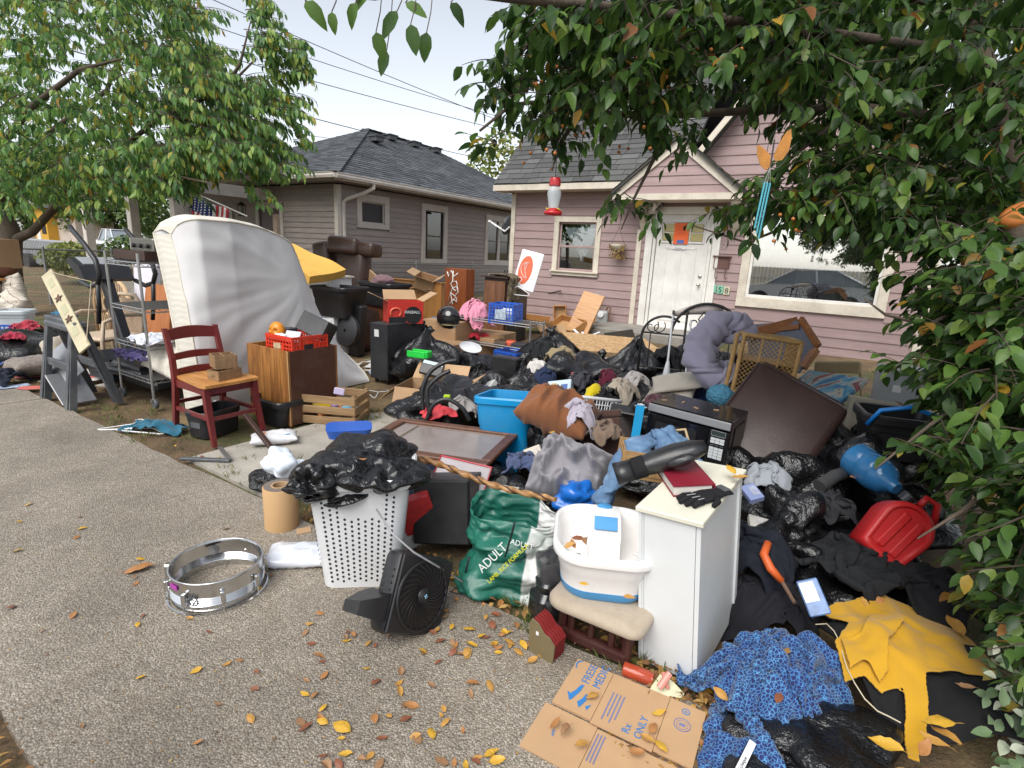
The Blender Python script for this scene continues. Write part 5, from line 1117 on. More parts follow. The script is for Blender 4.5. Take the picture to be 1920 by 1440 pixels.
# ================================================================ furniture in the middle of the yard
def pj(p):
    d=Vector(p)-CC; k=d.dot(FW); return 960+F*d.dot(CR)/k,720-F*d.dot(CU)/k
def slen(p,d,px):
    lo,hi=0.,6.
    s=1 if pj(p+d*.2)[0]>pj(p)[0] else -1
    for _ in range(40):
        m=(lo+hi)/2
        if s*(pj(p+d*m)[0]-px)<0:lo=m
        else:hi=m
    return lo
def block(x,yb,yt,xl,xr,z0=0.,base=None):
    """near vertical edge at pixel x from yb to yt, left face to pixel xl along -W, right face to xr along N -> centre, (w, d, h)"""
    p=base if base is not None else (GY(x,yb) if z0==0 else G(x,yb,z0)); w=slen(p,-W,xl); d=slen(p,N,xr); h=hz(x,yt,p)-p.z
    return p-W*(w/2)+N*(d/2),(w,d,h)
def chair():
    BL,FL=G(330,806),G(398,838); c=(BL+FL)/2+N*.2; T=thing('ladder_back_chair','dark red ladder-back chair with honey-coloured wooden seat','chair',c,AW); sh=.45; ht=hz(312,616,BL)
    for s in (-1,1):
        MB().loft([[(-.28+a*.018,s*.19+b*.018,0) for a,b in ((-1,-1),(1,-1),(1,1),(-1,1))],[(-.215+a*.022,s*.19+b*.018,sh-.05) for a,b in ((-1,-1),(1,-1),(1,1),(-1,1))],[(-.225+a*.02,s*.19+b*.018,sh+.15) for a,b in ((-1,-1),(1,-1),(1,1),(-1,1))],[(-.29+a*.016,s*.195+b*.016,ht) for a,b in ((-1,-1),(1,-1),(1,1),(-1,1))]]).out('back_post',MAHO,T)
        MB().loft([[(.30+a*.015,s*.2+b*.015,0) for a,b in ((-1,-1),(1,-1),(1,1),(-1,1))],[(.235+a*.021,s*.19+b*.021,sh-.18) for a,b in ((-1,-1),(1,-1),(1,1),(-1,1))],[(.22+a*.021,s*.19+b*.021,sh-.01) for a,b in ((-1,-1),(1,-1),(1,1),(-1,1))]]).out('leg',MAHO,T)
        MB().bar((-.26,s*.19,.2),(.25,s*.193,.2),.02,.028).out('stretcher',MAHO,T); MB().bar((-.2,s*.185,sh-.045),(.21,s*.185,sh-.045),.02,.055).out('apron',MAHO,T)
    MB().bar((.255,-.18,.2),(.255,.18,.2),.02,.028).out('cross_stretcher',MAHO,T); MB().bar((.21,-.17,sh-.045),(.21,.17,sh-.045),.02,.055).out('apron',MAHO,T); MB().bar((-.255,-.18,.24),(-.255,.18,.24),.02,.028).out('cross_stretcher',MAHO,T)
    for k,(z,hh_) in enumerate(((ht-.055,.085),(ht-.22,.05),(ht-.345,.05))):
        xb=-.225-(.065)*max(0,(z-sh-.15)/(ht-sh-.15)); P=lambda y,o:(xb-.03*math.cos(y/.19*1.57)+o,y)
        loops=[]
        for i in range(9):
            y=-.185+.37*i/8; x,_=P(y,0); ar=(.02 if k==0 else .012)*math.cos(y/.19*1.57); loops.append([(x-.009,y,z-hh_/2+ar*.5),(x+.009,y,z-hh_/2+ar*.5),(x+.009,y,z+hh_/2+ar),(x-.009,y,z+hh_/2+ar)])
        MB().loft(loops).out('ladder_slat',MAHO,T)
    MB().prism([(-.225,-.18),(.2,-.225),(.26,-.21),(.27,0),(.26,.21),(.2,.225),(-.225,.18)],.022,Matrix.Translation((0,0,sh-.01))).out('seat',SEATW,T)
    d1=thing('wooden_tray','small open wooden drawer box lying on the chair seat','drawer',c+Vector((0,0,sh+.014))+W*.12+N*.02,AW+R(10)); LW=m_wood('light_box_wood',(.32,.2,.1),(.24,.14,.07),8,'X')
    def tray(T,w,d,h,m,th=.008):MB().box((0,-d/2,h/2),(w,th,h)).box((0,d/2,h/2),(w,th,h)).box((-w/2,0,h/2),(th,d-th,h)).box((w/2,0,h/2),(th,d-th,h)).box((0,0,.004),(w-th,d-th,.006)).out('tray',m,T)
    tray(d1,.12,.2,.075,LW); MB().box((0,-.106,.04),(.03,.008,.012)).out('pull',BRASS,d1)
    d2=thing('wooden_box','little divided wooden box balanced on the drawer on the chair','box',c+Vector((0,0,sh+.09))+W*.06+N*.05,AW+R(-15)); tray(d2,.17,.15,.10,LW); MB().box((0,0,.05),(.006,.14,.09)).box((0,.0,.05),(.16,.006,.09)).out('divider',LW,d2)
    b=thing('black_box','small black plastic box under the red chair','box',c-N*.02-W*.02,AW+R(12)); tote(b,.22,.34,.21,BLKP,.95,rim=.012); MB().box((0,-.168,.11),(.1,.004,.06)).out('label_window',GRYP,b)
    b=thing('black_box','black storage tub between the red chair and the oak cabinet','box',c+N*.5+W*.1,AW); tote(b,.4,.3,.22,BLKP,.9)
    me=cloth_mesh('cloth',fab('teal_cloth',(.02,.11,.17)),(.62,.3),34,20,(.72,.6),on_floor(0,[(0,0,0,.16,.1,.05)]),12); cloth_at('teal_cloth','teal cloth lying flat beside the red chair legs','cloth',me,G(292,806),AW+.5)
    for i,(x,y,rz) in enumerate(((240,806,.3),(262,812,-.1))):hanger('white plastic hanger beside the teal cloth, '+ ('its hook on the sidewalk' if i==0 else 'half under the cloth'),G(x,y)+Vector((0,0,.012)),(0,0,rz),WHTP)
    tag(MB().loft([[(-.09,0,0),(.09,0,0),(.1,.02,0),(-.1,.02,0)],[(-.05,.05,.18),(.05,.05,.18),(.05,.06,.18),(-.05,.06,.18)]]).out('white_packet',mat('white_pink_card',(.68,.6,.62),.6),loc=G(372,800)+N*.12,rot=(0,0,AW)),'white card packet leaning behind the chair leg','packet'); tag(MB().prism([(-.05,0),(.05,0),(0,.11)],.01,Matrix.Rotation(R(75),4,'X')).out('pink_tag',mat('hot_pink',(.6,.05,.18),.6),loc=G(366,800)+N*.05,rot=(0,0,AW)),'bright pink triangular tag below the chair','tag')
def hanger(label,p,rot,m,s=1.):
    T=thing('coat_hanger',label,'hanger',p,rot=rot); MB().tube([(-.2*s,0,0),(-.19*s,.02*s,0),(0,.11*s,0),(.19*s,.02*s,0),(.2*s,0,0),(.18*s,-.012*s,0),(-.18*s,-.012*s,0)],.006*s,6,closed=True).out('frame',m,T,True)
    MB().tube([(0,.11*s,0),(0,.15*s,0),(.03*s,.18*s,0),(.05*s,.21*s,0),(.02*s,.24*s,0),(-.02*s,.23*s,0)],.004*s,6).out('hook',m,T,True); return T
chair()
def oak_box():
    p=G(546,800); w=.57; d=.50; h=hz(542,660,p); c=p-W*w/2+N*d/2; T=thing('oak_cabinet','open-topped oak veneer cabinet with plain brown back panel','cabinet',c,AW); t=.018
    MB().box((0,-d/2+t/2,h/2),(w,t,h)).out('oak_side',OAK,T); MB().box((0,d/2-t/2,h/2),(w,t,h)).box((-w/2+t/2,0,h/2),(t,d-2*t,h)).out('carcass',OAK,T)
    MB().box((w/2-t/2,0,h/2),(t,d-2*t,h-.004)).out('back_panel',BROWNB,T); MB().box((0,0,h-.10),(w-2*t,d-2*t,.015)).out('shelf',OAK,T)
    MB().box((w/2-.0,-d/2-.001,h/2),(.006,.006,h)).out('edge_strip',mat('pale_edge',(.5,.33,.16),.5),T); tag(T)
    RP=mat('red_plastic',(.62,.035,.012),.38,dirt=.1); cr=thing('milk_crate','red plastic milk crate of odds and ends on the oak cabinet','crate',up(c,h-.09)+W*.10-N*.02,AW); crate(cr,.36,.36,.20,RP,n=(9,9,6)); top=h-.09
    PL=mat('paper_white',(.66,.66,.66),.7)
    MB().box((.181,-.02,.1),(.003,.09,.06)).out('side_label',BLKP,cr); MB().box((-.02,-.182,.11),(.1,.003,.05),rot=(0,R(-5),0)).out('side_label',mat('label_mix',(.45,.36,.22),.5,var=.6,vs=30),cr)
    sp_=thing('bookshelf_speaker','black box loudspeaker tipped in the red crate','speaker',up(c,top+.16)+W*.12+N*.12,rot=(R(-22),R(20),AW+R(18))); MB().box((0,0,.09),(.26,.2,.17),bev=.004).out('cabinet',mat('speaker_black',(.02,.02,.022),.5,dirt=.25,dcol=(.2,.2,.2)),sp_); MB().box((0,0,.178),(.25,.19,.006)).out('grille',mat('speaker_cloth',(.07,.085,.10),.8,bs=.4,bscale=300),sp_)
    mk=thing('toy_mask','orange plastic skull mask peeking from the red crate','mask',up(c,top+.12)-W*.06-N*.10,AW+R(10)); OR=mat('orange_plastic',(.62,.22,.01),.4,var=.2,vs=12)
    v,f,_=ico(4); v2=v*np.array([.075,.06,.085]); sel=v[:,1]<0
    for cx,cz,r,dep in ((-.38,.18,.22,.03),(.38,.18,.22,.03),(0,-.18,.13,.016),(-.2,-.55,.10,.01),(.2,-.55,.10,.01),(0,-.57,.1,.01)):
        q=np.hypot(v[:,0]-cx,v[:,2]-cz); v2[:,1]+=np.where(sel&(q<r),dep*(1-(q/r)**2),0)
    v2[:,2]*=np.where(v[:,2]<-.3,.9,1); v2[:,2]+=.085; link('face',np_mesh('face',v2,f,OR),mk)
    for x in (-.028,.028):MB().lathe([(0,.004),(.014,.002),(.016,0)],12,mtx=Matrix.Translation((x,-.028,.1))@ Matrix.Rotation(R(90),4,'X')).out('eye_hole',DARK,mk)
    for i,(dx,dy,s,col,lb,rot) in enumerate(((.12,-.08,(.16,.1,.012),(.5,.52,.55),'silver disc case standing in the red crate',(R(60),0,.2)),(.02,-.12,(.10,.05,.03),(.65,.68,.7),'white carton wedged at the front of the red crate',(.3,.2,.1)),(-.1,.05,(.1,.1,.08),(.05,.05,.06),'dark jar in the red crate behind the mask',(0,0,0)))):
        tag(MB().box((0,0,0),s,bev=.004).out('packet',mat(f'crate_bit{i}',col,.4),loc=up(c,top+.18)+W*dx+N*dy,rot=(rot[0],rot[1],AW+rot[2])),lb,'box')
    q=G(450,745); tag(MB().box((0,0,.28),(.42,.02,.56),bev=.004).out('grey_board',mat('stained_grey_board',(.36,.35,.33),.7,dirt=.4),loc=q+N*.5,rot=(R(-12),R(6),AW)),'stained grey board leaning behind the oak cabinet','board')
    # slatted crate
    p=G(556,806); c=p+W*.0+N*.2; T=thing('slatted_crate','pine slatted wooden crate with odds and ends on the walk','crate',G(612,792)+N*.10,AW+R(26)); w,d,h=.50,.32,.27
    for s in (-1,1):
        for k in range(3):MB().box((0,s*d/2,.045+k*.09),(w,.012,.066),rot=(0,R(.8*(k-1)),0),bev=.002).out('slat',PINE,T); MB().box((s*w/2,0,.045+k*.09),(.012,d-.012,.066),bev=.002).out('slat',PINE,T)
        for s2 in (-1,1):MB().box((s*(w/2-.02),s2*(d/2-.018),h/2),(.03,.022,h)).out('corner_post',PINE,T)
    for k in range(4):MB().box((0,-d/2+.05+k*.075,.006),(w-.02,.06,.01)).out('bottom_slat',PINE,T)
    for i,(x,y,z,s,col,lb) in enumerate(((-.12,-.02,.12,(.16,.1,.05),(.62,.42,.02),'yellow packet'),(.02,.04,.13,(.2,.06,.04),(.4,.3,.55),'lilac bottle'),(.15,-.05,.12,(.14,.08,.05),(.2,.5,.65),'turquoise tube'),(-.02,-.06,.1,(.22,.05,.05),(.55,.2,.08),'orange bottle'),(.12,.07,.10,(.15,.08,.06),(.65,.62,.6),'white carton'),(.05,-.02,.27,(.09,.06,.012),(.55,.48,.66),'pale lilac note pad'))):
        tag(MB().box((0,0,0),s,bev=.012 if i else .004).out('packet',mat(f'pine_bit{i}',col,.4),loc=T.location+Matrix.Rotation(AW+R(26),3,'Z')@ Vector((x,y,z)),rot=(.3*i,.2,i*1.3)),lb+' lying in the slatted pine crate','packet')
    hanger('white wire hanger on bare ground beside the slatted crate',G(694,742)+Vector((0,0,.02)),(R(8),0,R(-60)),WHTP,.8)
    bg_=tag(link('flour_bag',pillow_mesh('flour_bag',mat('white_poly',(.66,.66,.68),.35,var=.2,vs=9),.34,.2,.09,21,30),None,G(515,832),(0,0,R(24))),'white printed plastic food bag lying by the pine crate','bag')
    for i,(dx,dy,s,col) in enumerate(((.06,-.02,(.10,.08,.002),(.15,.35,.6)),(-.06,.02,(.07,.05,.002),(.6,.3,.12)))):MB().box((dx,dy,.088),s).out('print',mat(f'flour_print{i}',col,.4),bg_)
    tag(MB().box((0,0,0),(.5,.035,.03),bev=.004).out('wooden_stick',DKWOOD,loc=G(478,842)+Vector((.05,0,.12)),rot=(0,R(24),R(-38))),'dark wooden furniture rail propped by the basket bags','stick')
    T=thing('metal_strip','dark metal strip lying on the sidewalk edge','strip',G(386,867)+Vector((0,0,.022)),R(2)); MB().box((0,0,0),(.34,.035,.02),bev=.004).out('strip',GRYP,T); MB().bar((.16,0,.01),(.02,.16,.03),.03,.012).out('bent_arm',STEEL,T)
oak_box()
def mid():
    # black bin on a stand
    p=GY(640,664); zb=hz(625,592,p); zt=hz(625,540,p)
    T=thing('drawer_unit','white plastic drawer unit holding up the black tote','drawers',p,AW); MB().box((-.12,0,zb/2),(.36,.34,zb-.004),bev=.01).out('body',WHTP,T); MB().box((-.12,-.175,zb*.75),(.3,.012,.2),bev=.006).box((-.12,-.175,zb*.35),(.3,.012,.2),bev=.006).out('drawer_front',WHTP,T)
    T=thing('tower_fan','black pedestal fan head beside the white drawers','fan',p+W*.22-N*.02,AW); MB().lathe([(.02,0),(.2,0),(.22,.03),(.22,.08),(.16,.1),(.02,.1)],28,mtx=Matrix.Translation((0,0,.36))@ Matrix.Rotation(R(80),4,'X')).out('cage',BLKP,T,30); MB().box((.02,.12,.36),(.2,.14,.72),rot=(0,R(6),0),bev=.02).out('column',BLKP,T)
    T=thing('storage_tote','large empty black tote on the white drawer unit','tote',up(p,zb),AW+R(6)); tote(T,.62,.46,zt-zb+.03,BLKP,.84,rim=.03)
    # yellow futon foam and frame
    p=GY(560,640); YF=mat('yellow_foam',(.62,.36,.07),.8,var=.12,vs=3,dirt=.2,dcol=(.4,.25,.08)); a,b,c_=D(500,462,7.6),D(600,497,6.9),D(560,500,6.6)
    T=thing('foam_mattress','yellow foam mattress slab draped over furniture behind the white mattress','mattress',D(555,480,7.2),rot=(R(10),R(13),AW+R(4))); P=[[(-.62+1.24*i/20,-.30+.60*j/8,.012*math.sin(i*.5)+.012*math.cos(j*.6)-.05*(i/20)**3) for j in range(9)] for i in range(21)]; MB().grid(P).solid(.11).out('slab',YF,T,40); MB().box((.1,-.1,.06),(.05,.03,.02),rot=(.3,.2,.5)).out('tear',mat('foam_tear',(.2,.08,.04),.9),T)
    q=GY(600,655); T=thing('side_cabinet','white topped cabinet under the yellow foam','cabinet',q,AW); hh_=hz(600,520,q); MB().box((0,.2,hh_/2),(.5,.4,hh_)).out('body',WHTP,T); MB().box((0,.2,hh_+.012),(.56,.46,.02)).out('top',mat('cream_top',(.6,.55,.48),.5),T); tag(MB().box((0,0,0),(.3,.22,.02)).out('tray',mat('orange_tray',(.6,.22,.04),.5),loc=up(q,hh_+.045)+N*.15,rot=(0,0,.2)),'orange tray on the white topped cabinet','tray')
    # recliner
    LE=mat('brown_leather',(.055,.028,.020),.38,var=.25,vs=5,bs=.25,bscale=60,coat=.15); r=GY(655,610); T=thing('recliner','overstuffed dark brown leather recliner beside the grey house fence','recliner',r,AW+R(10)); s=sp(1,r)
    H_=hz(655,455,r)
    def pad(nm,c,d,rot=(0,0,0),b=.08):MB().box(c,d,rot,b,3).out(nm,LE,T,True)
    pad('base',(0,.1,.22),(.95,.85,.42)); pad('back_cushion',(.12,.0,H_-.62),(.62,.34,.80),(R(-6),0,0),.1); pad('head_pillow',(.02,-.05,H_-.15),(.62,.36,.30),(R(-8),R(3),R(4)),.075); pad('head_pillow_side',(.44,.02,H_-.18),(.40,.34,.26),(0,R(6),0),.07); pad('wing',(-.46,.05,H_-.34),(.36,.5,.50),(0,R(-8),0),.08); pad('armrest',(-.45,-.1,.5),(.26,.7,.5),(0,0,0),.11); pad('armrest',(.5,0,.55),(.24,.6,.6),(0,0,0),.1); MB().box((.1,-.175,.66),(.012,.02,.5),bev=.005).out('seam',DARK,T)
    T=thing('carved_chair_arm','mauve carved chair arm and torn upholstery beside the recliner','chair',GY(622,655),AW); MB().prism([(0,0),(.2,0),(.26,.35),(.3,.62),(.22,.8),(.05,.84),(-.1,.74),(-.06,.62),(.06,.64),(.1,.5),(.02,.25)],.12,Matrix.Rotation(R(90),4,'X')).out('arm',mat('mauve_leather',(.11,.05,.05),.45),T); MB().box((.2,.25,.3),(.6,.5,.6),bev=.06,seg=2).out('seat_block',LE,T,True)
    # brown cabinet with tote on top
    c,(w,d,h)=block(722,652,570,672,736); T=thing('brown_cabinet','reddish brown pressboard cabinet under the labelled tote','cabinet',c,AW); MB().box((0,0,h/2),(w,d,h),bev=.004).out('carcass',REDW,T); MB().box((-.05,-d/2-.004,h*.8),(.06,.006,.03)).out('sticker',WHTP,T)
    t2=thing('storage_tote','black tote with blue label and papers on the brown cabinet','tote',up(c,h)+W*.16+N*.05,AW+R(-4)); tote(t2,.72,.42,.34,BLKP,.82,rim=.035); MB().box((-.22,-.185,.24),(.13,.004,.05),rot=(R(7),0,0)).out('label',mat('blue_tape',(.02,.2,.55),.4),t2)
    tag(MB().box((0,0,0),(.2,.02,.2)).out('box_flap',CARD,loc=up(c,h+.38)-W*.02,rot=(R(20),R(30),AW)),'cardboard flap sticking out of the labelled tote','cardboard'); tag(link('maroon_bag',soft('maroon_bag',fab('maroon_cloth',(.16,.09,.10)),(.34,.26,.16),61),None,up(c,h+.30)+W*.15+N*.02),'maroon cloth bag stuffed in the labelled tote','bag')
    # long wooden dresser / desk behind
    c,(w,d,h)=block(826,600,532,690,832); T=thing('long_dresser','long honey wood dresser behind the totes littered with papers','dresser',c,AW); MB().box((0,0,h/2),(w,d,h),bev=.005).out('carcass',m_wood('honey_dresser',(.42,.20,.055),(.34,.15,.04)),T); MB().box((0,0,h+.012),(w+.06,d+.04,.022),bev=.006).out('top',MATS['honey_dresser'],T)
    rr=random.Random(4)
    for i in range(12):tag(MB().box((0,0,0),(.14,.1,.008),rot=(.05*i%.3,.1,0)).out('torn_card',[CARDIN,CARD][i%2],loc=up(c,h+.035)+W*rr.uniform(-w*.1,w*.45)+N*rr.uniform(-.1,.1),rot=(0,0,rr.uniform(0,3))),'torn piece of card on top of the long dresser','card','torn cards on the long dresser')
    b1=thing('cardboard_box','open printed cardboard box tipped on the long dresser','box',up(c,h+.06)+W*(w*.28),rot=(R(18),R(14),AW+R(20))); carton(b1,.38,.28,.24,seed=4,angs=[30,-20,10,40]); MB().box((.194,0,.12),(.003,.26,.2)).out('printed_side',mat('grey_print',(.42,.42,.40),.6,var=.7,vs=40),b1)
    # black cabinet, red carton and helmet
    c,(w,d,h)=block(727,722,612,695,797); T=thing('black_cabinet','narrow black cabinet with a white sticker and small feet','cabinet',c,AW); MB().box((0,0,h/2+.03),(w,d,h-.03),bev=.004).out('carcass',mat('black_laminate',(.016,.016,.018),.45,dirt=.2,dcol=(.12,.12,.12)),T)
    for sx in (-1,1):
        for sy in (-1,1):MB().lathe([(.02,0),(.025,.04)],10,c=(sx*(w/2-.05),sy*(d/2-.05),0)).out('foot',BLKP,T)
    MB().box((-.03,-d/2-.002,h*.86),(.07,.003,.08)).out('sticker',mat('sticker_white',(.6,.6,.58),.5),T); MB().box((-.05,-.1,h+.003),(.14,.1,.003)).out('paper',MATS['sticker_white'],T)
    q=up(c,h)+N*(d*.12)+W*.0; b2=thing('red_carton','open red carton with black flame print reading FIREBALL','box',q,AW+R(58)); RC_=mat('red_card',(.5,.03,.02),.5,var=.15)
    carton(b2,.40,.28,.25,RC_,angs=[None,50,25,30],seed=2); MB().lathe([(0,0),(.1,0),(.1,.003),(0,.003)],20,mtx=Matrix.Translation((.08,-.1435,.1))@ Matrix.Rotation(R(90),4,'X')).out('badge',BLKP,b2); letter('lettering','FIREBALL',.045,WHTP,b2,(-.02,-.149,.12),(R(90),0,0)); MB().box((-.1,-.1435,.04),(.2,.002,.08)).out('dark_band',BLKP,b2)
    MB().tube([(-.12+.06*math.cos(a),-.146,.13+.05*math.sin(a)) for a in np.linspace(-.8,3.6,12)],.012,5).out('emblem',mat('flame_orange',(.6,.1,.05),.5),b2)
    hp=up(c,h-.06)+W*.40+N*.42; HB=thing('motorcycle_helmet','glossy black full-face motorcycle helmet on a carton','helmet',hp,R(-140))
    v,f,_=ico(4); hv=v*np.array([.13,.16,.14]); hv[:,2]+=.13; hv[:,1]+=np.where(v[:,2]<-.2,-.02*np.sign(v[:,1]) if False else 0,0)
    keep=[tuple(q) for q in f if not (all(v[i][1]>.35 and -.25<v[i][2]<.38 for i in q)) and not all(v[i][2]<-.82 for i in q)]
    me=np_mesh('shell',hv,keep,mat('gloss_black',(.012,.011,.012),.12,coat=.6)); link('shell',me,HB); MB().lathe([(0,.13),(.12,.13)],20).out('liner',DARK,HB); v2=v*np.array([.118,.147,.128]); v2[:,2]+=.13; link('visor',np_mesh('visor',v2,f,mat('smoke_visor',(.012,.011,.010),.7)),HB); MB().tube([(.125*math.cos(a),.155*math.sin(a),.06) for a in np.linspace(.3,2.84,10)],.008,5).out('chin_trim',BRASS,HB)
    t3=thing('cardboard_box','plain cardboard carton standing below the helmet','box',GY(830,668)+N*.1,AW); carton(t3,.6,.4,hz(820,606,GY(830,668)),flaps=False); MB().box((0,0,hz(820,606,GY(830,668))),(.6,.4,.006)).out('lid',CARD,t3)
    # graffiti cabinet
    c,(w,d,h)=block(878,588,505,839,882); T=thing('graffiti_cabinet','tall orange-brown cabinet panel with white spray graffiti','cabinet',c,AW); MB().box((0,0,h/2),(w,max(d,.3),h),bev=.004).out('carcass',m_wood('cherry_veneer',(.30,.085,.025),(.22,.06,.018)),T)
    g=lambda pts:[(x*w,-max(d,.3)/2-.006,z*h) for x,z in pts]; WS=mat('white_spray',(.75,.75,.75),.6)
    for pts in ([(-.38,.92),(-.3,.8),(-.2,.95),(-.05,.82),(.12,.9)],[(-.1,.95),(-.12,.7),(.05,.72),(.12,.62),(-.1,.55),(-.2,.65),(-.1,.72)],[(.1,.6),(.16,.48),(0,.38),(-.2,.45),(-.12,.55),(.05,.5)],[(-.35,.15),(-.2,.45),(-.1,.18),(.05,.38),(.12,.25),(-.05,.3),(-.3,.15)],[(-.05,.05),(.0,.1)]):MB().tube(g(pts),.012,5).out('graffiti',WS,T,True)
    # armoire with camouflage cloth
    c,(w,d,h)=block(945,648,522,902,984); T=thing('armoire','dark brown wardrobe with walnut front standing near the pink wall','wardrobe',c,AW); DB=mat('dark_brown_laminate',(.035,.016,.012),.4,dirt=.15)
    MB().box((0,.02,h/2),(w,d-.04,h)).out('carcass',DB,T); MB().box((0,-d/2+.006,h/2),(w-.06,.026,h-.1)).out('front_panel',WALNUT,T); MB().box((0,-.02,h+.012),(w+.06,d+.03,.025)).out('top',DB,T); MB().box((w/2+.003,0,h*.45),(.006,d*.7,.02)).out('side_rail',DB,T); MB().box((w/2+.002,.02,h*.22),(.01,d*.75,h*.36)).out('side_recess',BLKP,T)
    CM=m_camo(); PC=[]
    for i in range(40):
        f_=i/39; L_=f_*.95; row=[]
        for j in range(16):
            y_=-d/2-.02+.36*j/15; wv=.022*math.sin(j*.9+f_*4)+.012*math.sin(j*2.1+f_*9)
            row.append((w/2+.03-.38+L_,y_,h+.034+abs(wv)) if L_<.38 else (w/2+.035+abs(wv)*1.6,y_+.03*math.sin(f_*6),h+.034-(L_-.38)))
        PC.append(row)
    cm=MB().grid(PC).solid(.004).out('camouflage_cloth',CM,None,True,c,(0,0,AW)); tag(cm,'camouflage cloth draped over the top of the wardrobe','cloth')
    tag(link('net_bundle',soft('net_bundle',CM,(.5,.4,.14),71),None,up(c,h+.03)-W*.05),'crumpled camouflage bundle on top of the wardrobe','cloth')
    T=thing('white_graphic_board','white plastic panel with orange oval graphic leaning on the wardrobe','panel',up(c,h-.06)+W*(w/2+.12)-N*.05,rot=(R(-10),R(10),AW)); MB().box((0,0,.30),(.40,.03,.60),bev=.03,seg=3).out('panel',WHTP,T)
    MB().lathe([(0,0),(1,0),(1,.003),(0,.003)],28,mtx=Matrix.Translation((-.04,-.0155,.30))@ Matrix.Rotation(R(90),4,'X')@ Matrix.Diagonal((.12,.22,1,1))).out('orange_oval',mat('coral_print',(.62,.12,.05),.5),T); MB().tube([(-.04+.05*math.cos(a*1.9)*a/3,-.02,.30+.12*math.sin(a*1.3)) for a in np.linspace(0,6,26)],.006,5).out('white_scrawl',mat('pale_pink',(.66,.5,.48),.6),T)
    hanger('white plastic hanger hooked on the side of the wardrobe',up(c,h-.12)+W*(w/2+.12)-N*.2,(R(80),0,AW),WHTP,1.1)
    T=thing('garden_trimmer','long-handled green garden tool leaning on the wardrobe','tool',GY(888,610),AW); MB().tube([(0,0,.05),(.28,-.05,.62),(.42,-.06,.80)],.016,8).out('shaft',GRYP,T); MB().tube([(.42,-.06,.8),(.5,-.06,.84),(.54,-.06,.8)],.026,8).out('grip',mat('garden_green',(.03,.2,.08),.4),T); MB().box((-.06,0,.04),(.16,.05,.05),bev=.015).out('foot',MATS['garden_green'],T)
    T=thing('exercise_pole','black tripod arm sticking up behind the wardrobe','pole',up(c,h)+N*.3,AW); MB().tube([(-.25,0,.12),(.25,0,.1)],.02,8).tube([(-.2,0,.12),(-.24,0,.2),(-.16,0,.2),(-.2,0,.14)],.012,6).tube([(0,0,.1),(.02,0,-.3)],.015,6).out('arm',BLKP,T)
def m_camo():
    m,t,b=nt('camouflage'); v=coords(t); c=ramp(t,tnoise(t,v,9,4,.7,1.5),[(.3,(.035,.03,.02)),(.45,(.13,.10,.06)),(.55,(.22,.17,.11)),(.62,(.07,.065,.03))],'CONSTANT'); t.links.new(c,b.inputs['Base Color']); b.inputs['Roughness'].default_value=.9; MATS['camo']=m; return m
mid()
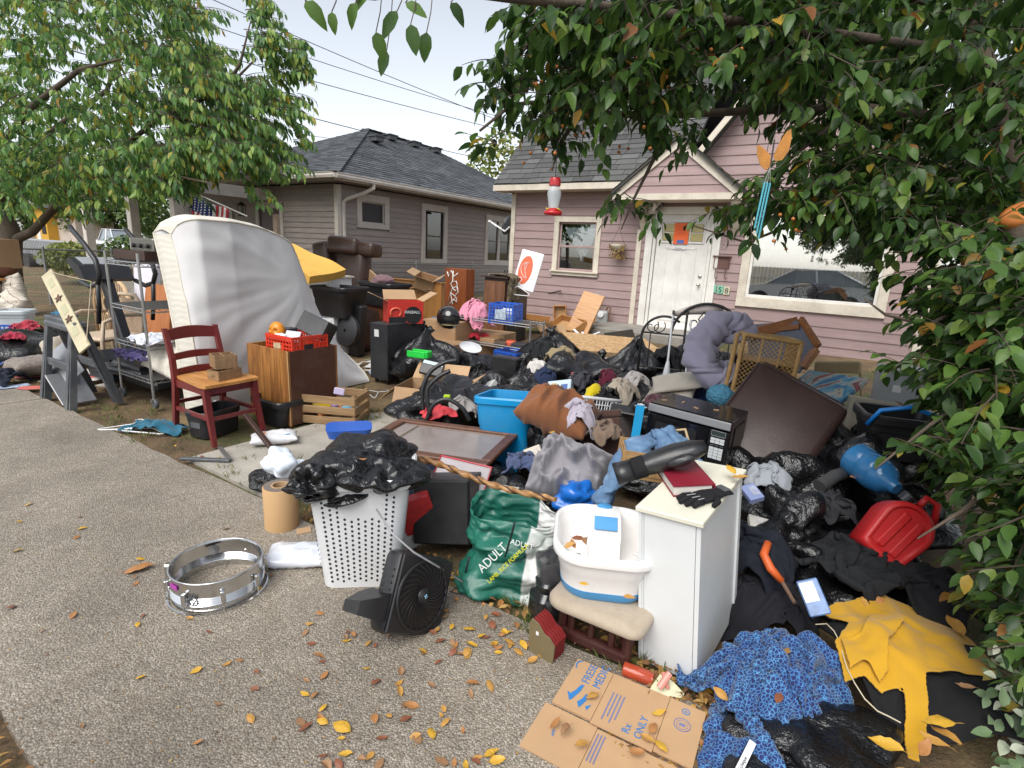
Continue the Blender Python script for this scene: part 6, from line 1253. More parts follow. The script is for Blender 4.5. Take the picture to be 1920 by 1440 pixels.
def shelf_group():
    a,b=GY(838,700),GY(984,690); p=GY(990,692); w=slen(p,-W,840); c=p-W*w/2+N*.18; h=hz(990,612,p); T=thing('wire_shelf','low two-tier zinc wire shelf in front of the wardrobe','shelf',c,AW)
    wire_shelf(T,w,.36,[h*.42,h-.03],h,'plain',26); zt=h-.025
    BLUE=mat('milk_crate_blue',(.015,.10,.50),.4,dirt=.1); cr=thing('milk_crate','bright blue milk crate on top of the low wire shelf','crate',up(c,zt)+W*.17,AW+R(8)); crate(cr,.36,.33,.27,BLUE,n=(7,6,6)); MB().box((0,-.168,.13),(.16,.004,.13)).out('printed_side',mat('crate_print',(.3,.35,.6),.5,var=.9,vs=30),cr)
    cr=thing('milk_crate','blue milk crate on the ground below the wire shelf','crate',GY(942,700)+N*.22,AW+R(-6)); crate(cr,.36,.33,.27,BLUE,n=(7,6,6))
    tag(link('plastic_bag',soft('plastic_bag',mat('clear_film',(.6,.62,.66),.25),(.28,.24,.2),33),None,up(c,zt+.02)+W*.17),'clear plastic bag of things inside the blue crate','bag')
    PK=fab('pink_fleece',(.62,.24,.33),var=.1); me=cloth_mesh('cloth',PK,(1.1,.8),46,36,(.42,.5),on_floor(-.14,[(0,0,0,.22,.2,.2)]),21,h0=.32,th=.008,iters=110); cloth_at('pink_blanket','pink fleece blanket heaped on the end of the wire shelf','blanket',me,up(c,zt)-W*(w*.28),AW)
    DN=m_denim(); me=cloth_mesh('cloth',DN,(.34,.9),20,50,(.6,.85),on_floor(-.5,(),[(-.3,.3,-.5,.1,0)]),22,h0=.05,iters=130,g=.012); cloth_at('jeans','blue jeans hanging over the end of the wire shelf','jeans',me,up(c,zt+.03)-W*(w*.44)-N*.14,AW)
    me=cloth_mesh('cloth',fab('tie_dye',(.5,.22,.1),var=.6,vs=10),(.3,.8),18,40,(.6,.85),on_floor(-.5,(),[(-.3,.3,-.5,.1,0)]),23,h0=.05,iters=130,g=.012); cloth_at('orange_print_cloth','orange and blue printed cloth hanging beside the jeans','cloth',me,up(c,zt+.02)-W*(w*.52)-N*.12,AW+R(20))
    me=cloth_mesh('cloth',fab('red_knit',(.45,.02,.04)),(.5,.4),26,22,.55,on_floor(0,[(0,0,0,.16,.14,.1)]),24); cloth_at('red_knit','red knit top on the lower tier of the wire shelf','clothes',me,up(c,h*.42)-W*(w*.2),AW)
    for i,(x,s,col,lb) in enumerate(((-.05,(.24,.22,.09),(.34,.2,.1),'low cardboard tray on the lower wire tier'),(.14,(.2,.2,.07),(.10,.07,.05),'dark brown tray on the lower wire tier'),(.28,(.14,.12,.1),(.62,.09,.03),'orange-red plastic toy on the lower wire tier'),(.42,(.2,.2,.08),(.03,.03,.035),'black device on the lower wire tier'))):tag(MB().box((0,0,s[2]/2),s,bev=.03 if i==2 else .004,seg=2).out('tray',mat(f'tier{i}',col,.5),loc=up(c,h*.42+.006)+W*x,rot=(0,0,AW+.1*i)),lb,'box')
    for i,(x,y,s,rz) in enumerate(((790,690,(.6,.4,.3),0),(880,672,(.7,.4,.34),.15))):T=thing('cardboard_box',['brown carton beside the black cabinet','long brown carton behind the wire shelf'][i],'box',GY(x,y)+N*.45,AW+rz); carton(T,*s,flaps=False); MB().box((0,0,s[2]),(s[0],s[1],.005)).out('lid',CARD,T)
    # tripod/white things beyond the bags
    me=MB().lathe([(0,0),(.12,0),(.14,.03),(.05,.05),(0,.05)],20).out('white_fan_blade',WHTP,loc=GY(880,705)+Vector((0,0,.34)),rot=(.3,.2,0)); tag(me,'white plastic part lying on black bags below the wire shelf','part')
def m_denim():
    if 'denim' in MATS:return MATS['denim']
    m,t,b=nt('denim'); v=coords(t); c=ramp(t,tnoise(t,v,7,6,.65),[(.3,(.05,.10,.19)),(.55,(.12,.21,.34)),(.75,(.24,.34,.46))]); t.links.new(c,b.inputs['Base Color']); b.inputs['Roughness'].default_value=.9; bump(t,b,tnoise(t,v,260,2),.3,.002); MATS['denim']=m; return m
shelf_group()
def drawers_pile():
    """pulled-out maple drawers by the pink wall"""
    def drawer(lb,x,y,z,w,d,h,rot,back=False):
        T=thing('loose_maple_box',lb,'drawer',D(x,y,z) if z>3 else up(GY(x,y),z),rot=rot); t=.014
        MB().box((0,-d/2,h/2),(w,t*1.3,h+.02)).out('drawer_front',MAPLE,T); MB().box((-w/2+t,0,h/2),(t,d-t,h)).box((w/2-t,0,h/2),(t,d-t,h)).box((0,d/2-t/2,h/2),(w-3*t,t,h)).out('sides',MAPLE,T); MB().box((0,0,.012),(w-3*t,d-2*t,.006)).out('bottom',m_wood('pale_ply',(.50,.31,.15),(.46,.27,.12)),T)
    drawer('large maple drawer tipped up against the pink wall',1032,598,.24,.86,.42,.12,(R(62),R(-22),AW+R(-4))); drawer('maple drawer lying open in front of the tipped one',1004,622,.30,.5,.36,.13,(R(10),R(4),AW+R(25))); drawer('maple drawer open towards the sidewalk beside the wall',1064,624,.26,.62,.4,.13,(R(26),R(3),AW+R(-16))); drawer('short maple drawer standing on end in the drawer pile',1050,604,.40,.3,.25,.12,(R(80),R(85),AW+R(10))); drawer('dark lined maple drawer at the end of the pile',1090,616,.30,.42,.34,.12,(R(34),R(24),AW+R(20)))
    T=thing('carton_pieces','torn cardboard carton among the maple drawers','carton',up(GY(1025,632),.2),rot=(.4,.3,.5)); carton(T,.26,.22,.16,seed=9)
    tag(MB().box((0,0,.4),(.4,.05,.8)).out('maple_board',MAPLE,loc=GY(1075,628)+N*.1,rot=(R(-28),R(10),AW)),'maple panel leaning at the wall behind the drawers','panel')
    T=thing('folding_stool','white metal folding chair legs lying crossed by the drawers','chair',up(GY(1090,650),.05),AW);
    for i,(a,b) in enumerate((((-.2,-.1,.12),(.25,.1,.35)),((-.2,.1,.34),(.3,-.1,.08)),((.2,0,.02),(-.1,.2,.3)))):MB().bar(a,b,.045,.016,bev=.004).out('leg',WHTP,T)
    # OSB sheet
    O=m_osb(); a,b,c_,d_=GY(1120,690),GY(1205,700),GY(1250,640),GY(1165,634); T=tag(MB().prism([(0,0),(1.25,0),(1.25,.75),(0,.75)],.012).out('osb_sheet',O,loc=up(GY(1085,712),.40),rot=(R(9),R(4),R(16))),'sheet of pale chipboard lying over the bags towards the porch','board')
    T=thing('thin_grey_board','thin dark grey panel propped against the porch step','panel',GY(1150,640),AW); MB().box((.1,0,.10),(.5,.012,.20),rot=(R(30),R(-14),0)).out('panel',mat('weathered_panel',(.10,.10,.09),.7,dirt=.4),T)
drawers_mat=None
def m_osb():
    m,t,b=nt('chipboard'); v=coords(t); vo=node(t,'ShaderNodeTexVoronoi',{'Vector':coords(t,(1,1.8,1)),'Scale':26.}); c=ramp(t,vo.outputs['Color'],[(0,(.30,.17,.07)),(.5,(.45,.28,.13)),(1,(.58,.40,.22))]); t.links.new(c,b.inputs['Base Color']); b.inputs['Roughness'].default_value=.7; bump(t,b,vo.outputs['Distance'],.2,.003); return m
drawers_pile()
def wall_things():
    Pw=lambda s,z,b:Q+W*s+N*b+Vector((0,0,z))
    # gas meter
    T=thing('gas_meter','grey gas meter with riser pipes at the foot of the pink wall','meter',Pw(-.22,.1,-.2),AW); MG=mat('meter_grey',(.34,.36,.36),.5,.3,dirt=.3)
    MB().box((0,0,.30),(.24,.14,.26),bev=.04,seg=2).out('body',MG,T); MB().lathe([(0,0),(.06,0),(.06,.03),(0,.035)],16,mtx=Matrix.Translation((0,-.07,.36))@ Matrix.Rotation(R(90),4,'X')).out('dial',WHTP,T); MB().tube([(-.14,.02,0),(-.14,.02,.62)],.02,8).tube([(.14,.02,0),(.14,.02,.5),(.08,.02,.5),(.06,.02,.42)],.018,8).tube([(-.14,.02,.46),(-.06,.02,.46),(-.06,.02,.42)],.016,8).out('pipes',mat('rust_pipe',(.22,.12,.08),.6,.4,var=.4),T); MB().lathe([(0,0),(.07,0),(.08,.02),(.07,.06),(0,.07)],16,mtx=Matrix.Translation((-.14,-.02,.66))@ Matrix.Rotation(R(70),4,'X')).out('regulator',MG,T,True)
    # house numbers: tiles 1 5 8
    for i,(x,ch,col) in enumerate(((1338,'1',(.16,.42,.30)),(1351,'5',(.20,.46,.33)),(1363,'8',(.50,.48,.34)))):
        s,z=wpx(x,541+i*2); T=thing('number_tile',{'1':'green house number tile with numeral 1 nearest the door','5':'green house number tile with numeral 5 between its neighbours','8':'cream house number tile with numeral 8 nearest the window'}[ch],'number',Pw(s,z,-.03),AW); MB().box((0,0,0),(.10,.014,.14),bev=.003).out('tile',mat(f'tile_glaze{i}',col,.25,var=.25,vs=20),T); letter('numeral',ch,.13,BLKP,T,(0,-.009,-.045),(R(90),0,0),align='CENTER')
    for i,ch in enumerate('158'):
        s,z=wpx(1345+i*9,462);
    s,z=wpx(1352,462); T=thing('wall_numerals','faint painted numerals 1 2 8 above the mail rack on the pink wall','number',Pw(s,z,-.028),AW); letter('numeral','1 2 8',.10,mat('pale_numeral',(.5,.38,.36),.6),T,(0,0,-.04),(R(90),0,0),align='CENTER')
    s,z=wpx(1354,492); T=thing('mail_rack','rusty scrolled wall mail rack beside the white door','rack',Pw(s,z,-.05),AW); RU=mat('rusty_iron',(.14,.07,.06),.7,.2)
    MB().box((0,0,.10),(.30,.05,.02)).box((0,.02,0),(.26,.01,.2)).out('frame',RU,T); MB().tube([(-.12,0,.1),(-.12,-.02,-.1),(.12,-.02,-.1),(.12,0,.1)],.008,5).out('tray_wire',RU,T)
    for q in (-.08,.08):MB().tube([(q,0,-.1),(q,-.01,-.24),(q+.03,-.03,-.28),(q+.05,-.03,-.24)],.008,5).out('hook',RU,T,True)
    # notices on the door
    s,z=wpx(1278,438); T=thing('orange_notice','bright orange paper notice taped to the front door','notice',Pw(s,z,-.02),AW); MB().box((0,0,0),(.26,.003,.36)).out('sheet',mat('orange_paper',(.75,.13,.03),.7),T); MB().box((0,-.003,-.14),(.12,.002,.06)).out('blue_stamp',mat('blue_print',(.06,.14,.42),.6),T)
    for k in range(5):MB().box((0,-.003,.12-.035*k),(.18-.02*(k%2),.001,.008)).out('text_line',mat('dark_orange_print',(.5,.07,.02),.7),T)
    s,z=wpx(1274,465); T=thing('door_label','small white strip reading Entrance 1 on the front door','label',Pw(s,z,-.02),AW); MB().box((0,0,0),(.22,.003,.045)).out('strip',WHTP,T); letter('lettering','Entrance: 1',.035,BLKP,T,(0,-.004,-.012),(R(90),0,0),align='CENTER')
    # hanging dried plant
    s,z=wpx(1166,465); T=thing('hanging_planter','dried trailing plant in a hanging basket by the door','plant',Pw(s,z,-.22),AW); STR=m_leaf('dry_foliage',[(0,(.18,.10,.02)),(.6,(.34,.21,.05)),(1,(.42,.30,.08))],.2)
    MB().lathe([(0,-.06),(.10,-.05),(.14,.02),(.15,.06),(.13,.06),(0,.04)],16).out('basket',mat('grey_pot',(.4,.36,.3),.8),T,True); MB().tube([(-.13,0,.06),(0,0,.36),(.13,0,.06)],.004,4).tube([(0,0,.36),(0,.05,.7)],.004,4).out('wire',BLACKM,T)
    rr=random.Random(3); L=[]
    for i in range(420):
        a=rr.uniform(0,6.28); r_=rr.uniform(.05,.19); L.append((Vector((math.cos(a)*r_,math.sin(a)*r_*.7,.08-rr.random()**1.5*.26)),Vector((math.cos(a)*.3,math.sin(a)*.3,-1)),Vector((math.cos(a),math.sin(a),.3)),.05))
    leaf_cloud('dry_foliage',STR,*rowsof(L),leaf_tpl(.3,.1,.2,1),T)
    s,z=wpx(1053,552); tag(MB().tube([Pw(s-.3,z,-.03),Pw(s,z+.08,-.04),Pw(s+.02,z+.02,-.06),Pw(s-.03,z,-.06)],.008,5).out('hose_hook',BLACKM),'black bent wire hook on the pink wall above the drawers','hook')
    # cables and satellite arm at the house corner
    s,z=wpx(955,440); T=thing('satellite_arm','white satellite dish arm on the corner of the pink house','antenna',Pw(-2.55,1.95,-.05),AW); MB().tube([(0,0,.1),(-.05,-.1,.0),(-.35,-.2,.18)],.02,8).out('arm',WHTP,T,True); MB().lathe([(0,0),(.16,.03),(.22,.07),(.215,.075),(0,.01)],20,mtx=Matrix.Translation((.0,.05,.12))@ Matrix.Rotation(R(-70),4,'Y')).out('dish',GRYP,T,True); MB().box((-.37,-.21,.19),(.06,.05,.05),bev=.01).out('feed_horn',WHTP,T)
wall_things()
# ================================================================ near side of the heap
def rrect(w,d,r,z,n=6):
    out=[]
    for (sx,sy,a0) in ((1,1,0),(-1,1,90),(-1,-1,180),(1,-1,270)):
        for q in range(n):a=R(a0+q*90/(n-1)); out.append((sx*(w/2-r)+math.cos(a)*r,sy*(d/2-r)+math.sin(a)*r,z))
    return out
def hamper():
    p=G(668,1108); c=p+Vector((0,.14,0)); T=thing('laundry_hamper','tall white perforated plastic hamper stuffed with a black bag','hamper',c,R(8)); h=.56; w0,d0,w1,d1=.33,.26,.44,.35
    L=[rrect(w0,d0,.05,0),rrect(w0+.004,d0+.004,.052,.02)]+[rrect(w0+(w1-w0)*f,d0+(d1-d0)*f,.06,h*f) for f in (.3,.6,.9)]+[rrect(w1+.02,d1+.02,.07,h*.905),rrect(w1+.035,d1+.035,.075,h*.93),rrect(w1+.035,d1+.035,.075,h*.985),rrect(w1+.02,d1+.02,.07,h),rrect(w1-.012,d1-.012,.06,h*.99),rrect(w1-.03,d1-.03,.05,h*.8),rrect(w0-.01,d0-.01,.05,.02)]
    MB().loft(L).out('shell',WHTP,T,40)
    def P(side,u,z):
        f=z/h; w,d=w0+(w1-w0)*f,d0+(d1-d0)*f
        return{'f':(u*w,-d/2-.0012,z),'b':(u*w,d/2+.0012,z),'l':(-w/2-.0012,u*d,z),'r':(w/2+.0012,u*d,z)}[side]
    sl=math.atan((w1-w0)/2/h)
    HOLE=mat('perforation_dark',(.02,.02,.025),.8)
    for side,nu in (('f',11),('l',8),('r',8)):
        bm=bmesh.new()
        for j in range(19):
            z=.05+j*.0235
            for i in range(nu):
                u=(-.36+.72*i/(nu-1)); z2=z+(.0118 if i%2 else 0)
                if side=='f' and -.16<u<.22 and z2>.37:continue
                q=Vector(P(side,u,z2)); ax=Vector((1,0,0)) if side in 'fb' else Vector((0,1,0)); azn=Vector((0,-math.sin(sl),1)) if side=='f' else Vector(((-1 if side=='l' else 1)*math.sin(sl),0,1))
                vs=[bm.verts.new(q+(ax*math.cos(k*1.047)*.0058+azn*math.sin(k*1.047)*.0072)) for k in range(6)]; bm.faces.new(vs)
        me=bpy.data.meshes.new('perforations'); bm.to_mesh(me); bm.free(); me.materials.append(HOLE); link('perforations',me,T)['kind']='stuff'
    tilt=math.atan((d1-d0)/2/h)
    MB().box((.02,-.1608,.43),(.12,.0015,.075),rot=(tilt,0,0)).out('price_label',mat('label_white',(.7,.72,.73),.5),T); MB().box((.06,-.1625,.44),(.035,.001,.055),rot=(tilt,0,0)).out('label_print',mat('label_navy',(.02,.07,.14),.5),T); MB().box((.0,-.1622,.455),(.05,.001,.012),rot=(tilt,0,0)).box((.0,-.162,.435),(.045,.001,.005),rot=(tilt,0,0)).box((.0,-.1615,.42),(.045,.001,.005),rot=(tilt,0,0)).out('label_text',mat('label_teal',(.05,.28,.28),.5),T)
    b=link('trash_bag',bag_mesh('trash_bag',BAG,(.52,.44,.22),16,False,1.22,lump=.2),None,c+Vector((.01,.02,h-.10)),(R(4),R(-6),R(30))); tag(b,'black trash bag bulging out of the white hamper','bag')
    b=link('bag_tail',bag_mesh('bag_tail',BAG,(.32,.22,.16),14,False,1.22,lump=.2),None,c+Vector((-.14,-.13,h-.09)),(R(-8),R(10),R(70))); tag(b,'loose fold of black film hanging over the hamper rim','bag')
    return c
HC=hamper()
def roll_drum():
    p=G(528,1003); r_=sp(31,p); h=hz(528,922,p); T=thing('paper_roll','roll of brown kraft paper standing on end on the sidewalk','roll',p+Vector((-.03,.08,0))); KR=mat('kraft_paper',(.50,.31,.15),.7,var=.06,dirt=.1)
    MB().lathe([(r_*.52,h-.001),(r_-.003,h),(r_,h-.004),(r_,.004),(r_-.004,0),(r_*.5,0)],40).out('wrapped_paper',KR,T,40); MB().lathe([(r_*.50,h+.001),(r_-.006,h+.0015)],40).out('paper_end',mat('rolled_edge',(.16,.13,.11),.8,var=.3,vs=60),T); MB().lathe([(r_*.42,.01),(r_*.42,h+.004),(r_*.52,h+.004),(r_*.52,h-.06)],30).out('core',CARDIN,T,40); MB().lathe([(0,.05),(r_*.42,.05)],20).out('core_shade',DARK,T)  # dark disc inside the core paints the shade down the hole
    q=G(545,1066); T=thing('plastic_packet','clear plastic packet of white cloth lying by the hamper','packet',q,R(8)); me=pillow_mesh('packet',mat('poly_white',(.66,.68,.74),.22,var=.15,vs=8,coat=.4),.32,.2,.075,31,30,loose=1.05); link('packet',me,T,(.03,.05,0))
    tag(MB().box((0,0,.01),(.07,.05,.02)).out('wood_chip',CARDIN,loc=G(570,1000),rot=(.1,0,.5)),'scrap of bare wood beside the kraft roll','wood')
    # snare drum shell
    f_=G(416,1154); dr=(f_-CC); dr.z=0; dr.normalize(); r_=.182; c=f_+dr*(r_+.01); h=.150; T=thing('snare_drum','chrome snare drum shell without heads on the sidewalk','drum',c,R(20))
    prof=[(r_-.004,.012)]+[(r_+d_,z) for z,d_ in ((.012,0),(.045,0),(.05,.004),(.055,0),(.060,.004),(.065,0),(.07,.004),(.075,0),(.080,.004),(.085,0),(.125,0),(.142,.0))]+[(r_+.001,.148),(r_-.004,.150),(r_-.006,.146),(r_-.004,.125)]+[(r_-.004+d_,z) for z,d_ in ((.085,0),(.080,.004),(.075,0),(.07,.004),(.065,0),(.060,.004),(.055,0),(.05,.004),(.045,0),(.012,0))]
    MB().lathe(prof,64).out('shell',CHROME,T,30)
    MB().lathe([(r_+.014,0),(r_+.018,.004),(r_+.018,.022),(r_+.012,.024),(r_+.008,.02),(r_+.008,.004),(r_+.014,0)],64).out('bottom_hoop',CHROME,T,40); MB().tube([((r_-.001)*math.cos(a),(r_-.001)*math.sin(a),.150) for a in np.linspace(0,2*math.pi,64,endpoint=False)],.0045,6,closed=True).out('top_rim',CHROME,T,True)
    for k in range(8):
        a=k*math.pi/4+.25; x,y=math.cos(a),math.sin(a); lg=MB().box(((r_+.010)*x,(r_+.010)*y,.085),(.018,.02,.055),rot=(0,0,a),bev=.005,seg=2).out('lug',CHROME,T,True); MB().tube([((r_+.014)*x,(r_+.014)*y,.06),((r_+.015)*x,(r_+.015)*y,.0)],.003,6).tube([((r_-.008)*x,(r_-.008)*y,.095),((r_-.004)*x,(r_-.004)*y,.095)],.005,6).out('tension_rod',CHROME,lg)
    a=2.9; MB().box(((r_+.02)*math.cos(a),(r_+.02)*math.sin(a),.09),(.03,.03,.09),rot=(0,0,a),bev=.006).out('strainer',CHROME,T); MB().lathe([(0,0),(.022,0),(.024,.008),(0,.01)],16,mtx=Matrix.Translation(((r_-.03)*math.cos(1.8),(r_-.03)*math.sin(1.8),.115))@ Matrix.Rotation(.6,4,'X')).tube([((r_-.03)*math.cos(1.8),(r_-.03)*math.sin(1.8),.115),((r_-.004)*math.cos(1.8),(r_-.004)*math.sin(1.8),.10)],.005,6).out('muffler',BLKP,T)
    a=R(-110); M=Matrix.Translation(((r_+.0045)*math.cos(a),(r_+.0045)*math.sin(a),.075))@ Matrix.Rotation(a,4,'Z')@ Matrix.Rotation(R(90),4,'Y')@ Matrix.Rotation(R(90),4,'Z')
    MB().tube([M @ Vector((.018*math.cos(q),.018*math.sin(q),0)) for q in np.linspace(0,6.28,16,endpoint=False)],.0025,5,closed=True).tube([M @ Vector(v) for v in ((-.01,.006,0),(.0,.01,0),(.008,.002,0),(.0,-.008,0),(.0,-.014,0))],.0022,5).tube([M @ Vector(v) for v in ((-.016,.016,0),(-.018,.03,0),(-.006,.022,0),(.0,.034,0),(.006,.022,0),(.018,.03,0),(.016,.016,0))],.002,5).out('engraved_badge',GRYP,T)
    a=R(-140); MB().box(((r_+.003)*math.cos(a),(r_+.003)*math.sin(a),.12),(.002,.05,.02),rot=(0,0,a)).out('purple_sticker',mat('purple_sticker',(.4,.05,.35),.4),T)
roll_drum()
def fan_speaker():
    # big black speaker box
    p=G(828,1046); T=thing('subwoofer','black wooden subwoofer cabinet tilted between hamper and green bag','speaker',p+Vector((0,.02,.06)),rot=(R(-14),R(-6),R(-8))); SB=mat('black_ash_vinyl',(.012,.012,.013),.48,dirt=.3,dcol=(.09,.09,.09))
    MB().box((0,.17,.17),(.30,.36,.33),bev=.004).out('cabinet',SB,T); MB().box((0,-.004-.012,.17),(.29,.02,.32),bev=.006).out('front_baffle',SB,T); MB().lathe([(.11,0),(.115,-.012),(.12,0)],30,mtx=Matrix.Translation((0,-.02,.19))@ Matrix.Rotation(R(90),4,'X')).out('driver_ring',BLKP,T)
    # box fan fallen on its corner
    c=G(772,1232); T=thing('air_fan','black square fan with spiral grille fallen on its edge','fan',c+Vector((-.02,.07,.035)),rot=(R(-16),R(30),R(46))); s=.31; FB=mat('fan_black',(.013,.013,.015),.3,dirt=.1)
    MB().box((0,.04,s/2),(s,.10,s),bev=.03,seg=2).out('housing',FB,T,40); MB().box((0,-.012,s/2),(s-.02,.01,s-.02),bev=.004).out('front_plate',FB,T)
    M=Matrix.Translation((0,-.02,s/2))@ Matrix.Rotation(R(90),4,'X'); MB().lathe([(.125,0),(.132,.008),(.138,0)],40,mtx=M).out('grille_ring',FB,T,True); MB().lathe([(0,-.006),(.122,-.006)],40,mtx=M).out('dark_well',DARK,T)
    for k in range(26):
        a0=k*2*math.pi/26; pts=[M @ Vector((q*math.cos(a0+(q-.03)*9),q*math.sin(a0+(q-.03)*9),.004+.01*math.sin((q-.03)/.1*3.1))) for q in np.linspace(.03,.126,8)]; MB().tube(pts,.0022,4).out('spiral_vane',FB,T)
    MB().lathe([(0,.016),(.026,.014),(.032,.004)],20,mtx=M).out('hub',FB,T,True); MB().box((0,-.038,s/2),(.016,.004,.003)).box((0,-.038,s/2),(.003,.004,.016)).out('hub_logo',mat('logo_blue',(.25,.45,.6),.4),T)
    MB().loft([[(-.22,y,z) for y,z in ((.0,.02),(.12,.02),(.13,.10),(.0,.10))],[(-.36,y,z) for y,z in ((.02,.0),(.14,.0),(.14,.06),(.02,.07))],[(-.14,y,z) for y,z in ((.0,.05),(.12,.05),(.13,.14),(.0,.14))]][:2] if 0 else [[(-.14,y,z) for y,z in ((.0,.05),(.12,.05),(.13,.15),(.0,.15))],[(-.20,y,z) for y,z in ((.0,.05),(.12,.05),(.13,.13),(.0,.13))],[(-.27,y,z) for y,z in ((.02,.06),(.11,.06),(.11,.10),(.02,.11))]]).out('stand',FB,T,40)
    for k in range(8):MB().box((-.1545,.04,.06+k*.025),(.004,.06,.008)).out('vent_rib',FB,T)
    MB().tube([c+Vector((-.20,.35,.42))-T.location if 0 else Vector((0,0,0)),Vector((0,.001,0))],.002,4).bm.free() if 0 else None
    tag(MB().tube([G(706,955,.45),G(735,1000,.42),G(775,1035,.36),G(820,1062,.25),G(865,1090,.08),G(890,1103,.02)],.0042,6).out('grey_cable',mat('grey_cord',(.28,.28,.29),.5),smooth=True),'grey cable looping from the hamper over the subwoofer','cable')
    tag(MB().tube([G(880,1045,.2),G(872,1075,.1),G(862,1095,.03),G(845,1110,.012),G(880,1120,.012),G(925,1105,.02),G(945,1050,.2),G(960,1000,.35),G(965,980,.42)],.0045,6).out('black_cable',BLKP,smooth=True),'black cable curling round the green bag','cable')
fan_speaker()
def dog_bag():
    p=G(952,1122); T=thing('pet_food_bag','crumpled green and white pet food sack standing open','sack',p+Vector((.0,.06,0)),R(-14))
    m,t,b=nt('pet_food_print'); v=coords(t); sx=t.nodes.new('ShaderNodeSeparateXYZ'); t.links.new(v,sx.inputs[0])
    wv=node(t,'ShaderNodeMath',{0:tnoise(t,v,5,2),1:.05,2:sx.outputs['X']},operation='MULTIPLY_ADD'); g=ramp(t,wv.outputs[0],[(.0,(.012,.13,.09)),(.109,(.010,.10,.075)),(.11,(.62,.62,.6))],'LINEAR'); g2=mixc(t,ramp(t,tnoise(t,v,9,3),[(.4,(0,0,0)),(.65,(.5,.5,.5))]),g,(.008,.09,.06)); t.links.new(g2,b.inputs['Base Color']); b.inputs['Roughness'].default_value=.42; b.inputs['Coat Weight'].default_value=.1; bump(t,b,tnoise(t,v,16,4,.6,.8),.35,.01)
    nu,nv=70,56; P=[]; h=.40
    for j in range(nv+1):
        f=j/nv; row=[]; wd=.20*(1-.06*f)+.015*math.sin(f*9); dp=.11*(1-.25*f**2)*(1 if f>.08 else .8+2.5*f)
        for i in range(nu):
            a=2*math.pi*i/nu; sq=lambda q:math.copysign(abs(q)**.62,q); x,y=wd*sq(math.cos(a)),dp*sq(math.sin(a)); cr=.030*noise.noise(Vector((x*8,y*8,f*4)))+.026*abs(noise.noise(Vector((x*13,y*13,f*7))))+.012*abs(noise.noise(Vector((x*30,y*30,f*15)))); x+=cr*math.cos(a)*1.5+.05*f*f-.10*(f-.4)**2*(1 if f>.4 else 0)*2; y+=cr*math.sin(a)*2+.10*f
            z=f*h*(1-.16*max(0,math.cos(a))*(f>.6)*(f-.6)/.4-.14*max(0,math.sin(a*1-2.6))*(f-.5)/.5*(f>.5)); row.append((x,y,z))
        P.append(row)
    mb=MB().grid(P,True); o=mb.out('sack',m,T,True); me=o.data; bm=bmesh.new(); bm.from_mesh(me); bmesh.ops.solidify(bm,geom=bm.faces[:],thickness=-.002); bm.to_mesh(me); bm.free(); me.polygons.foreach_set('use_smooth',[True]*len(me.polygons))
    YL,WL=mat('yellow_print',(.62,.62,.02),.4),mat('white_print',(.7,.72,.7),.4)
    letter('lettering','ADULT',.055,WL,T,(-.09,-.128,.15),(R(78),R(-52),R(4))); letter('lettering','LAMB, RICE FORMULA',.027,YL,T,(-.055,-.128,.105),(R(78),R(-52),R(4))); letter('lettering','ADULT',.032,WL,T,(.02,-.098,.30),(R(72),R(8),R(4)))
dog_bag()
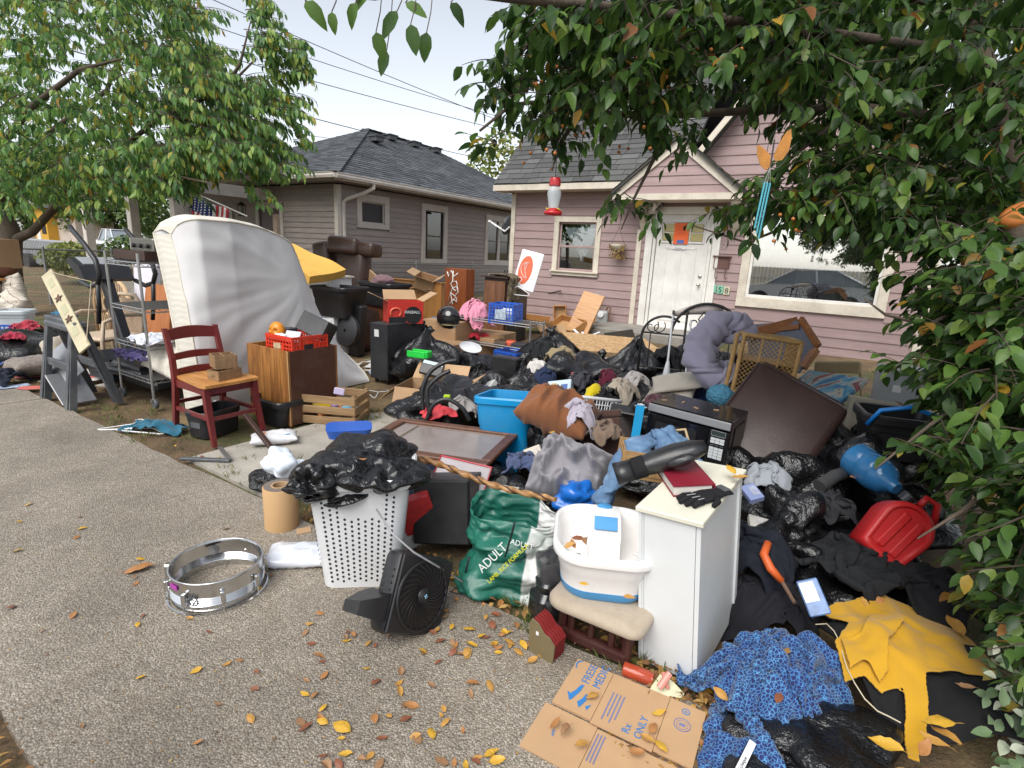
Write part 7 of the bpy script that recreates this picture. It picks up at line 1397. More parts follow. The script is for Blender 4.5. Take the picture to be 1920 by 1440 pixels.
def spa_chair():
    a,b=G(1052,1205),G(1152,1252); base=(a+b)/2; ax=(b-a).normalized(); rz=math.atan2(ax.y,ax.x); T=thing('upholstered_chair','low mahogany chair with stained beige seat pad and spindles','chair',base,rz); w=.25; sz=hz(1100,1165,base)+.03
    MH=mat('dark_mahogany',(.05,.014,.012),.35,var=.3,dirt=.2); y0=.02
    MB().box((0,y0,.045),(w+.06,.04,.05),bev=.012,seg=2).out('bottom_rail',MH,T)
    for k in range(3):MB().lathe([(.014,.06),(.016,.12),(.013,.2),(.015,sz-.03)],10,c=(-w/2+.04+k*.085,y0,0)).out('spindle',MH,T,True)
    for x in (-w/2-.0,w/2+.02):MB().tube([(x,y0,.02),(x,y0+.02,sz-.02)],[.02,.022],8).out('post',MH,T)
    MB().box((0,.34,.045),(w+.06,.04,.05),bev=.01).out('bottom_rail',MH,T)
    for x in (-w/2,w/2+.02):MB().tube([(x,.34,0),(x,.33,sz-.02)],.02,8).out('leg',MH,T)
    MB().bar((w/2+.02,.03,.1),(-.05,.36,.24),.05,.02).out('loose_slat',MH,T); MB().box((.02,.2,sz*.5),(.2,.012,sz*.6),rot=(R(10),0,R(12))).out('grey_insert',GRYP,T)
    UPH=fab('stained_beige',(.40,.33,.25),var=.1,dirt=.5); P=[]; L=[]
    for f,g_ in ((0,.94),(.25,1.0),(.6,1.0),(.85,.95),(1,.84)):L.append([(x*g_+.02,y*g_+.16,sz+f*.05+.006*math.sin(x*20)) for x,y,_ in rrect(w+.14,.44,.06,0,7)])
    MB().loft(L).out('seat_pad',UPH,T,60)
    # foot spa
    q=T.matrix_basis @ Vector((-.045,.20,sz+.052)); S=thing('foot_spa','white electric foot bath with blue base on the beige chair','foot spa',q,rz+R(26)); SW=mat('spa_white',(.78,.76,.74),.3,var=.04,dirt=.08); SBL=mat('spa_blue',(.06,.26,.52),.3)
    S.scale=(1.2,1.2,1.2); w,d,h=.34,.37,.17
    def E_(k,z,o=0):return [(x*k,y*k,z) for x,y,_ in rrect(w+o,d+o,.11,0,8)]
    MB().loft([E_(.80,.0),E_(.84,.012),E_(.86,.034)]).out('blue_base',SBL,S,40)
    MB().loft([E_(.855,.034),E_(.90,.09),E_(.93,.10),E_(.95,.14),E_(1.0,.142,.012),E_(1.0,.158,.016),E_(1.0,h,.01),E_(.985,h+.004,.0),E_(.955,h,-.004),E_(.90,.12,-.012),E_(.80,.055,-.02),E_(.7,.046,-.03)]).out('tub',SW,S,50)
    MB().loft([[(x*.5,y,z) for x,y,z in ((-.1,-.19,.05),(.1,-.19,.05),(.1,.02,.05),(-.1,.02,.05))],[(x*.5,y,z) for x,y,z in ((-.1,-.19,.165),(.1,-.19,.165),(.09,-.06,.17),(-.09,-.06,.17))],[(x*.5,y,z) for x,y,z in ((-.085,-.185,.185),(.085,-.185,.185),(.08,-.10,.187),(-.08,-.10,.187))]]).out('control_ridge',SW,S,40) if 0 else None
    pr=[(.17,.05),(.17,.172),(.15,.19),(.10,.195),(.055,.185),(.02,.15),(-.0,.09),(-.02,.05)]
    MB().prism(pr,.105,Matrix.Translation((-.0525,0,0))@ Matrix(((0,0,1,0),(1,0,0,0),(0,1,0,0),(0,0,0,1)))).out('control_ridge',SW,S,30); MB().box((0,.036,.178),(.08,.05,.004),rot=(R(38),0,0),bev=.001).out('instruction_label',SBL,S); MB().lathe([(0,.006),(.016,.005),(.02,0)],18,mtx=Matrix.Translation((0,.135,.193))@ Matrix.Rotation(R(8),4,'X'),sx=1.4).out('switch',SBL,S,True)
    MB().lathe([(0,.07),(.04,.068),(.05,.055)],18,c=(-.05,-.08,0)).out('massage_roller',SW,S,True)
    MB().tube([(.09,-.05,.125),(.15,-.08,.12),(.19,-.12,.04),(.20,-.14,-.06),(.19,-.16,-.15),(.205,-.18,-.24),(.17,-.20,-.30),(.1,-.19,-.325),(.0,-.22,-.33),(-.06,-.21,-.33)],.0055,8).out('power_cord',SW,S,True)
    me=cloth_mesh('cloth',fab('deep_red_cloth',(.22,.015,.03)),(.4,.3),24,20,.6,on_floor(0,[(0,0,0,.1,.1,.05)]),31); cloth_at('dark_red_cloth','dark red cloth on the chair behind the foot bath','cloth',me,T.matrix_basis @ Vector((.16,.26,sz+.05)),.3)
    # black blender jug base, brass and red bellows box, pill bottle
    p=G(1032,1182); B_=thing('coffee_maker','smoky black coffee jug standing beside the beige chair','jug',p+Vector((-.005,.07,0)),R(20)); BK=mat('smoke_black',(.016,.016,.017),.22,coat=.3)
    MB().loft([rrect(.15,.14,.03,0),rrect(.16,.15,.035,.02),rrect(.15,.14,.035,.13),rrect(.11,.10,.03,.155),rrect(.115,.105,.03,.16),rrect(.12,.11,.03,.19),rrect(.10,.09,.03,.205)]).out('body',BK,B_,40); MB().loft([rrect(.11,.10,.03,.205),rrect(.13,.12,.03,.30),rrect(.12,.11,.03,.302),rrect(.10,.09,.028,.21)]).out('carafe',mat('clear_smoke',(.08,.08,.085),.12,alpha=.55),B_,40); MB().tube([(.07,0,.22),(.12,0,.23),(.12,0,.29),(.07,0,.30)],.01,6).out('handle',BK,B_,True)
    p=G(1032,1248); X=thing('accordion_box','small brass and red pleated bellows box lying by the chair','bellows',p+Vector((-.035,.03,.0)),R(-38)); pr=[(-.055,0),(.055,0),(.06,.09),(.035,.115),(.01,.12),(-.02,.15),(-.05,.16),(-.062,.13)]
    MB().prism(pr,.006,Matrix.Rotation(R(90),4,'X')).out('brass_plate',BRASS,X); RDV=mat('red_pleat',(.20,.018,.018),.5)
    for k in range(11):MB().prism([(x*(.96 if k%2 else .90),z*(.98 if k%2 else .93)+.003) for x,z in pr],.007,Matrix.Translation((0,.0085+k*.0075,0))@ Matrix.Rotation(R(90),4,'X')).out('pleat',RDV,X)
    MB().box((-.02,-.0075,.11),(.012,.002,.014)).out('price_sticker',WHTP,X)
    p=G(1195,1282); T2=thing('pill_bottle','empty orange translucent pill bottle lying in the leaves','bottle',p+Vector((0,.02,.026)),rot=(R(90),0,R(64))); MB().lathe([(.026,-.05),(.027,-.045),(.027,.045),(.022,.052),(.022,.06),(.019,.06),(.02,.05),(.024,.04),(.024,-.045),(0,-.05)],20).out('bottle',mat('amber_plastic',(.45,.07,.03),.12,alpha=.8),T2,40)
    T3=thing('index_card','pale yellow folded paper card at the cabinet foot','card',G(1250,1310)+Vector((0,.01,.02)),rot=(R(16),R(10),R(-40))); MB().grid([[(-.05+.1*i/6,-.04+.08*j/6,.014*math.sin(i*.6)) for j in range(7)] for i in range(7)]).solid(.001).out('card',mat('yellow_paper',(.62,.60,.40),.8),T3)
    tag(MB().tube([G(1236,1290,.05),G(1256,1262,.09)],.012,8).tube([G(1244,1262,.09),G(1252,1290,.04)],.008,8).out('pink_peg',mat('salmon_plastic',(.6,.25,.2),.4)),'salmon plastic clip between the paper card and the cabinet','clip')
spa_chair()
def white_cabinet():
    n,l,r_=G(1305,1286),G(1205,1250),G(1380,1192); ax=(n-l); w=ax.length*1.14; d=(r_-n).length*1.25; rz=R(-37); c=n+Matrix.Rotation(rz,3,'Z')@ Vector((-w/2,d/2,0)); h=hz(1330,985,n); TM=Matrix.Rotation(R(-6),3,'Y'); T=thing('white_cabinet','tall narrow white painted cabinet carrying gloves and a red book','cabinet',c+Vector((0,0,.012)),rot=(TM @ Matrix.Rotation(rz,3,'Z')).to_euler())
    tl=lambda a:(TM @ Matrix.Rotation(rz+a,3,'Z')).to_euler()
    CW=mat('white_lacquer',(.66,.68,.68),.32,var=.04,dirt=.14,vs=2.2,dcol=(.42,.40,.36)); t=.016
    MB().box((-w/2+t/2,0,h/2),(t,d,h)).out('side',CW,T); MB().box((w/2-t/2,-.006,h/2),(t,d-.012,h)).out('side',CW,T); MB().box((0,-d/2+t/2-.001,h/2),(w-.036,t,h-.004)).out('front_panel',CW,T); MB().box((0,d/2-t/2,h/2),(w-2*t,t,h)).out('back_panel',CW,T); MB().box((w/2+.004,d/2-.03,h/2),(.008,.03,h)).out('hinge_strip',CW,T); MB().box((-w/2+.004,-d/2-.003,h/2),(.012,.006,h)).out('edge_bead',CW,T)
    tp=MB().box((.0,.01,h+.01),(w+.022,d+.05,.02),bev=.003).out('top',mat('ivory_top',(.70,.68,.56),.35,dirt=.12),T); loc=T.matrix_basis
    bk=thing('red_book','thick dark red hardback lying on the white cabinet','book',loc @ Vector((-.045,.02,h+.021)),rot=tl(R(38))); CV=mat('maroon_cloth_cover',(.20,.012,.025),.42)
    MB().box((0,0,.003),(.155,.235,.005)).box((0,0,.042),(.155,.235,.005)).out('cover',CV,bk); MB().box((.077,0,.0225),(.006,.235,.044),bev=.002).out('spine',CV,bk); MB().box((-.003,0,.0225),(.142,.225,.034)).out('pages',mat('page_edges',(.60,.56,.50),.9,stretch=(1,1,40)),bk); letter('lettering','V',.022,BRASS,bk,(.0803,.05,.014),(R(90),0,R(90)))
    # boxing glove
    BG=mat('glove_leather',(.014,.014,.015),.42,var=.2,vs=8,bs=.35,bscale=30,coat=.2); gl=thing('boxing_glove','worn black leather boxing glove resting on the red book','glove',loc @ Vector((-.12,.03,h+.062)),rot=(R(4),R(-24),rz+R(32)))
    def ell(nm,c,r3,m,sd,amp=.06):
        v,f,_=ico(4); q=v*(1+amp*smooth_noise(v,2.2,sd,3))[:,None]*np.array(r3)+np.array(c); link(nm,np_mesh(nm,q,f,m),gl)
    L=[]
    for f,ry,rz_,z,dx in ((0,.035,.022,.045,0),(.05,.05,.038,.045,0),(.12,.055,.045,.045,0),(.2,.053,.045,.045,0),(.26,.045,.038,.042,0),(.30,.043,.036,.042,0),(.34,.046,.04,.042,0)):
        L.append([(.17-f,ry*math.cos(a),z+rz_*math.sin(a)*(1+.05*math.sin(a*5+f*30))) for a in np.linspace(0,6.283,20,endpoint=False)])
    MB().loft(L).out('mitt',BG,gl,True); ell('thumb',(.06,-.058,.045),(.055,.022,.022),BG,4)
    MB().loft([[(x,k*math.cos(a)*.048,.042+k*.040*math.sin(a)) for a in np.linspace(0,6.283,20,endpoint=False)] for x,k in ((-.075,1.0),(-.078,1.08),(-.125,1.08),(-.128,1.0))]).out('wrist_strap',fab('black_webbing',(.012,.012,.013)),gl,40); MB().loft([[(x,k*math.cos(a)*.048,.042+k*.040*math.sin(a)) for a in np.linspace(0,6.283,20,endpoint=False)] for x,k in ((-.128,1.0),(-.17,1.1),(-.20,1.18),(-.198,1.05),(-.15,.9))]).out('cuff',BG,gl,True)
    # work glove: palm, four fingers, thumb
    wg=thing('work_glove','black work glove with grey piping flat on the cabinet top','glove',loc @ Vector((.055,-.10,h+.021)),rot=tl(R(-28))); KN=fab('black_knit',(.012,.012,.014));
    MB().loft([[(x,y*k,z*k2+.0) for x,y,z in ((-.045,0,.004),(-.04,0,.022),(.04,0,.022),(.045,0,.004))] for k,k2 in ((1,1),)]+[]) if 0 else None
    L=[]
    for y,wd,ht in ((-.02,.075,.020),(.0,.085,.024),(.04,.09,.026),(.08,.075,.026),(.11,.07,.022),(.13,.078,.020)):L.append([(wd/2*math.cos(a),y,ht/2+ht/2*math.sin(a)) for a in np.linspace(0,6.283,16,endpoint=False)])
    MB().loft(L).out('palm',KN,wg,True)
    for k,(x,ln,sp_) in enumerate(((-.033,.055,-.10),(-.011,.068,-.03),(.012,.064,.04),(.033,.05,.12))):MB().tube([(x,-.012,.012),(x+sp_*ln*.5,-.012-ln*.5,.016),(x+sp_*ln,-.012-ln,.010)],[.0115,.0115,.009],8).out('finger',KN,wg,True); MB().tube([(x,-.008,.0245),(x+sp_*ln*.5,-.012-ln*.5,.0285)],.0022,5).out('piping',mat('grey_piping',(.3,.3,.3),.6),wg)
    MB().tube([(.035,.05,.012),(.062,.03,.014),(.072,.0,.010)],[.013,.012,.009],8).out('thumb',KN,wg,True); MB().box((0,.115,.022),(.05,.03,.006),bev=.002).out('cuff_tab',GRYP,wg)
white_cabinet()
def flat_carton():
    a,b,c_,d_=G(962,1408),G(1085,1250),G(1322,1356),G(1250,1470); T=thing('flattened_carton','flattened shipping carton with blue medical print on the sidewalk edge','carton',G(1140,1340))
    o=T.location; FC=mat('clean_cardboard',(.46,.285,.15),.75,var=.05,dirt=.12,bs=.1,bscale=80); BI=mat('blue_carton_ink',(.03,.17,.42),.6); GI=mat('grey_blue_ink',(.16,.17,.30),.6)
    A,B,C_,=G(1035,1345),G(1083,1248),G(1322,1352); ux=(C_-B).normalized(); L=(C_-B).length; uy=Vector((-ux.y,ux.x,0)); rz=math.atan2(ux.y,ux.x); T.location=B+Vector((0,0,.03)); T.rotation_euler=(0,0,rz)
    wd=.235; s1=L*.30
    for k,(x0,x1,y0,y1,z,rot) in enumerate(((0,s1,-wd,0,.0,0),(s1+.002,L*.74,-wd-.01,0,.001,0),(L*.74+.002,L,-wd-.004,0,.002,0),(-.02,L*.36,-wd*1.85,-wd-.006,-.010,0),(L*.36+.002,L*.97,-wd*1.85,-wd-.014,-.009,0))):
        MB().box(((x0+x1)/2,(y0+y1)/2,z),(x1-x0,y1-y0,.005)).out('panel',FC,T)
    MB().box((L/2,-wd*.5,-.006),(L,wd,.004)).box((L*.47,-wd*1.42,-.016),(L*.95,wd*.8,.004)).out('under_layer',CARDIN,T)
    z=.0032
    letter('lettering','FRESE',.042,BI,T,(.080,-.10,z),(0,0,R(90)),sx=.95); letter('lettering','MEDIC',.042,BI,T,(.122,-.10,z),(0,0,R(90)),sx=.95)
    def sw(pts):MB().prism(pts,.0006,Matrix.Translation((0,0,z))).out('printed_mark',BI,T)
    k_=lambda q:[(x*1.35,y*1.35-.01) for x,y in q]; sw(k_([(.02,-.115),(.035,-.14),(.04,-.135),(.05,-.10),(.052,-.075),(.043,-.078),(.038,-.10),(.03,-.118)])); sw(k_([(.055,-.135),(.066,-.15),(.074,-.12),(.074,-.098),(.066,-.10),(.062,-.12)])); sw(k_([(.078,-.138),(.086,-.147),(.09,-.125)]))
    MB().tube([(.012,-.05,z),(.006,-.03,z),(.01,-.012,z),(.022,-.006,z)],.003,4).out('printed_mark',BI,T)
    for i in range(4):MB().box((s1+.03+i*.013,-.15+.01*(i%2),.0042),(.005,.13-.02*(i%2),.0006)).out('fine_print',GI,T)
    letter('lettering','Rx',.036,BI,T,(s1+.125,-.225,.0042),(0,0,R(90))); letter('lettering','ONLY',.036,BI,T,(s1+.165,-.225,.0042),(0,0,R(90)))
    MB().tube([(L*.87+.026*math.cos(a),-.095+.026*math.sin(a),.0048) for a in np.linspace(0,6.283,30,endpoint=False)],.0018,4,closed=True).tube([(L*.87+.018*math.cos(a),-.095+.018*math.sin(a),.0048) for a in np.linspace(0,6.283,24,endpoint=False)],.001,4,closed=True).box((L*.87,-.095,.0048),(.02,.012,.001)).out('round_stamp',GI,T); MB().tube([(L*.87+.012*math.cos(a),-.035+.012*math.sin(a),.0048) for a in np.linspace(0,6.283,20,endpoint=False)],.0018,4,closed=True).box((L*.87,-.035,.0048),(.014,.002,.001)).box((L*.87,-.035,.0048),(.002,.014,.001)).out('recycle_mark',BI,T)
    letter('lettering','APD',.014,BI,T,(.06,-wd-.115,-.0068),(0,0,R(100)))
    for i in range(3):MB().box((L*.36+.012+i*.011,-wd-.085,-.0055),(.0045,.11,.0006)).out('fine_print',GI,T)
flat_carton()
# ================================================================ the heap itself: bags, textiles and what lies among them
BM=[bag_mesh('trash_bag',BAG,d,sd,kn,lo,lump=lu) for d,sd,kn,lo,lu in (((1,.85,.72),3,True,1.17,.16),((1,.9,.5),5,False,1.2,.22),((1,.8,.62),9,True,1.2,.2),((1,.95,.42),12,False,1.18,.26),((1,.9,.8),17,True,1.15,.15),((1,.75,.55),23,False,1.22,.24))]
def bag(i,x,y,z,wpx_,lb,rz=0.,sz=1.,tilt=(0,0)):
    p=G(x,y,z) if z else GY(x,y); s=sp(wpx_,p); o=link('trash_bag',BM[i],None,p+Vector((0,s*.25,0)),(tilt[0],tilt[1],rz)); o.scale=(s,s,s*sz); tag(o,lb,'bag'); return o
bag(0,795,726,0,145,'tied black bag with green toy and cassette on top',.4,1.02); bag(1,880,722,0,110,'flat dark bag under the wire shelf',1.2,1.0); bag(2,896,742,0,78,'small knotted bag left of the black box',2.2,1.2)
bag(4,985,775,0,150,'big torn bag with the black box leaning in it',.9,.9); bag(0,1030,712,0,140,'wide open bag spilling dark clothes and a khaki jacket',2.6,.9); bag(1,1075,760,.05,160,'broad smooth bag in front of the chipboard',.2,1.15); bag(2,1128,735,.1,110,'round knotted bag right of the broad smooth bag',1.7,1.05); bag(4,1195,740,.1,120,'tall bag beside the iron headboard',.5,1.1); bag(5,1260,735,.1,130,'dark bag behind the iron headboard',2.0,1.2)
bag(3,940,790,0,150,'low slumped bag behind the blue tote',2.9,1.25); bag(1,830,815,0,190,'open black bag full of hoses in front of the carton',.7,1.0); bag(3,1010,810,.1,140,'crumpled bag below the torn bag',1.1,1.3); bag(5,1170,790,.1,150,'bag under the beige cloths and scooter',.3,1.1); bag(0,1060,860,0,150,'hidden bag under the brown pillow',2.1,.9)
bag(5,1010,900,.02,120,'crinkled bag between blue tote and grey pillow',1.3,1.5); bag(3,1000,985,.05,130,'crinkled bag behind the green sack',.5,1.2); bag(2,525,925,0,100,'black bag half hidden behind the hamper',.2,1.15); bag(1,870,960,0,200,'flat black bag under the picture frame and stick',2.4,.8)
bag(5,1480,1050,.12,190,'glossy knotted bag right of the white cabinet',.9,1.25); bag(2,1610,890,.2,130,'small glossy bag before the beige grille',2.5,1.0); bag(1,1450,1010,0,260,'large dark bag buried beneath the microwave',1.9,1.2); bag(4,1400,960,0,240,'buried bag holding up the microwave',.7,.85); bag(3,1640,1000,0,300,'broad dark bag beneath the red can',.1,1.5); bag(0,1230,930,0,200,'buried bag under the jeans',1.0,.8); bag(1,1600,1150,0,300,'dark bag under the black jackets',2.8,.8)
bag(0,1340,850,0,260,'buried bag under the brown ottoman cushion',.2,.75); bag(4,1500,870,0,220,'buried bag under the blue painting',1.2,.8); bag(5,1330,760,0,200,'buried bag under the wicker shelf',.5,.9); bag(2,1420,770,0,220,'buried bag behind the wicker shelf',1.5,.7); bag(3,1180,870,0,200,'buried bag under the denim',2.5,1.2)
q=bag(1,1545,1510,0,330,'big stretched black bag under the blue patterned cloth',.9,.62)
# -- carton and hoses
T=thing('cardboard_box','open cardboard box standing behind the bag of hoses','box',GY(800,795)+Vector((0,.25,0)),AW+R(20)); carton(T,.55,.40,.30,seed=7,angs=[-60,40,-40,30])
MB().box((-.2,-.205,.18),(.07,.002,.14)).out('shipping_label',mat('pale_label',(.6,.5,.45),.6),T)
p=G(825,790,.3); HO=thing('vacuum_hose','thick black hose looping out of the open bag','hose',p)
for k,pts in enumerate((((-.14,.1,.05),(-.15,.12,.2),(-.10,.15,.33),(0,.18,.40),(.10,.2,.42)),((-.08,.05,.02),(-.11,.08,.2),(-.04,.1,.30),(.06,.12,.36)),((-.10,.02,.0),(-.05,.02,.12),(.05,.03,.16),(.16,.02,.10),(.22,.02,.0)))):
    Q_=[Vector(a) for a in pts]; fine=[]
    for i in range(len(Q_)-1):
        for s_ in range(8):
            t_=s_/8; p0,p1,p2,p3=Q_[max(i-1,0)],Q_[i],Q_[i+1],Q_[min(i+2,len(Q_)-1)]; fine.append(.5*((2*p1)+(p2-p0)*t_+(2*p0-5*p1+4*p2-p3)*t_**2+(3*p1-p0-3*p2+p3)*t_**3))
    MB().tube(fine,[.017 if i%2 else .0155 for i in range(len(fine))],10).out('hose_loop',BLKP,HO,True)
me=cloth_mesh('cloth',mat('red_tissue',(.62,.05,.06),.6),(.34,.26),20,16,.75,on_floor(0,[(0,0,0,.12,.1,.06)]),44); cloth_at('red_tissue','red tissue paper on the bag of hoses','paper',me,G(822,778,.3),.3)
tag(MB().loft([rrect(.07,.05,.02,0),rrect(.05,.04,.015,.05)]).out('lime_toy',mat('lime_yellow',(.45,.65,.02),.4),loc=G(838,752,.33)),'lime yellow plastic toy beside the red tissue','toy')
# -- things on the tied bag
tp=G(785,672,.46); T=thing('green_toy','bright green plastic toy truck bed on the tied bag','toy',tp,R(-20)); GP=mat('toy_green',(.02,.52,.06),.35); MB().box((0,0,.02),(.2,.12,.02),bev=.01).box((0,-.055,.05),(.2,.012,.06),bev=.004).box((0,.055,.05),(.2,.012,.06),bev=.004).out('tray',GP,T); MB().box((.11,0,.05),(.03,.11,.07),bev=.01).out('tailgate',GP,T)
T=thing('cassette_player','black cassette player with pale keys on the tied bag','player',G(810,692,.40),rot=(R(50),R(8),R(-12))); MB().box((0,0,0),(.22,.14,.04),bev=.006).out('body',BLKP,T); MB().box((0,.05,.022),(.2,.035,.008)).out('key_strip',mat('pale_keys',(.42,.5,.5),.5),T)
# -- box leaning in the torn bag
T=thing('black_box','tall glossy black box upright in the torn bag','box',G(940,745,.12),rot=(R(-4),R(2),AW+R(12))); MB().box((0,.05,.2),(.27,.18,.40),bev=.006).out('body',mat('gloss_black_card',(.015,.015,.015),.18),T); MB().box((0,.05,.402),(.25,.16,.006)).out('top',BLKP,T)
T=thing('pink_notebook','pink and cream opened card box on the torn bag','box',G(960,742,.28),rot=(R(24),R(20),R(20))); MB().box((0,0,.0),(.17,.11,.004)).box((0,.055,.03),(.17,.004,.06)).out('panel',mat('pink_card',(.62,.2,.28),.6),T); MB().box((.085,0,.03),(.004,.11,.06)).box((0,-.055,.02),(.17,.004,.04)).out('inner_panel',mat('cream_card',(.6,.48,.4),.7),T)
T=thing('medicine_box','pale blue and white printed box lying on the broad bag','box',G(1050,735,.36),rot=(R(52),R(-14),R(-24))); MB().box((0,0,0),(.22,.2,.07),bev=.004).out('carton',mat('pale_blue_box',(.52,.62,.7),.35),T); MB().box((-.03,-.02,.0355),(.1,.1,.002)).out('print_panel',mat('cyan_print',(.1,.4,.62),.4),T); MB().box((.05,.03,.0355),(.06,.05,.002)).out('print_block',mat('navy_print',(.05,.12,.35),.4),T); MB().box((-.05,.06,.0355),(.05,.03,.002)).out('print_block',mat('ochre_print',(.5,.4,.2),.4),T)
# -- clothes
def cl(nm,lb,cat,x,y,z,col,size,comp,sd,rz=0,balls=None,n=(36,30),m=None,th=.006,h0=.3,floor=-.1,it=95,off=(0,0,0)):
    me=cloth_mesh('cloth',m or fab(nm+'_weave',col),size,n[0],n[1],comp,on_floor(floor,balls if balls is not None else [(0,0,0,size[0]*.3,size[1]*.3,.12)]),sd,th=th,h0=h0,iters=it); return cloth_at(nm,lb,cat,me,G(x,y,z)+Vector(off),rz)
cl('khaki_jacket','khaki jacket in the mouth of the wide open bag','clothes',1050,680,.42,(.26,.20,.11),(.55,.5),.5,51,.5); cl('black_jacket','black jacket at the top of the wide open bag','clothes',1015,668,.42,(.015,.016,.018),(.7,.5),.55,52,.2); cl('white_trousers','white trousers lying in the wide open bag','clothes',1005,700,.36,(.58,.55,.52),(.5,.35),.6,53,1); cl('navy_garment','navy garment below the white trousers','clothes',1020,722,.30,(.02,.03,.07),(.5,.35),.55,54,2)
cl('grey_blanket','mauve grey sheet bundled behind the white basket','cloth',1070,785,.34,(.24,.21,.24),(.7,.5),.5,55,.3); cl('yellow_cloth','bright yellow cloth hanging between the bags','cloth',1112,752,.42,(.68,.52,.01),(.22,.5),(.6,.75),56,-.5,n=(16,34)); cl('maroon_garment','maroon garment above the yellow cloth','clothes',1138,722,.46,(.11,.012,.03),(.3,.25),.55,57); cl('striped_shirt','beige striped shirt beside the yellow cloth','clothes',1165,748,.44,(.45,.38,.30),(.45,.45),.5,58,.7)
cl('dark_skirt','black cloth hanging beside the yellow cloth','cloth',1125,768,.38,(.02,.02,.022),(.4,.4),.55,59); cl('navy_towel','navy cloth under the beige chair cushions','cloth',1325,752,.42,(.015,.035,.11),(.7,.6),.6,60,.3); cl('light_blue_cloth','pale blue cloth beside the lavender comforter','cloth',1300,690,.42,(.22,.34,.44),(.4,.4),.55,61); cl('black_backpack','black padded jacket hung on the iron headboard','clothes',1255,680,.45,(.012,.012,.014),(.6,.6),.5,62,1)
cl('navy_bundle','dark navy sweatshirt behind the hamper under the stick','clothes',800,905,.12,(.012,.016,.035),(.75,.6),.6,63,.4); cl('blue_rag','blue denim rag behind the blue tote','cloth',1000,790,.32,(.06,.13,.28),(.4,.3),.5,64); cl('grey_towel','grey printed towel under the walking stick','cloth',868,930,.10,(.30,.28,.30),(.45,.3),.55,65)
# -- picture frame lying askew
def plane_at(name,label,cat,P0,P1,P2):
    x=(P1-P0); w=x.length; x.normalize(); y=(P2-P0); y-=x*y.dot(x); h=y.length; y.normalize(); z=x.cross(y); M=Matrix((x,y,z)).transposed(); return thing(name,label,cat,P0,rot=M.to_euler()),w,h
T,w,h=plane_at('picture_frame','large brown picture frame tipped over behind the hamper','frame',D(690,856,3.15),D(850,900,2.85),D(700,795,3.75)); w,h=.92,.66; BF=m_wood('brown_frame',(.14,.055,.025),(.09,.035,.018))
T.location=D(655,838,3.35); P0=T.location; P1=D(845,866,3.15); P2=D(690,793,3.85); x=(P1-P0).normalized(); y=P2-P0; y-=x*y.dot(x); y.normalize(); T.rotation_euler=Matrix((x,y,x.cross(y))).transposed().to_euler()
MB().box((w/2,.035,0),(w,.07,.03),bev=.006).out('rail',BF,T); MB().box((w/2,h-.035,0),(w,.07,.03),bev=.006).out('rail',BF,T); MB().box((.035,h/2,0),(.07,h-.142,.028),bev=.006).out('stile',BF,T); MB().box((w-.035,h/2,0),(.07,h-.142,.028),bev=.006).out('stile',BF,T); MB().box((w/2,h/2,-.006),(w-.13,h-.13,.006)).out('print',mat('faded_print',(.24,.20,.18),.25,var=.25,vs=3),T); MB().box((w*.1+.1,h*.5,.004),(.006,h-.2,.004)).out('gilt_line',BRASS,T)
# -- blue tote, brown pillow, small basket
p=G(948,893,.0); T=thing('storage_tote','bright blue plastic tote tilted among the bags','tote',p+Vector((.02,.16,.02)),rot=(R(-6),R(-3),R(-16))); tote(T,.40,.40,hz(948,772,p)+.05,mat('azure_plastic',(.0,.24,.52),.32,var=.06,dirt=.15,dcol=(.2,.25,.28)),.80,rim=.022)
bp=link('brown_pillow',pillow_mesh('brown_pillow',fab('rust_cotton',(.22,.085,.035),bs=.5),.50,.33,.24,15,44,loose=1.14),None,G(1042,828,.34)+Vector((0,.12,0)),(R(16),R(10),R(-26))); tag(bp,'rust brown pillow lying on the blue tote','pillow')
def lattice_basket():
    T=thing('laundry_basket','small white lattice laundry basket with pink lining behind the pillow','basket',G(1108,812,.32)+Vector((0,.1,0)),rot=(R(-14),R(6),R(10))); w,d,h=.42,.32,.22
    mb=MB(); ring=lambda k,z:[(w/2*k*math.cos(a),d/2*k*math.sin(a),z) for a in np.linspace(0,6.283,36,endpoint=False)]
    MB().tube(ring(1,h),.012,8,closed=True).out('rim',WHTP,T,True)
    for i in range(28):a=i*6.283/28; MB().tube([(w/2*.8*math.cos(a),d/2*.8*math.sin(a),0),(w/2*math.cos(a),d/2*math.sin(a),h)],.0042,5).out('rib',WHTP,T)
    for k in range(1,5):MB().tube(ring(.8+.2*k/5,h*k/5),.004,5,closed=True).out('hoop',WHTP,T)
    MB().lathe([(0,.0),(.8*w/2,.0),(.8*w/2,.006),(0,.006)],30,sy=d/w).out('floor',WHTP,T)
    me=cloth_mesh('cloth',fab('hot_pink_cloth',(.55,.03,.14)),(.36,.3),22,20,.6,on_floor(0),71); cloth_at('pink_garment','hot pink garment inside the white lattice basket','clothes',me,T.location+Vector((0,0,.05)))
    cl('grey_sheet','pale grey sheet in the white lattice basket','cloth',1085,795,.48,(.42,.38,.44),(.4,.4),.5,72)
lattice_basket()
T=thing('cube_ottoman','brown fabric storage cube tilted beside the microwave','ottoman',G(1150,885,.16)+Vector((.0,.16,0)),rot=(R(-12),R(-14),R(-30))); BS=fab('brown_suede',(.085,.045,.036)); MB().box((0,0,.16),(.30,.30,.30),bev=.012,seg=2).out('body',BS,T); MB().box((0,0,.335),(.31,.31,.05),bev=.014,seg=2).out('lid',BS,T)
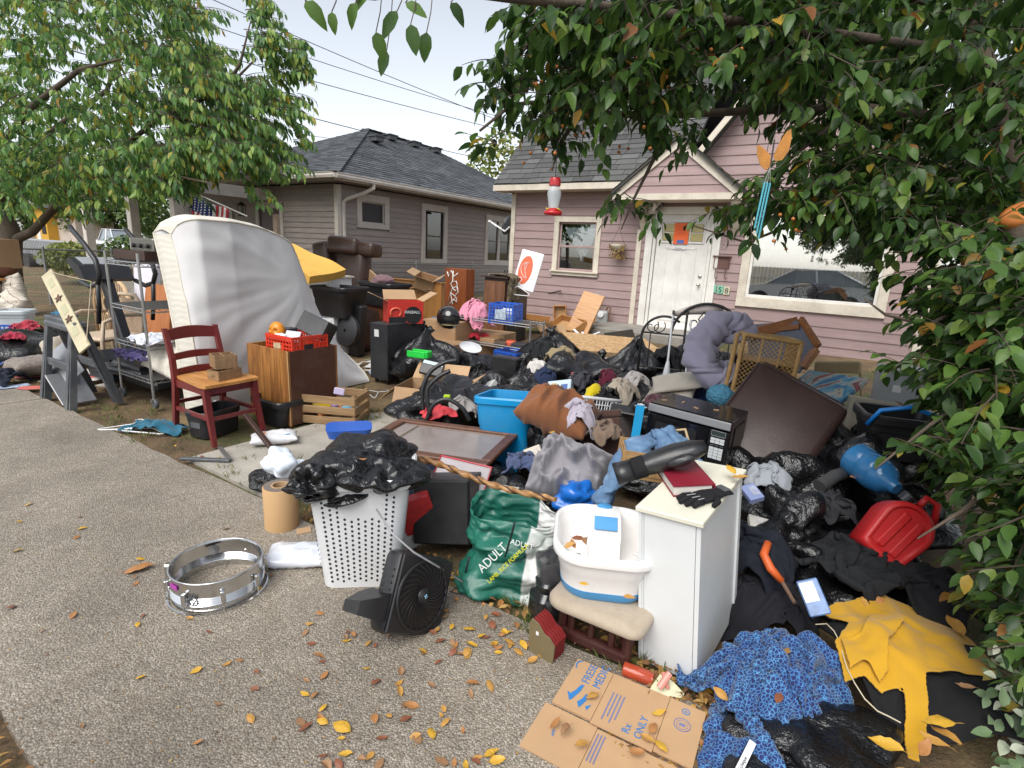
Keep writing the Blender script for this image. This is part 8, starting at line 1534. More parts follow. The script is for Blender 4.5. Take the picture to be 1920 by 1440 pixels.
# -- grey pillow, jeans, little wicker box
gp=link('grey_pillow',pillow_mesh('grey_pillow',fab('grey_microfibre',(.26,.25,.27),bs=.2),.40,.36,.34,19,48,loose=1.16),None,G(1075,925,.16)+Vector((.02,.02,.0)),(R(46),R(6),R(-26))); tag(gp,'wrinkled grey cushion standing before the brown cube','cushion')
def wicker_box():
    T=thing('wicker_box','small square wicker box under the jeans','basket',D(1198,885,2.52),rot=(0,R(4),R(-6))); WK=mat('split_wicker',(.34,.20,.08),.6,var=.3,vs=30); w,h=.19,.13
    for k in range(7):
        for s in (-1,1):
            o=.002*(1 if k%2 else -1); MB().box((0,s*(w/2+o),.01+k*.0185),(w,.006,.017)).out('weave',WK,T); MB().box((s*(w/2+o),0,.01+k*.0185),(.006,w-.008,.017)).out('weave',WK,T)
    for sx in (-1,1):
        for sy in (-1,1):MB().box((sx*w/2,sy*w/2,h/2),(.014,.014,h)).out('corner',WK,T)
wicker_box()
def jeans():
    f,e=gridcloth(26,90)
    path=[D(1128,942,2.55),D(1142,915,2.52),D(1165,872,2.5),D(1200,832,2.55),D(1245,822,2.62),D(1268,848,2.6)]
    for sd,off,lb in ((1,Vector((0,0,0)),'washed blue jeans draped from the microwave to the foot bath'),):
        L=[]; n=len(path);
        for i in range(60):
            t=i/59*(n-1); k=min(n-2,int(t)); c=path[k].lerp(path[k+1],t-k); ax=(path[k+1]-path[k]).normalized(); sd_=ax.cross(Vector((0,0,1))).normalized(); u=sd_.cross(ax); row=[]
            for j in range(28):
                a=2*math.pi*j/28; r1,r2=.066+.012*math.sin(t*5),.030+.008*math.sin(t*3+1); wv=1+.22*noise.noise(Vector((math.cos(a)*1.4,math.sin(a)*1.4+t*2.2,t*3.1)))+.10*noise.noise(Vector((math.cos(a)*4,math.sin(a)*4,t*7))); row.append(c+sd_*math.cos(a)*r1*wv+u*math.sin(a)*r2*wv*1.3)
            L.append([tuple(q) for q in row])
        T=thing('blue_jeans',lb,'jeans',path[2]); MB().loft([[tuple(Vector(q)-path[2]) for q in r_] for r_ in L]).out('leg',m_denim(),T,True)
    me=cloth_mesh('cloth',m_denim(),(.42,.36),34,30,.62,on_floor(-.06,[(0,0,0,.12,.1,.06)]),75,th=.006); link('waistband',me,T,D(1250,838,2.6)-path[2],(0,0,.4))
jeans()
bb=link('blue_plastic_bag',bag_mesh('blue_plastic_bag',mat('blue_film',(.01,.13,.5),.3,var=.15,coat=.2),(.2,.17,.15),81,False,1.2,4,.2),None,G(1085,955,.28)+Vector((0,.05,0)),(R(10),R(-20),0)); tag(bb,'small blue plastic shopping bag behind the foot bath','bag')
# -- twisted walking stick
pts=[D(750,852,2.75),D(800,864,2.66),D(850,880,2.58),D(900,896,2.5),D(950,912,2.42),D(1000,928,2.34),D(1042,940,2.28)]; T=thing('walking_stick','twisted pale wood walking stick lying across the heap','stick',pts[0]); ST=m_wood('twisted_branch',(.48,.27,.10),(.20,.09,.03),7,'X'); a,b=pts[0],pts[-1]; ax=(b-a).normalized(); s1=ax.orthogonal().normalized(); s2=ax.cross(s1); Ls=[]
for i in range(70):
    t_=i/69; c=a.lerp(b,t_)-a+Vector((0,0,.012*math.sin(t_*7))); r_=.015-.003*t_; ph=t_*34
    Ls.append([tuple(c+(s1*math.cos(q)+s2*math.sin(q))*r_*(1+.28*math.cos(2*(q-ph)))) for q in np.linspace(0,6.283,14,endpoint=False)])
MB().loft(Ls).out('shaft',ST,T,True)
Lg=[[tuple(a.lerp(b,i/69)-a+Vector((0,0,.012*math.sin(i/69*7)))+(s1*math.cos(i/69*34+1.57+o)+s2*math.sin(i/69*34+1.57+o))*.0118) for o in (-.35,-.15,.15,.35)] for i in range(70)]; MB().loft(Lg).out('dark_groove',DKWOOD,T)
# -- computer panels, plastic lid
BEI=mat('beige_computer',(.42,.41,.36),.45,dirt=.3); T=thing('computer_case','beige metal computer case side lying under the stick','panel',D(915,922,3.0),rot=(R(62),R(2),R(-10))); MB().box((0,0,0),(.34,.10,.02),bev=.003).box((.17,.0,.02),(.006,.10,.04)).out('side_plate',BEI,T); MB().box((-.14,.03,.011),(.02,.004,.002)).box((.12,.03,.011),(.02,.004,.002)).out('slots',DARK,T)
T=thing('disc_drive','beige optical drive behind the green sack','drive',D(940,962,2.8),rot=(R(20),R(-4),R(18))); MB().box((0,0,0),(.19,.17,.042),bev=.003).out('casing',BEI,T); MB().box((-.0,-.087,.0),(.185,.006,.038)).out('bezel',mat('yellowed_plastic',(.52,.49,.40),.4),T)
T=thing('clear_tray','clear plastic lid with red edge under the stick','lid',D(865,893,2.95),rot=(R(38),R(6),R(-12))); MB().box((0,0,0),(.30,.18,.02),bev=.02,seg=2).out('sheet',mat('milky_plastic',(.42,.38,.39),.25,alpha=.8),T); MB().tube([(-.15,-.09,.01),(.15,-.09,.01),(.15,.09,.01),(-.15,.09,.01)],.005,6,closed=True).out('rim',mat('red_rim',(.5,.02,.04),.4),T)
T=thing('red_bag','red printed gift bag squeezed behind the subwoofer','bag',D(775,945,2.7),rot=(R(10),R(-20),R(10))); MB().box((0,0,-.06),(.18,.06,.2),bev=.004).out('bag',mat('red_gift',(.5,.03,.03),.45,var=.3,vs=30),T); MB().box((-.12,0,-.12),(.1,.05,.26),rot=(0,R(-14),0)).out('white_insert',WHTP,T)
tag(MB().loft([rrect(.12,.08,.02,0),rrect(.11,.07,.02,.09)]).out('white_sachet',mat('blue_white_film',(.5,.6,.72),.25),loc=G(520,850,.18),rot=(.3,.4,.2)),'white plastic grocery bag tail on the bag behind the hamper','bag') if 0 else None
wb=link('white_grocery_bag',bag_mesh('white_grocery_bag',mat('white_film',(.62,.68,.75),.3,trans=.0),(.22,.16,.16),85,False,1.2,4,.22),None,G(528,885,.24),(R(20),R(30),.4)); tag(wb,'crumpled white grocery bag on the black bag by the hamper','bag')
bl=link('blue_tub',MB().loft([rrect(.30,.2,.05,0),rrect(.34,.24,.06,.07)]).mesh('blue_tub',mat('deep_blue',(.02,.1,.45),.4)),None,G(655,815,.1),(0,0,.3)); tag(bl,'shallow blue plastic tub behind the hamper bag','tub')
# -- microwave
def microwave():
    n=D(1357,876,3.02); w,d,h=.49,.34,.272; rz=R(-37); T=thing('microwave','black microwave oven with silver top trim on the heap','microwave',n+Matrix.Rotation(rz,3,'Z')@ Vector((-w/2,d/2,0)),rot=(0,R(2),rz)); MBK=mat('microwave_black',(.010,.010,.011),.18,coat=.3); SV=mat('brushed_silver',(.45,.46,.47),.32,.6)
    MB().box((0,.01,h/2),(w,d-.02,h),bev=.004).out('body',MBK,T); MB().box((0,-d/2-.004,h-.025),(w-.004,.014,.045),bev=.003).out('top_trim',SV,T); MB().box((-.055,-d/2-.004,h/2-.028),(w-.125,.012,h-.065),bev=.003).out('door',mat('door_glass',(.006,.006,.007),.06,coat=.5),T); MB().box((-.06,-d/2-.0115,h/2-.03),(w-.24,.002,h-.14),bev=.0005).out('door_window',mat('window_mesh',(.02,.02,.022),.15),T)
    pn=MB().box((w/2-.058,-d/2-.004,h/2-.028),(.112,.012,h-.065),bev=.003).out('control_panel',MBK,T); MB().box((w/2-.058,-d/2-.011,h-.078),(.075,.002,.026)).out('display',mat('display_dark',(.03,.045,.045),.1),pn); frame(MB(),w/2-.098,w/2-.018,h-.094,h-.062,.002,-d/2-.0115,.002).out('display_frame',SV,pn)
    KEY=mat('key_grey',(.5,.52,.53),.5)
    for r_ in range(2):
        for c in range(3):MB().box((w/2-.084+c*.026,-d/2-.011,h-.112-r_*.017),(.024,.002,.015)).out('button',KEY,pn)
    for r_ in range(4):
        for c in range(3):MB().box((w/2-.084+c*.026,-d/2-.011,h-.168-r_*.0175),(.024,.002,.0155)).out('button',KEY,pn)
    for k in range(3):MB().box((w/2-.084+k*.026,-d/2-.011,h-.148),(.02,.002,.004)).out('button',GRYP,pn)
    MB().box((w/2+.002,.02,h/2),(.006,.2,.17),bev=.002).out('side_recess',MBK,T)
    for k in range(4):tag(MB().box((0,0,0),(.03,.012,.004)).out('twig_bit',CARDIN,loc=T.matrix_basis @ Vector((-.2+.1*k,-.05+.06*(k%2),h+.003)),rot=(0,0,k)),'dry leaf fragment on top of the microwave','leaf','leaf fragments on the microwave')
microwave()
# -- brown ottoman cushion leaning behind the microwave
P0,P1,P2=D(1372,850,3.25),D(1500,915,3.0),D(1405,690,3.55); T=thing('ottoman_cushion','large square dark brown leather cushion leaning behind the microwave','cushion',P0); x=(D(1568,772,3.25)-D(1408,684,3.5)).normalized(); y=(D(1408,684,3.5)-D(1372,880,3.2)); y-=x*y.dot(x); y.normalize(); T.location=(D(1408,684,3.5)+D(1510,905,3.05))/2; T.rotation_euler=Matrix((x,y,x.cross(y))).transposed().to_euler()
DL=mat('worn_dark_leather',(.040,.022,.019),.42,var=.35,vs=3.5,bs=.2,bscale=70); w=.60; h=.66; P=[]
MB().box((0,0,-.07),(w,h,.15),bev=.05,seg=4).out('cushion',DL,T,True); MB().tube([(-w/2+.02,-h/2+.04,-.0),(-w/2+.012,h/2-.04,-.0)],.006,6).tube([(-w/2+.04,h/2-.012,0),(w/2-.04,h/2-.012,0)],.006,6).out('piping',DL,T)
# -- lavender comforter
def comforter():
    m=fab('lavender_cotton',(.30,.28,.36),var=.06,bs=.25,bscale=30); base=G(1345,712,.48); T=thing('lavender_comforter','grey lavender comforter folded over the arm of the wicker shelf','comforter',base)
    path=[D(1392,640,4.0),D(1375,612,4.05),D(1345,610,4.1),D(1318,640,4.1),D(1312,680,4.02),D(1335,700,3.95),D(1365,705,3.9)]; L=[]; n=len(path)
    for i in range(70):
        t=i/69*(n-1); k=min(n-2,int(t)); p0,p1,p2,p3=path[max(k-1,0)],path[k],path[k+1],path[min(k+2,n-1)]; q=t-k; c=.5*((2*p1)+(p2-p0)*q+(2*p0-5*p1+4*p2-p3)*q*q+(3*p1-p0-3*p2+p3)*q**3); tan=(p2-p0).normalized(); s_=tan.cross(Vector((0,-1,.2))).normalized(); u=Vector((0,-1,.15)).normalized(); row=[]
        e=min(1,min(i,69-i)/5+.35)
        for j in range(36):
            a=2*math.pi*j/36; puff=1+.16*noise.noise(Vector((math.cos(a)*1.5,math.sin(a)*1.5,t*2.3)))+.10*abs(noise.noise(Vector((math.cos(a)*3,math.sin(a)*3,t*5)))); quilt=1-.10*abs(math.sin(t*6.2))**6; row.append(tuple(c-base+(s_*math.cos(a)*.12+u*math.sin(a)*.17)*puff*quilt*e))
        L.append(row)
    MB().loft(L).out('quilt',m,T,True)
comforter()
# -- wicker shelf unit lying on its side
def wicker_shelf():
    WI=mat('honey_wicker',(.42,.25,.09),.55,var=.25,vs=25,bs=.4,bscale=90); o=D(1372,738,3.75); T=thing('wicker_shelf','honey wicker shelf unit with lattice sides on the heap','shelf',o,rot=(R(-4),R(4),R(-17))); w,d,h=.36,.40,.42
    def post(a,b,r_=.016):
        a,b=Vector(a),Vector(b); n=int((b-a).length/.012); MB().tube([a.lerp(b,i/n) for i in range(n+1)],[r_*(1.06 if i%2 else .94) for i in range(n+1)],8).out('wrapped_post',WI,T,True)
    for x in (0,w):
        for y in (0,d):post((x,y,0),(x,y,h))
    post((-.045,.02,0),(-.045,.02,h))
    for z in (0.02,h):post((0,0,z),(w,0,z)); post((0,d,z),(w,d,z)); post((0,0,z),(0,d,z)); post((w,0,z),(w,d,z))
    post((w,.0,h*.62),(w,d,h*.62),.012)
    def lattice(fn,u1,v1,st=.032):
        mb=MB(); n=int((u1+v1)/st)
        for i in range(n):
            t=i*st; a0=(max(0,t-v1),min(t,v1)); a1=(min(t,u1),max(0,t-u1)); mb.tube([fn(*a0),fn(*a1)],.0028,4); mb.tube([fn(u1-a0[0],a0[1]),fn(u1-a1[0],a1[1])],.0028,4)
        ob=mb.out('lattice',WI,T); ob['kind']='stuff'
    lattice(lambda u,v:(u,0,v),w,h); lattice(lambda u,v:(w,u,h*.62+v),d,h*.38); lattice(lambda u,v:(w,u,v),d,h*.62,.024)
    for k in range(1,3):MB().box((w*k/3,-.006,h/2),(.012,.006,h)).out('stay',WI,T)
    MB().box((w/2,d/2,h*.6),(w-.02,d-.02,.01)).out('inner_board',WI,T); MB().box((w/2,d-.02,h*.3),(w-.02,.008,h*.6)).out('dark_back',DARK,T)
wicker_shelf()
# -- orange wood table on its side
T=thing('toppled_table','orange-brown wooden table toppled against the pink wall side of the heap','table',D(1400,628,4.7)); OT=m_wood('orange_table',(.40,.16,.05),(.31,.115,.035),6,'X'); A,B,C_=D(1400,612,4.8),D(1497,603,4.5),D(1530,655,4.3)
MB().bar(Vector((0,0,0)),B-T.location,.03,.09).out('apron',OT,T); MB().bar(B-T.location,C_-T.location,.03,.12).out('apron',OT,T); MB().bar(D(1430,620,4.7)-T.location,D(1500,612,4.45)-T.location,.05,.04).out('rail',OT,T)
MB().poly([A-T.location,B-T.location,C_-T.location,D(1500,700,4.3)-T.location,D(1410,690,4.7)-T.location]).solid(.025).out('table_top',mat('blue_grey_laminate',(.11,.12,.15),.5),T); MB().bar(C_-T.location,D(1505,690,4.3)-T.location,.05,.05).out('leg',OT,T)
# -- beige chair cushions, lamps, yarn
for i,(x,y,z,rz,lb) in enumerate(((1275,728,.55,-.25,'beige seat cushion with ties lying on navy cloth'),(1262,748,.46,-.5,'second beige cushion beneath the tied one'))):tag(link('beige_cushion',pillow_mesh('beige_cushion',fab('stone_canvas',(.46,.41,.34)),.40,.34,.07,90+i,30),None,G(x,y,z)+Vector((0,.05,0)),(R(10),R(-14),rz)),lb,'cushion')
v,f,_=ico(5); v2=v*(1+.10*smooth_noise(v,5,3,3))[:,None]*np.array([.085,.085,.075]); tag(link('blue_yarn',np_mesh('blue_yarn',v2,f,mat('turquoise_yarn',(.06,.20,.30),.95,var=.4,vs=60,bs=1.,bscale=120,bd=.006)),None,D(1350,742,3.55)),'fluffy turquoise blue yarn bundle above the microwave','yarn')
for i,(x0,y0,x1,y1,d_,lb) in enumerate(((1262,590,1248,715,4.6,'thin white lamp pole standing behind the beige cushions'),(1296,600,1286,700,4.7,'second white metal pole beside the lavender comforter'))):
    T=thing('lamp_pole',lb,'pole',D(x1,y1,d_)); MB().tube([(0,0,0),D(x0,y0,d_)-T.location],.009,8).out('pole',WHTP,T)
    if i==0:MB().lathe([(.012,.18),(.02,.14),(.032,.06),(.03,.02),(.0,.0)],16).out('socket_cone',WHTP,T,True)
T=thing('scooter_wheel','black kick scooter deck with a spoked wheel on the bags','scooter',D(1195,765,3.5),rot=(R(10),R(4),R(-14))); MB().box((.0,.0,-.03),(.34,.12,.02),bev=.008).out('deck',BLKP,T); WM=Matrix.Translation((.02,0,.012)); MB().lathe([(.042,-.012),(.058,-.014),(.062,0),(.058,.014),(.042,.012),(.042,-.012)],30,mtx=WM).out('tyre',BLKP,T,40)
for k in range(6):a=k*1.047; MB().bar((.02+.012*math.cos(a),.012*math.sin(a),.014),(.02+.044*math.cos(a),.044*math.sin(a),.014),.010,.006).out('spoke',WHTP,T)
MB().lathe([(0,.02),(.014,.02),(.014,0)],14,mtx=WM).tube([(.02+.046*math.cos(a),.046*math.sin(a),.014) for a in np.linspace(0,6.283,24,endpoint=False)],.004,5,closed=True).out('rim',WHTP,T)
tag(MB().box((0,0,0),(.05,.012,.2)).out('blue_strip',mat('sky_plastic',(.02,.32,.62),.35),loc=D(1196,790,3.2),rot=(0,R(3),-.2)),'upright sky blue plastic strip at the microwave corner','strip')
tag(MB().tube([D(1258,808,2.95),D(1285,805,2.9),D(1292,830,2.88),D(1286,845,2.9)],.008,6).out('rattan_hoop',mat('rattan_hoop',(.45,.33,.18),.6),smooth=True),'bent rattan loop beside the jeans on the microwave','hoop')
# -- wrought iron headboard
def headboard():
    a,b=GY(1218,745),GY(1352,722); base=D(1285,720,4.9); T=thing('iron_headboard','black wrought iron headboard with scrolls standing in the heap','headboard',base,R(-20)); h=.74; w=.62
    def t_(pts,r_=.009,nm='scroll'):MB().tube(pts,r_,6).out(nm,BLACKM,T,True)
    def arc(cx,cz,r_,a0,a1,n=14):return [(cx+r_*math.cos(a),0,cz+r_*math.sin(a)) for a in np.linspace(a0,a1,n)]
    t_(arc(.12,h-.30,.30,.1,math.pi-.1,20),.013,'arch'); t_(arc(-.24,h-.34,.20,.9,math.pi,12)+[(-.44,0,.0)],.012,'side_arch')
    for x in (-.06,-.18,.42):t_([(x,0,0),(x,0,h-.25 if x>0 else h-.08)],.011,'upright')
    for z in (.12,h-.30):t_([(-.44,0,z),(.42,0,z)],.009,'crossbar')
    for k in range(5):x=-.36+k*.17; t_([(x,0,.12),(x,0,h-.3)],.006,'bar')
    for cx,s in ((.02,1),(.24,-1)):t_([(cx+s*q*.10*math.cos(q*7),0,h-.18+q*.10*math.sin(q*7)) for q in np.linspace(.1,1,26)],.006); t_([(cx+s*q*.09*math.cos(q*6+2),0,.32+q*.09*math.sin(q*6+2)) for q in np.linspace(.1,1,26)],.006)
    t_([(.12,0,h-.28),(.04,0,h-.14),(.08,0,h-.07),(.12,0,h-.12),(.16,0,h-.07),(.20,0,h-.14),(.12,0,h-.28)],.007,'heart')
    for cx in (-.3,-.36):t_([(cx+q*.07*math.cos(q*7),0,h-.24+q*.07*math.sin(q*7)) for q in np.linspace(.1,1,20)],.005)
    tag(link('white_cloth',MB().tube([(-.3,0,0),(-.15,0,.05),(.0,.0,.07),(.12,0,.09)],[.02,.04,.045,.03],10).mesh('white_cloth',fab('white_rag',(.6,.52,.48)),True),None,base+Vector((.12,.0,h-.12)),(0,0,R(-20))),'rolled pale cloth stuck in the iron headboard','cloth')
headboard()
# -- right of the ottoman: painting, grille, folded chair, bins
T,w,h=plane_at('canvas_painting','blue abstract canvas painting lying on the heap','painting',D(1562,800,3.9),D(1600,790,3.6),D(1510,700,4.4)); P0,P1,P2=D(1540,812,3.7),D(1618,720,4.2),D(1508,702,4.6); T.location=D(1503,735,4.3); A,B,C_=D(1512,702,4.5),D(1622,718,4.1),D(1560,802,3.75); x=(B-A); w=x.length; x.normalize(); y=A-C_; y-=x*y.dot(x); hgt=y.length; y.normalize(); T.location=A; T.rotation_euler=Matrix((x,y,x.cross(y))).transposed().to_euler()
m,t,b=nt('abstract_paint'); v_=coords(t); nz_=tnoise(t,v_,3.2,5,.6,2.5); c_=ramp(t,nz_,[(.25,(.01,.05,.16)),(.4,(.02,.18,.36)),(.48,(.10,.34,.46)),(.54,(.52,.46,.36)),(.6,(.10,.03,.05)),(.66,(.45,.05,.08)),(.74,(.04,.16,.30))]); t.links.new(c_,b.inputs['Base Color']); b.inputs['Roughness'].default_value=.5
MB().box((w/2,-hgt/2,0),(w,hgt+.1,.03)).out('canvas',m,T); MB().box((w/2,-hgt/2,-.02),(w-.02,hgt+.08,.02)).out('stretcher',mat('dark_blue_edge',(.02,.04,.10),.6),T)
T=thing('heater_grille','beige metal heater cover with two dark slots','heater',D(1625,812,3.6),rot=(R(-8),R(3),R(-24))); HB_=mat('beige_enamel',(.40,.37,.30),.5,dirt=.35); MB().box((0,.05,.11),(.28,.10,.24),bev=.006).out('cover',HB_,T)
for x in (-.05,.06):MB().box((x,-.004,.11),(.026,.012,.18),bev=.003).out('slot',DARK,T); frame(MB(),x-.022,x+.022,.01,.21,.006,-.006,.008).out('slot_rim',HB_,T)
for k in range(3):MB().box((-.11+k*.11,-.002,.11),(.006,.01,.22)).out('rib',HB_,T)
T=thing('folding_chair','tan folding chair seat sticking up by the pink wall','chair',D(1570,700,4.9),rot=(R(12),R(-8),R(-30))); MB().box((0,0,.06),(.36,.03,.12),bev=.02,seg=2).out('backrest',mat('tan_metal',(.32,.25,.14),.5),T); MB().tube([(-.17,.0,.1),(-.2,.02,-.3)],.012,6).tube([(.17,.0,.1),(.2,.02,-.3)],.012,6).out('frame',MATS['tan_metal'],T)
T=thing('grey_cabinet','light grey plastic cabinet half hidden by the leaves','cabinet',D(1680,800,3.8),R(-30)); MB().box((0,.1,.1),(.34,.3,.62),bev=.015).out('body',mat('pale_grey_plastic',(.38,.40,.42),.45,dirt=.2),T); MB().box((-.05,-.055,.28),(.05,.005,.05)).out('sticker',WHTP,T)
bk=random.Random(2)
for k in range(7):tag(MB().box((0,0,0),(.16,.11,.018+.01*bk.random()),bev=.002).out('paperback',mat(f'paperback{k}',[(.4,.1,.08),(.5,.45,.3),(.1,.2,.35),(.45,.25,.1),(.3,.3,.28),(.5,.08,.05),(.2,.3,.2)][k],.5),loc=D(1690+bk.uniform(-14,14),838-k*11,3.4),rot=(.1*k%.3,.1,bk.uniform(-.6,.6))),['dull red paperback','cream paperback','navy paperback','tan paperback','grey paperback','scarlet paperback','moss green paperback'][k]+' in the leaf-shaded pile beside the heater cover','book')
# -- water jug, tubes, gas can
T=thing('water_jug','blue translucent water jug lying in the dark heap','jug',D(1632,880,2.75),rot=(R(104),R(28),R(20))); T.scale=(.72,.72,.72); JB=mat('jug_blue',(.03,.16,.36),.16,var=.3,alpha=.75); MB().lathe([(0,-.17),(.10,-.165),(.125,-.14),(.125,-.05),(.118,-.04),(.125,-.03),(.125,.06),(.118,.07),(.122,.08),(.10,.15),(.05,.19),(.04,.23),(.0,.23)],28).out('bottle',JB,T,40); MB().tube([(.10,0,.1),(.16,0,.1),(.16,0,-.02),(.12,0,-.03)],.014,8).out('handle',JB,T,True)
T=thing('blue_bin','dark bin with bright blue handle under the leaves','bin',D(1665,850,3.2),R(-20)); tote(T,.36,.3,.26,BLKP,.85); MB().tube([(-.18,-.16,.2),(-.14,-.2,.30),(.0,-.2,.34),(.14,-.2,.30),(.18,-.16,.2)],.013,8).out('handle',mat('bright_blue',(.01,.20,.60),.35),T,True)
tag(MB().tube([D(1536,912,2.75),D(1565,893,2.8),D(1588,885,2.9)],.034,16).out('black_tube',mat('grey_tube',(.05,.05,.05),.45)),'short dark grey plastic tube between ottoman and jug','tube')
def gas_can():
    T=thing('gas_can','red plastic petrol can lying on its side in the heap','can',D(1692,1000,2.35)); RD=mat('fuel_red',(.46,.012,.014),.42,var=.1,dirt=.25,dcol=(.25,.06,.06)); x=(D(1740,1050,2.35)-D(1640,960,2.42)).normalized(); nrm=Vector((-.38,-.72,.58)); nrm-=x*nrm.dot(x); nrm.normalize(); up_=nrm.cross(x); A0=D(1650,1075,2.3)
    T.rotation_euler=Matrix((up_.cross(nrm),up_,nrm)).transposed().to_euler(); w,h,d=.235,.30,.16
    out=lambda s,z:[(q[0],q[1],z) for q in ([(w/2*s*math.cos(a),h*.12+h*.38*s*math.sin(a)) for a in np.linspace(0,math.pi,14)]+[(-w/2*s+.02*s,-h/2*s*.9),(-w/2*s+.04,-h/2*s),(w/2*s-.04,-h/2*s),(w/2*s-.02*s,-h/2*s*.9)])]
    MB().loft([out(.90,-d),out(1,-d+.03),out(1,-.03),out(.97,-.008),out(.90,0),out(.80,.0),out(.74,-.012),out(.70,-.012)]).out('shell',RD,T,50)
    MB().box((-.03,-.01,-.008),(.035,.19,.012),bev=.005).box((.035,-.01,-.008),(.035,.19,.012),bev=.005).out('panel_ribs',RD,T)
    MB().tube([(.0,.17,-.08),(.0,.22,-.08),(.05,.23,-.08),(.09,.15,-.08)],.016,8).out('handle',RD,T,True); MB().lathe([(.03,0),(.03,.04),(.02,.045),(0,.045)],16,mtx=Matrix.Translation((-.06,.14,-.08))@ Matrix.Rotation(R(-70),4,'X')).out('cap',BLKP,T)
gas_can()
tag(MB().tube([D(1440,1018,2.3),D(1432,1040,2.26),D(1445,1066,2.22),D(1466,1090,2.2)],[.016,.018,.018,.014],10).out('orange_grip',mat('orange_rubber',(.55,.10,.02),.5),smooth=True),'curved orange rubber tool handle in the dark heap','handle')
tag(MB().tube([D(1466,1090,2.2),D(1490,1130,2.1)],.008,8).out('tool_shaft',mat('rusty_shaft',(.15,.09,.06),.6)),'rusty tool shaft below the orange handle','shaft')
T=thing('blister_packet','blue and white packet standing by the black jacket','packet',D(1525,1120,2.02),rot=(R(50),R(-24),R(-10))); MB().box((0,0,0),(.075,.13,.02),bev=.004).out('carton',mat('pack_blue',(.10,.18,.36),.35,var=.5,vs=30),T); MB().box((-.008,.02,.0105),(.05,.07,.002)).out('white_panel',WHTP,T)
cl('black_jacket','black soft jacket spread under the red petrol can','clothes',1610,1088,.16,(.010,.010,.012),(.7,.55),.62,101,.5,[(0,0,0,.3,.28,.12)],(44,40)); cl('black_trousers','black trousers left of the spread jacket','clothes',1440,1150,.05,(.012,.012,.016),(.6,.6),.6,102,1.2,[(0,0,0,.2,.2,.12)]); cl('black_hoodie','black hooded top lying nearest the hedge','clothes',1740,1130,.16,(.011,.011,.013),(.6,.6),.6,103,.2,[(0,0,0,.2,.2,.1)]); cl('dark_sweater','dark navy sweater behind the white cabinet','clothes',1420,1060,.2,(.012,.014,.022),(.6,.5),.6,104,.9)
# -- blue scale-patterned cloth
def m_scales():
    m,t,b=nt('scale_print'); v=coords(t); w_=node(t,'ShaderNodeTexVoronoi',{'Vector':coords(t,(1,1.3,1)),'Scale':78.},feature='DISTANCE_TO_EDGE'); g=ramp(t,w_.outputs['Distance'],[(.0,(.12,.31,.45)),(.055,(.03,.12,.30)),(.13,(.010,.025,.12)),(.5,(.007,.012,.06))]); big=ramp(t,tnoise(t,v,7,3,.6),[(.35,(.6,.7,.9)),(.65,(1.15,1.15,1.1))]); t.links.new(mixc(t,1.,g,big,'MULTIPLY'),b.inputs['Base Color']); b.inputs['Roughness'].default_value=.85; b.inputs['Sheen Weight'].default_value=.2; return m
SCL=m_scales(); base=G(1470,1330,.02); me=cloth_mesh('cloth',SCL,(1.0,.85),80,70,(.50,.48),on_floor(0,[(.02,.02,-.02,.27,.20,.20),(-.16,-.10,0,.14,.14,.10)]),7,th=.006,h0=.34,iters=130,g=.006,sm=1,amp=.05); o=cloth_at('blue_patterned_cloth','blue scale-patterned cloth bunched against the white cabinet','cloth',me,base+Vector((-.02,.02,0)),.3)
me=cloth_mesh('cloth',SCL,(.30,.62),30,60,(.62,.82),on_floor(0,[(.1,.1,-.02,.2,.3,.1)]),8,th=.006,h0=.2,iters=110); o=cloth_at('blue_patterned_sleeve','loose end of blue scale-patterned cloth trailing to the sidewalk','cloth',me,G(1385,1425,.01),-.35)
T=thing('garment_tag','white woven label on the trailing patterned cloth','tag',G(1395,1425,.12),rot=(R(10),R(-10),R(48))); MB().box((0,0,0),(.14,.02,.002)).out('label',WHTP,T); letter('lettering','Oral Unique',.014,BLKP,T,(-.06,-.005,.0015),shear=.3)
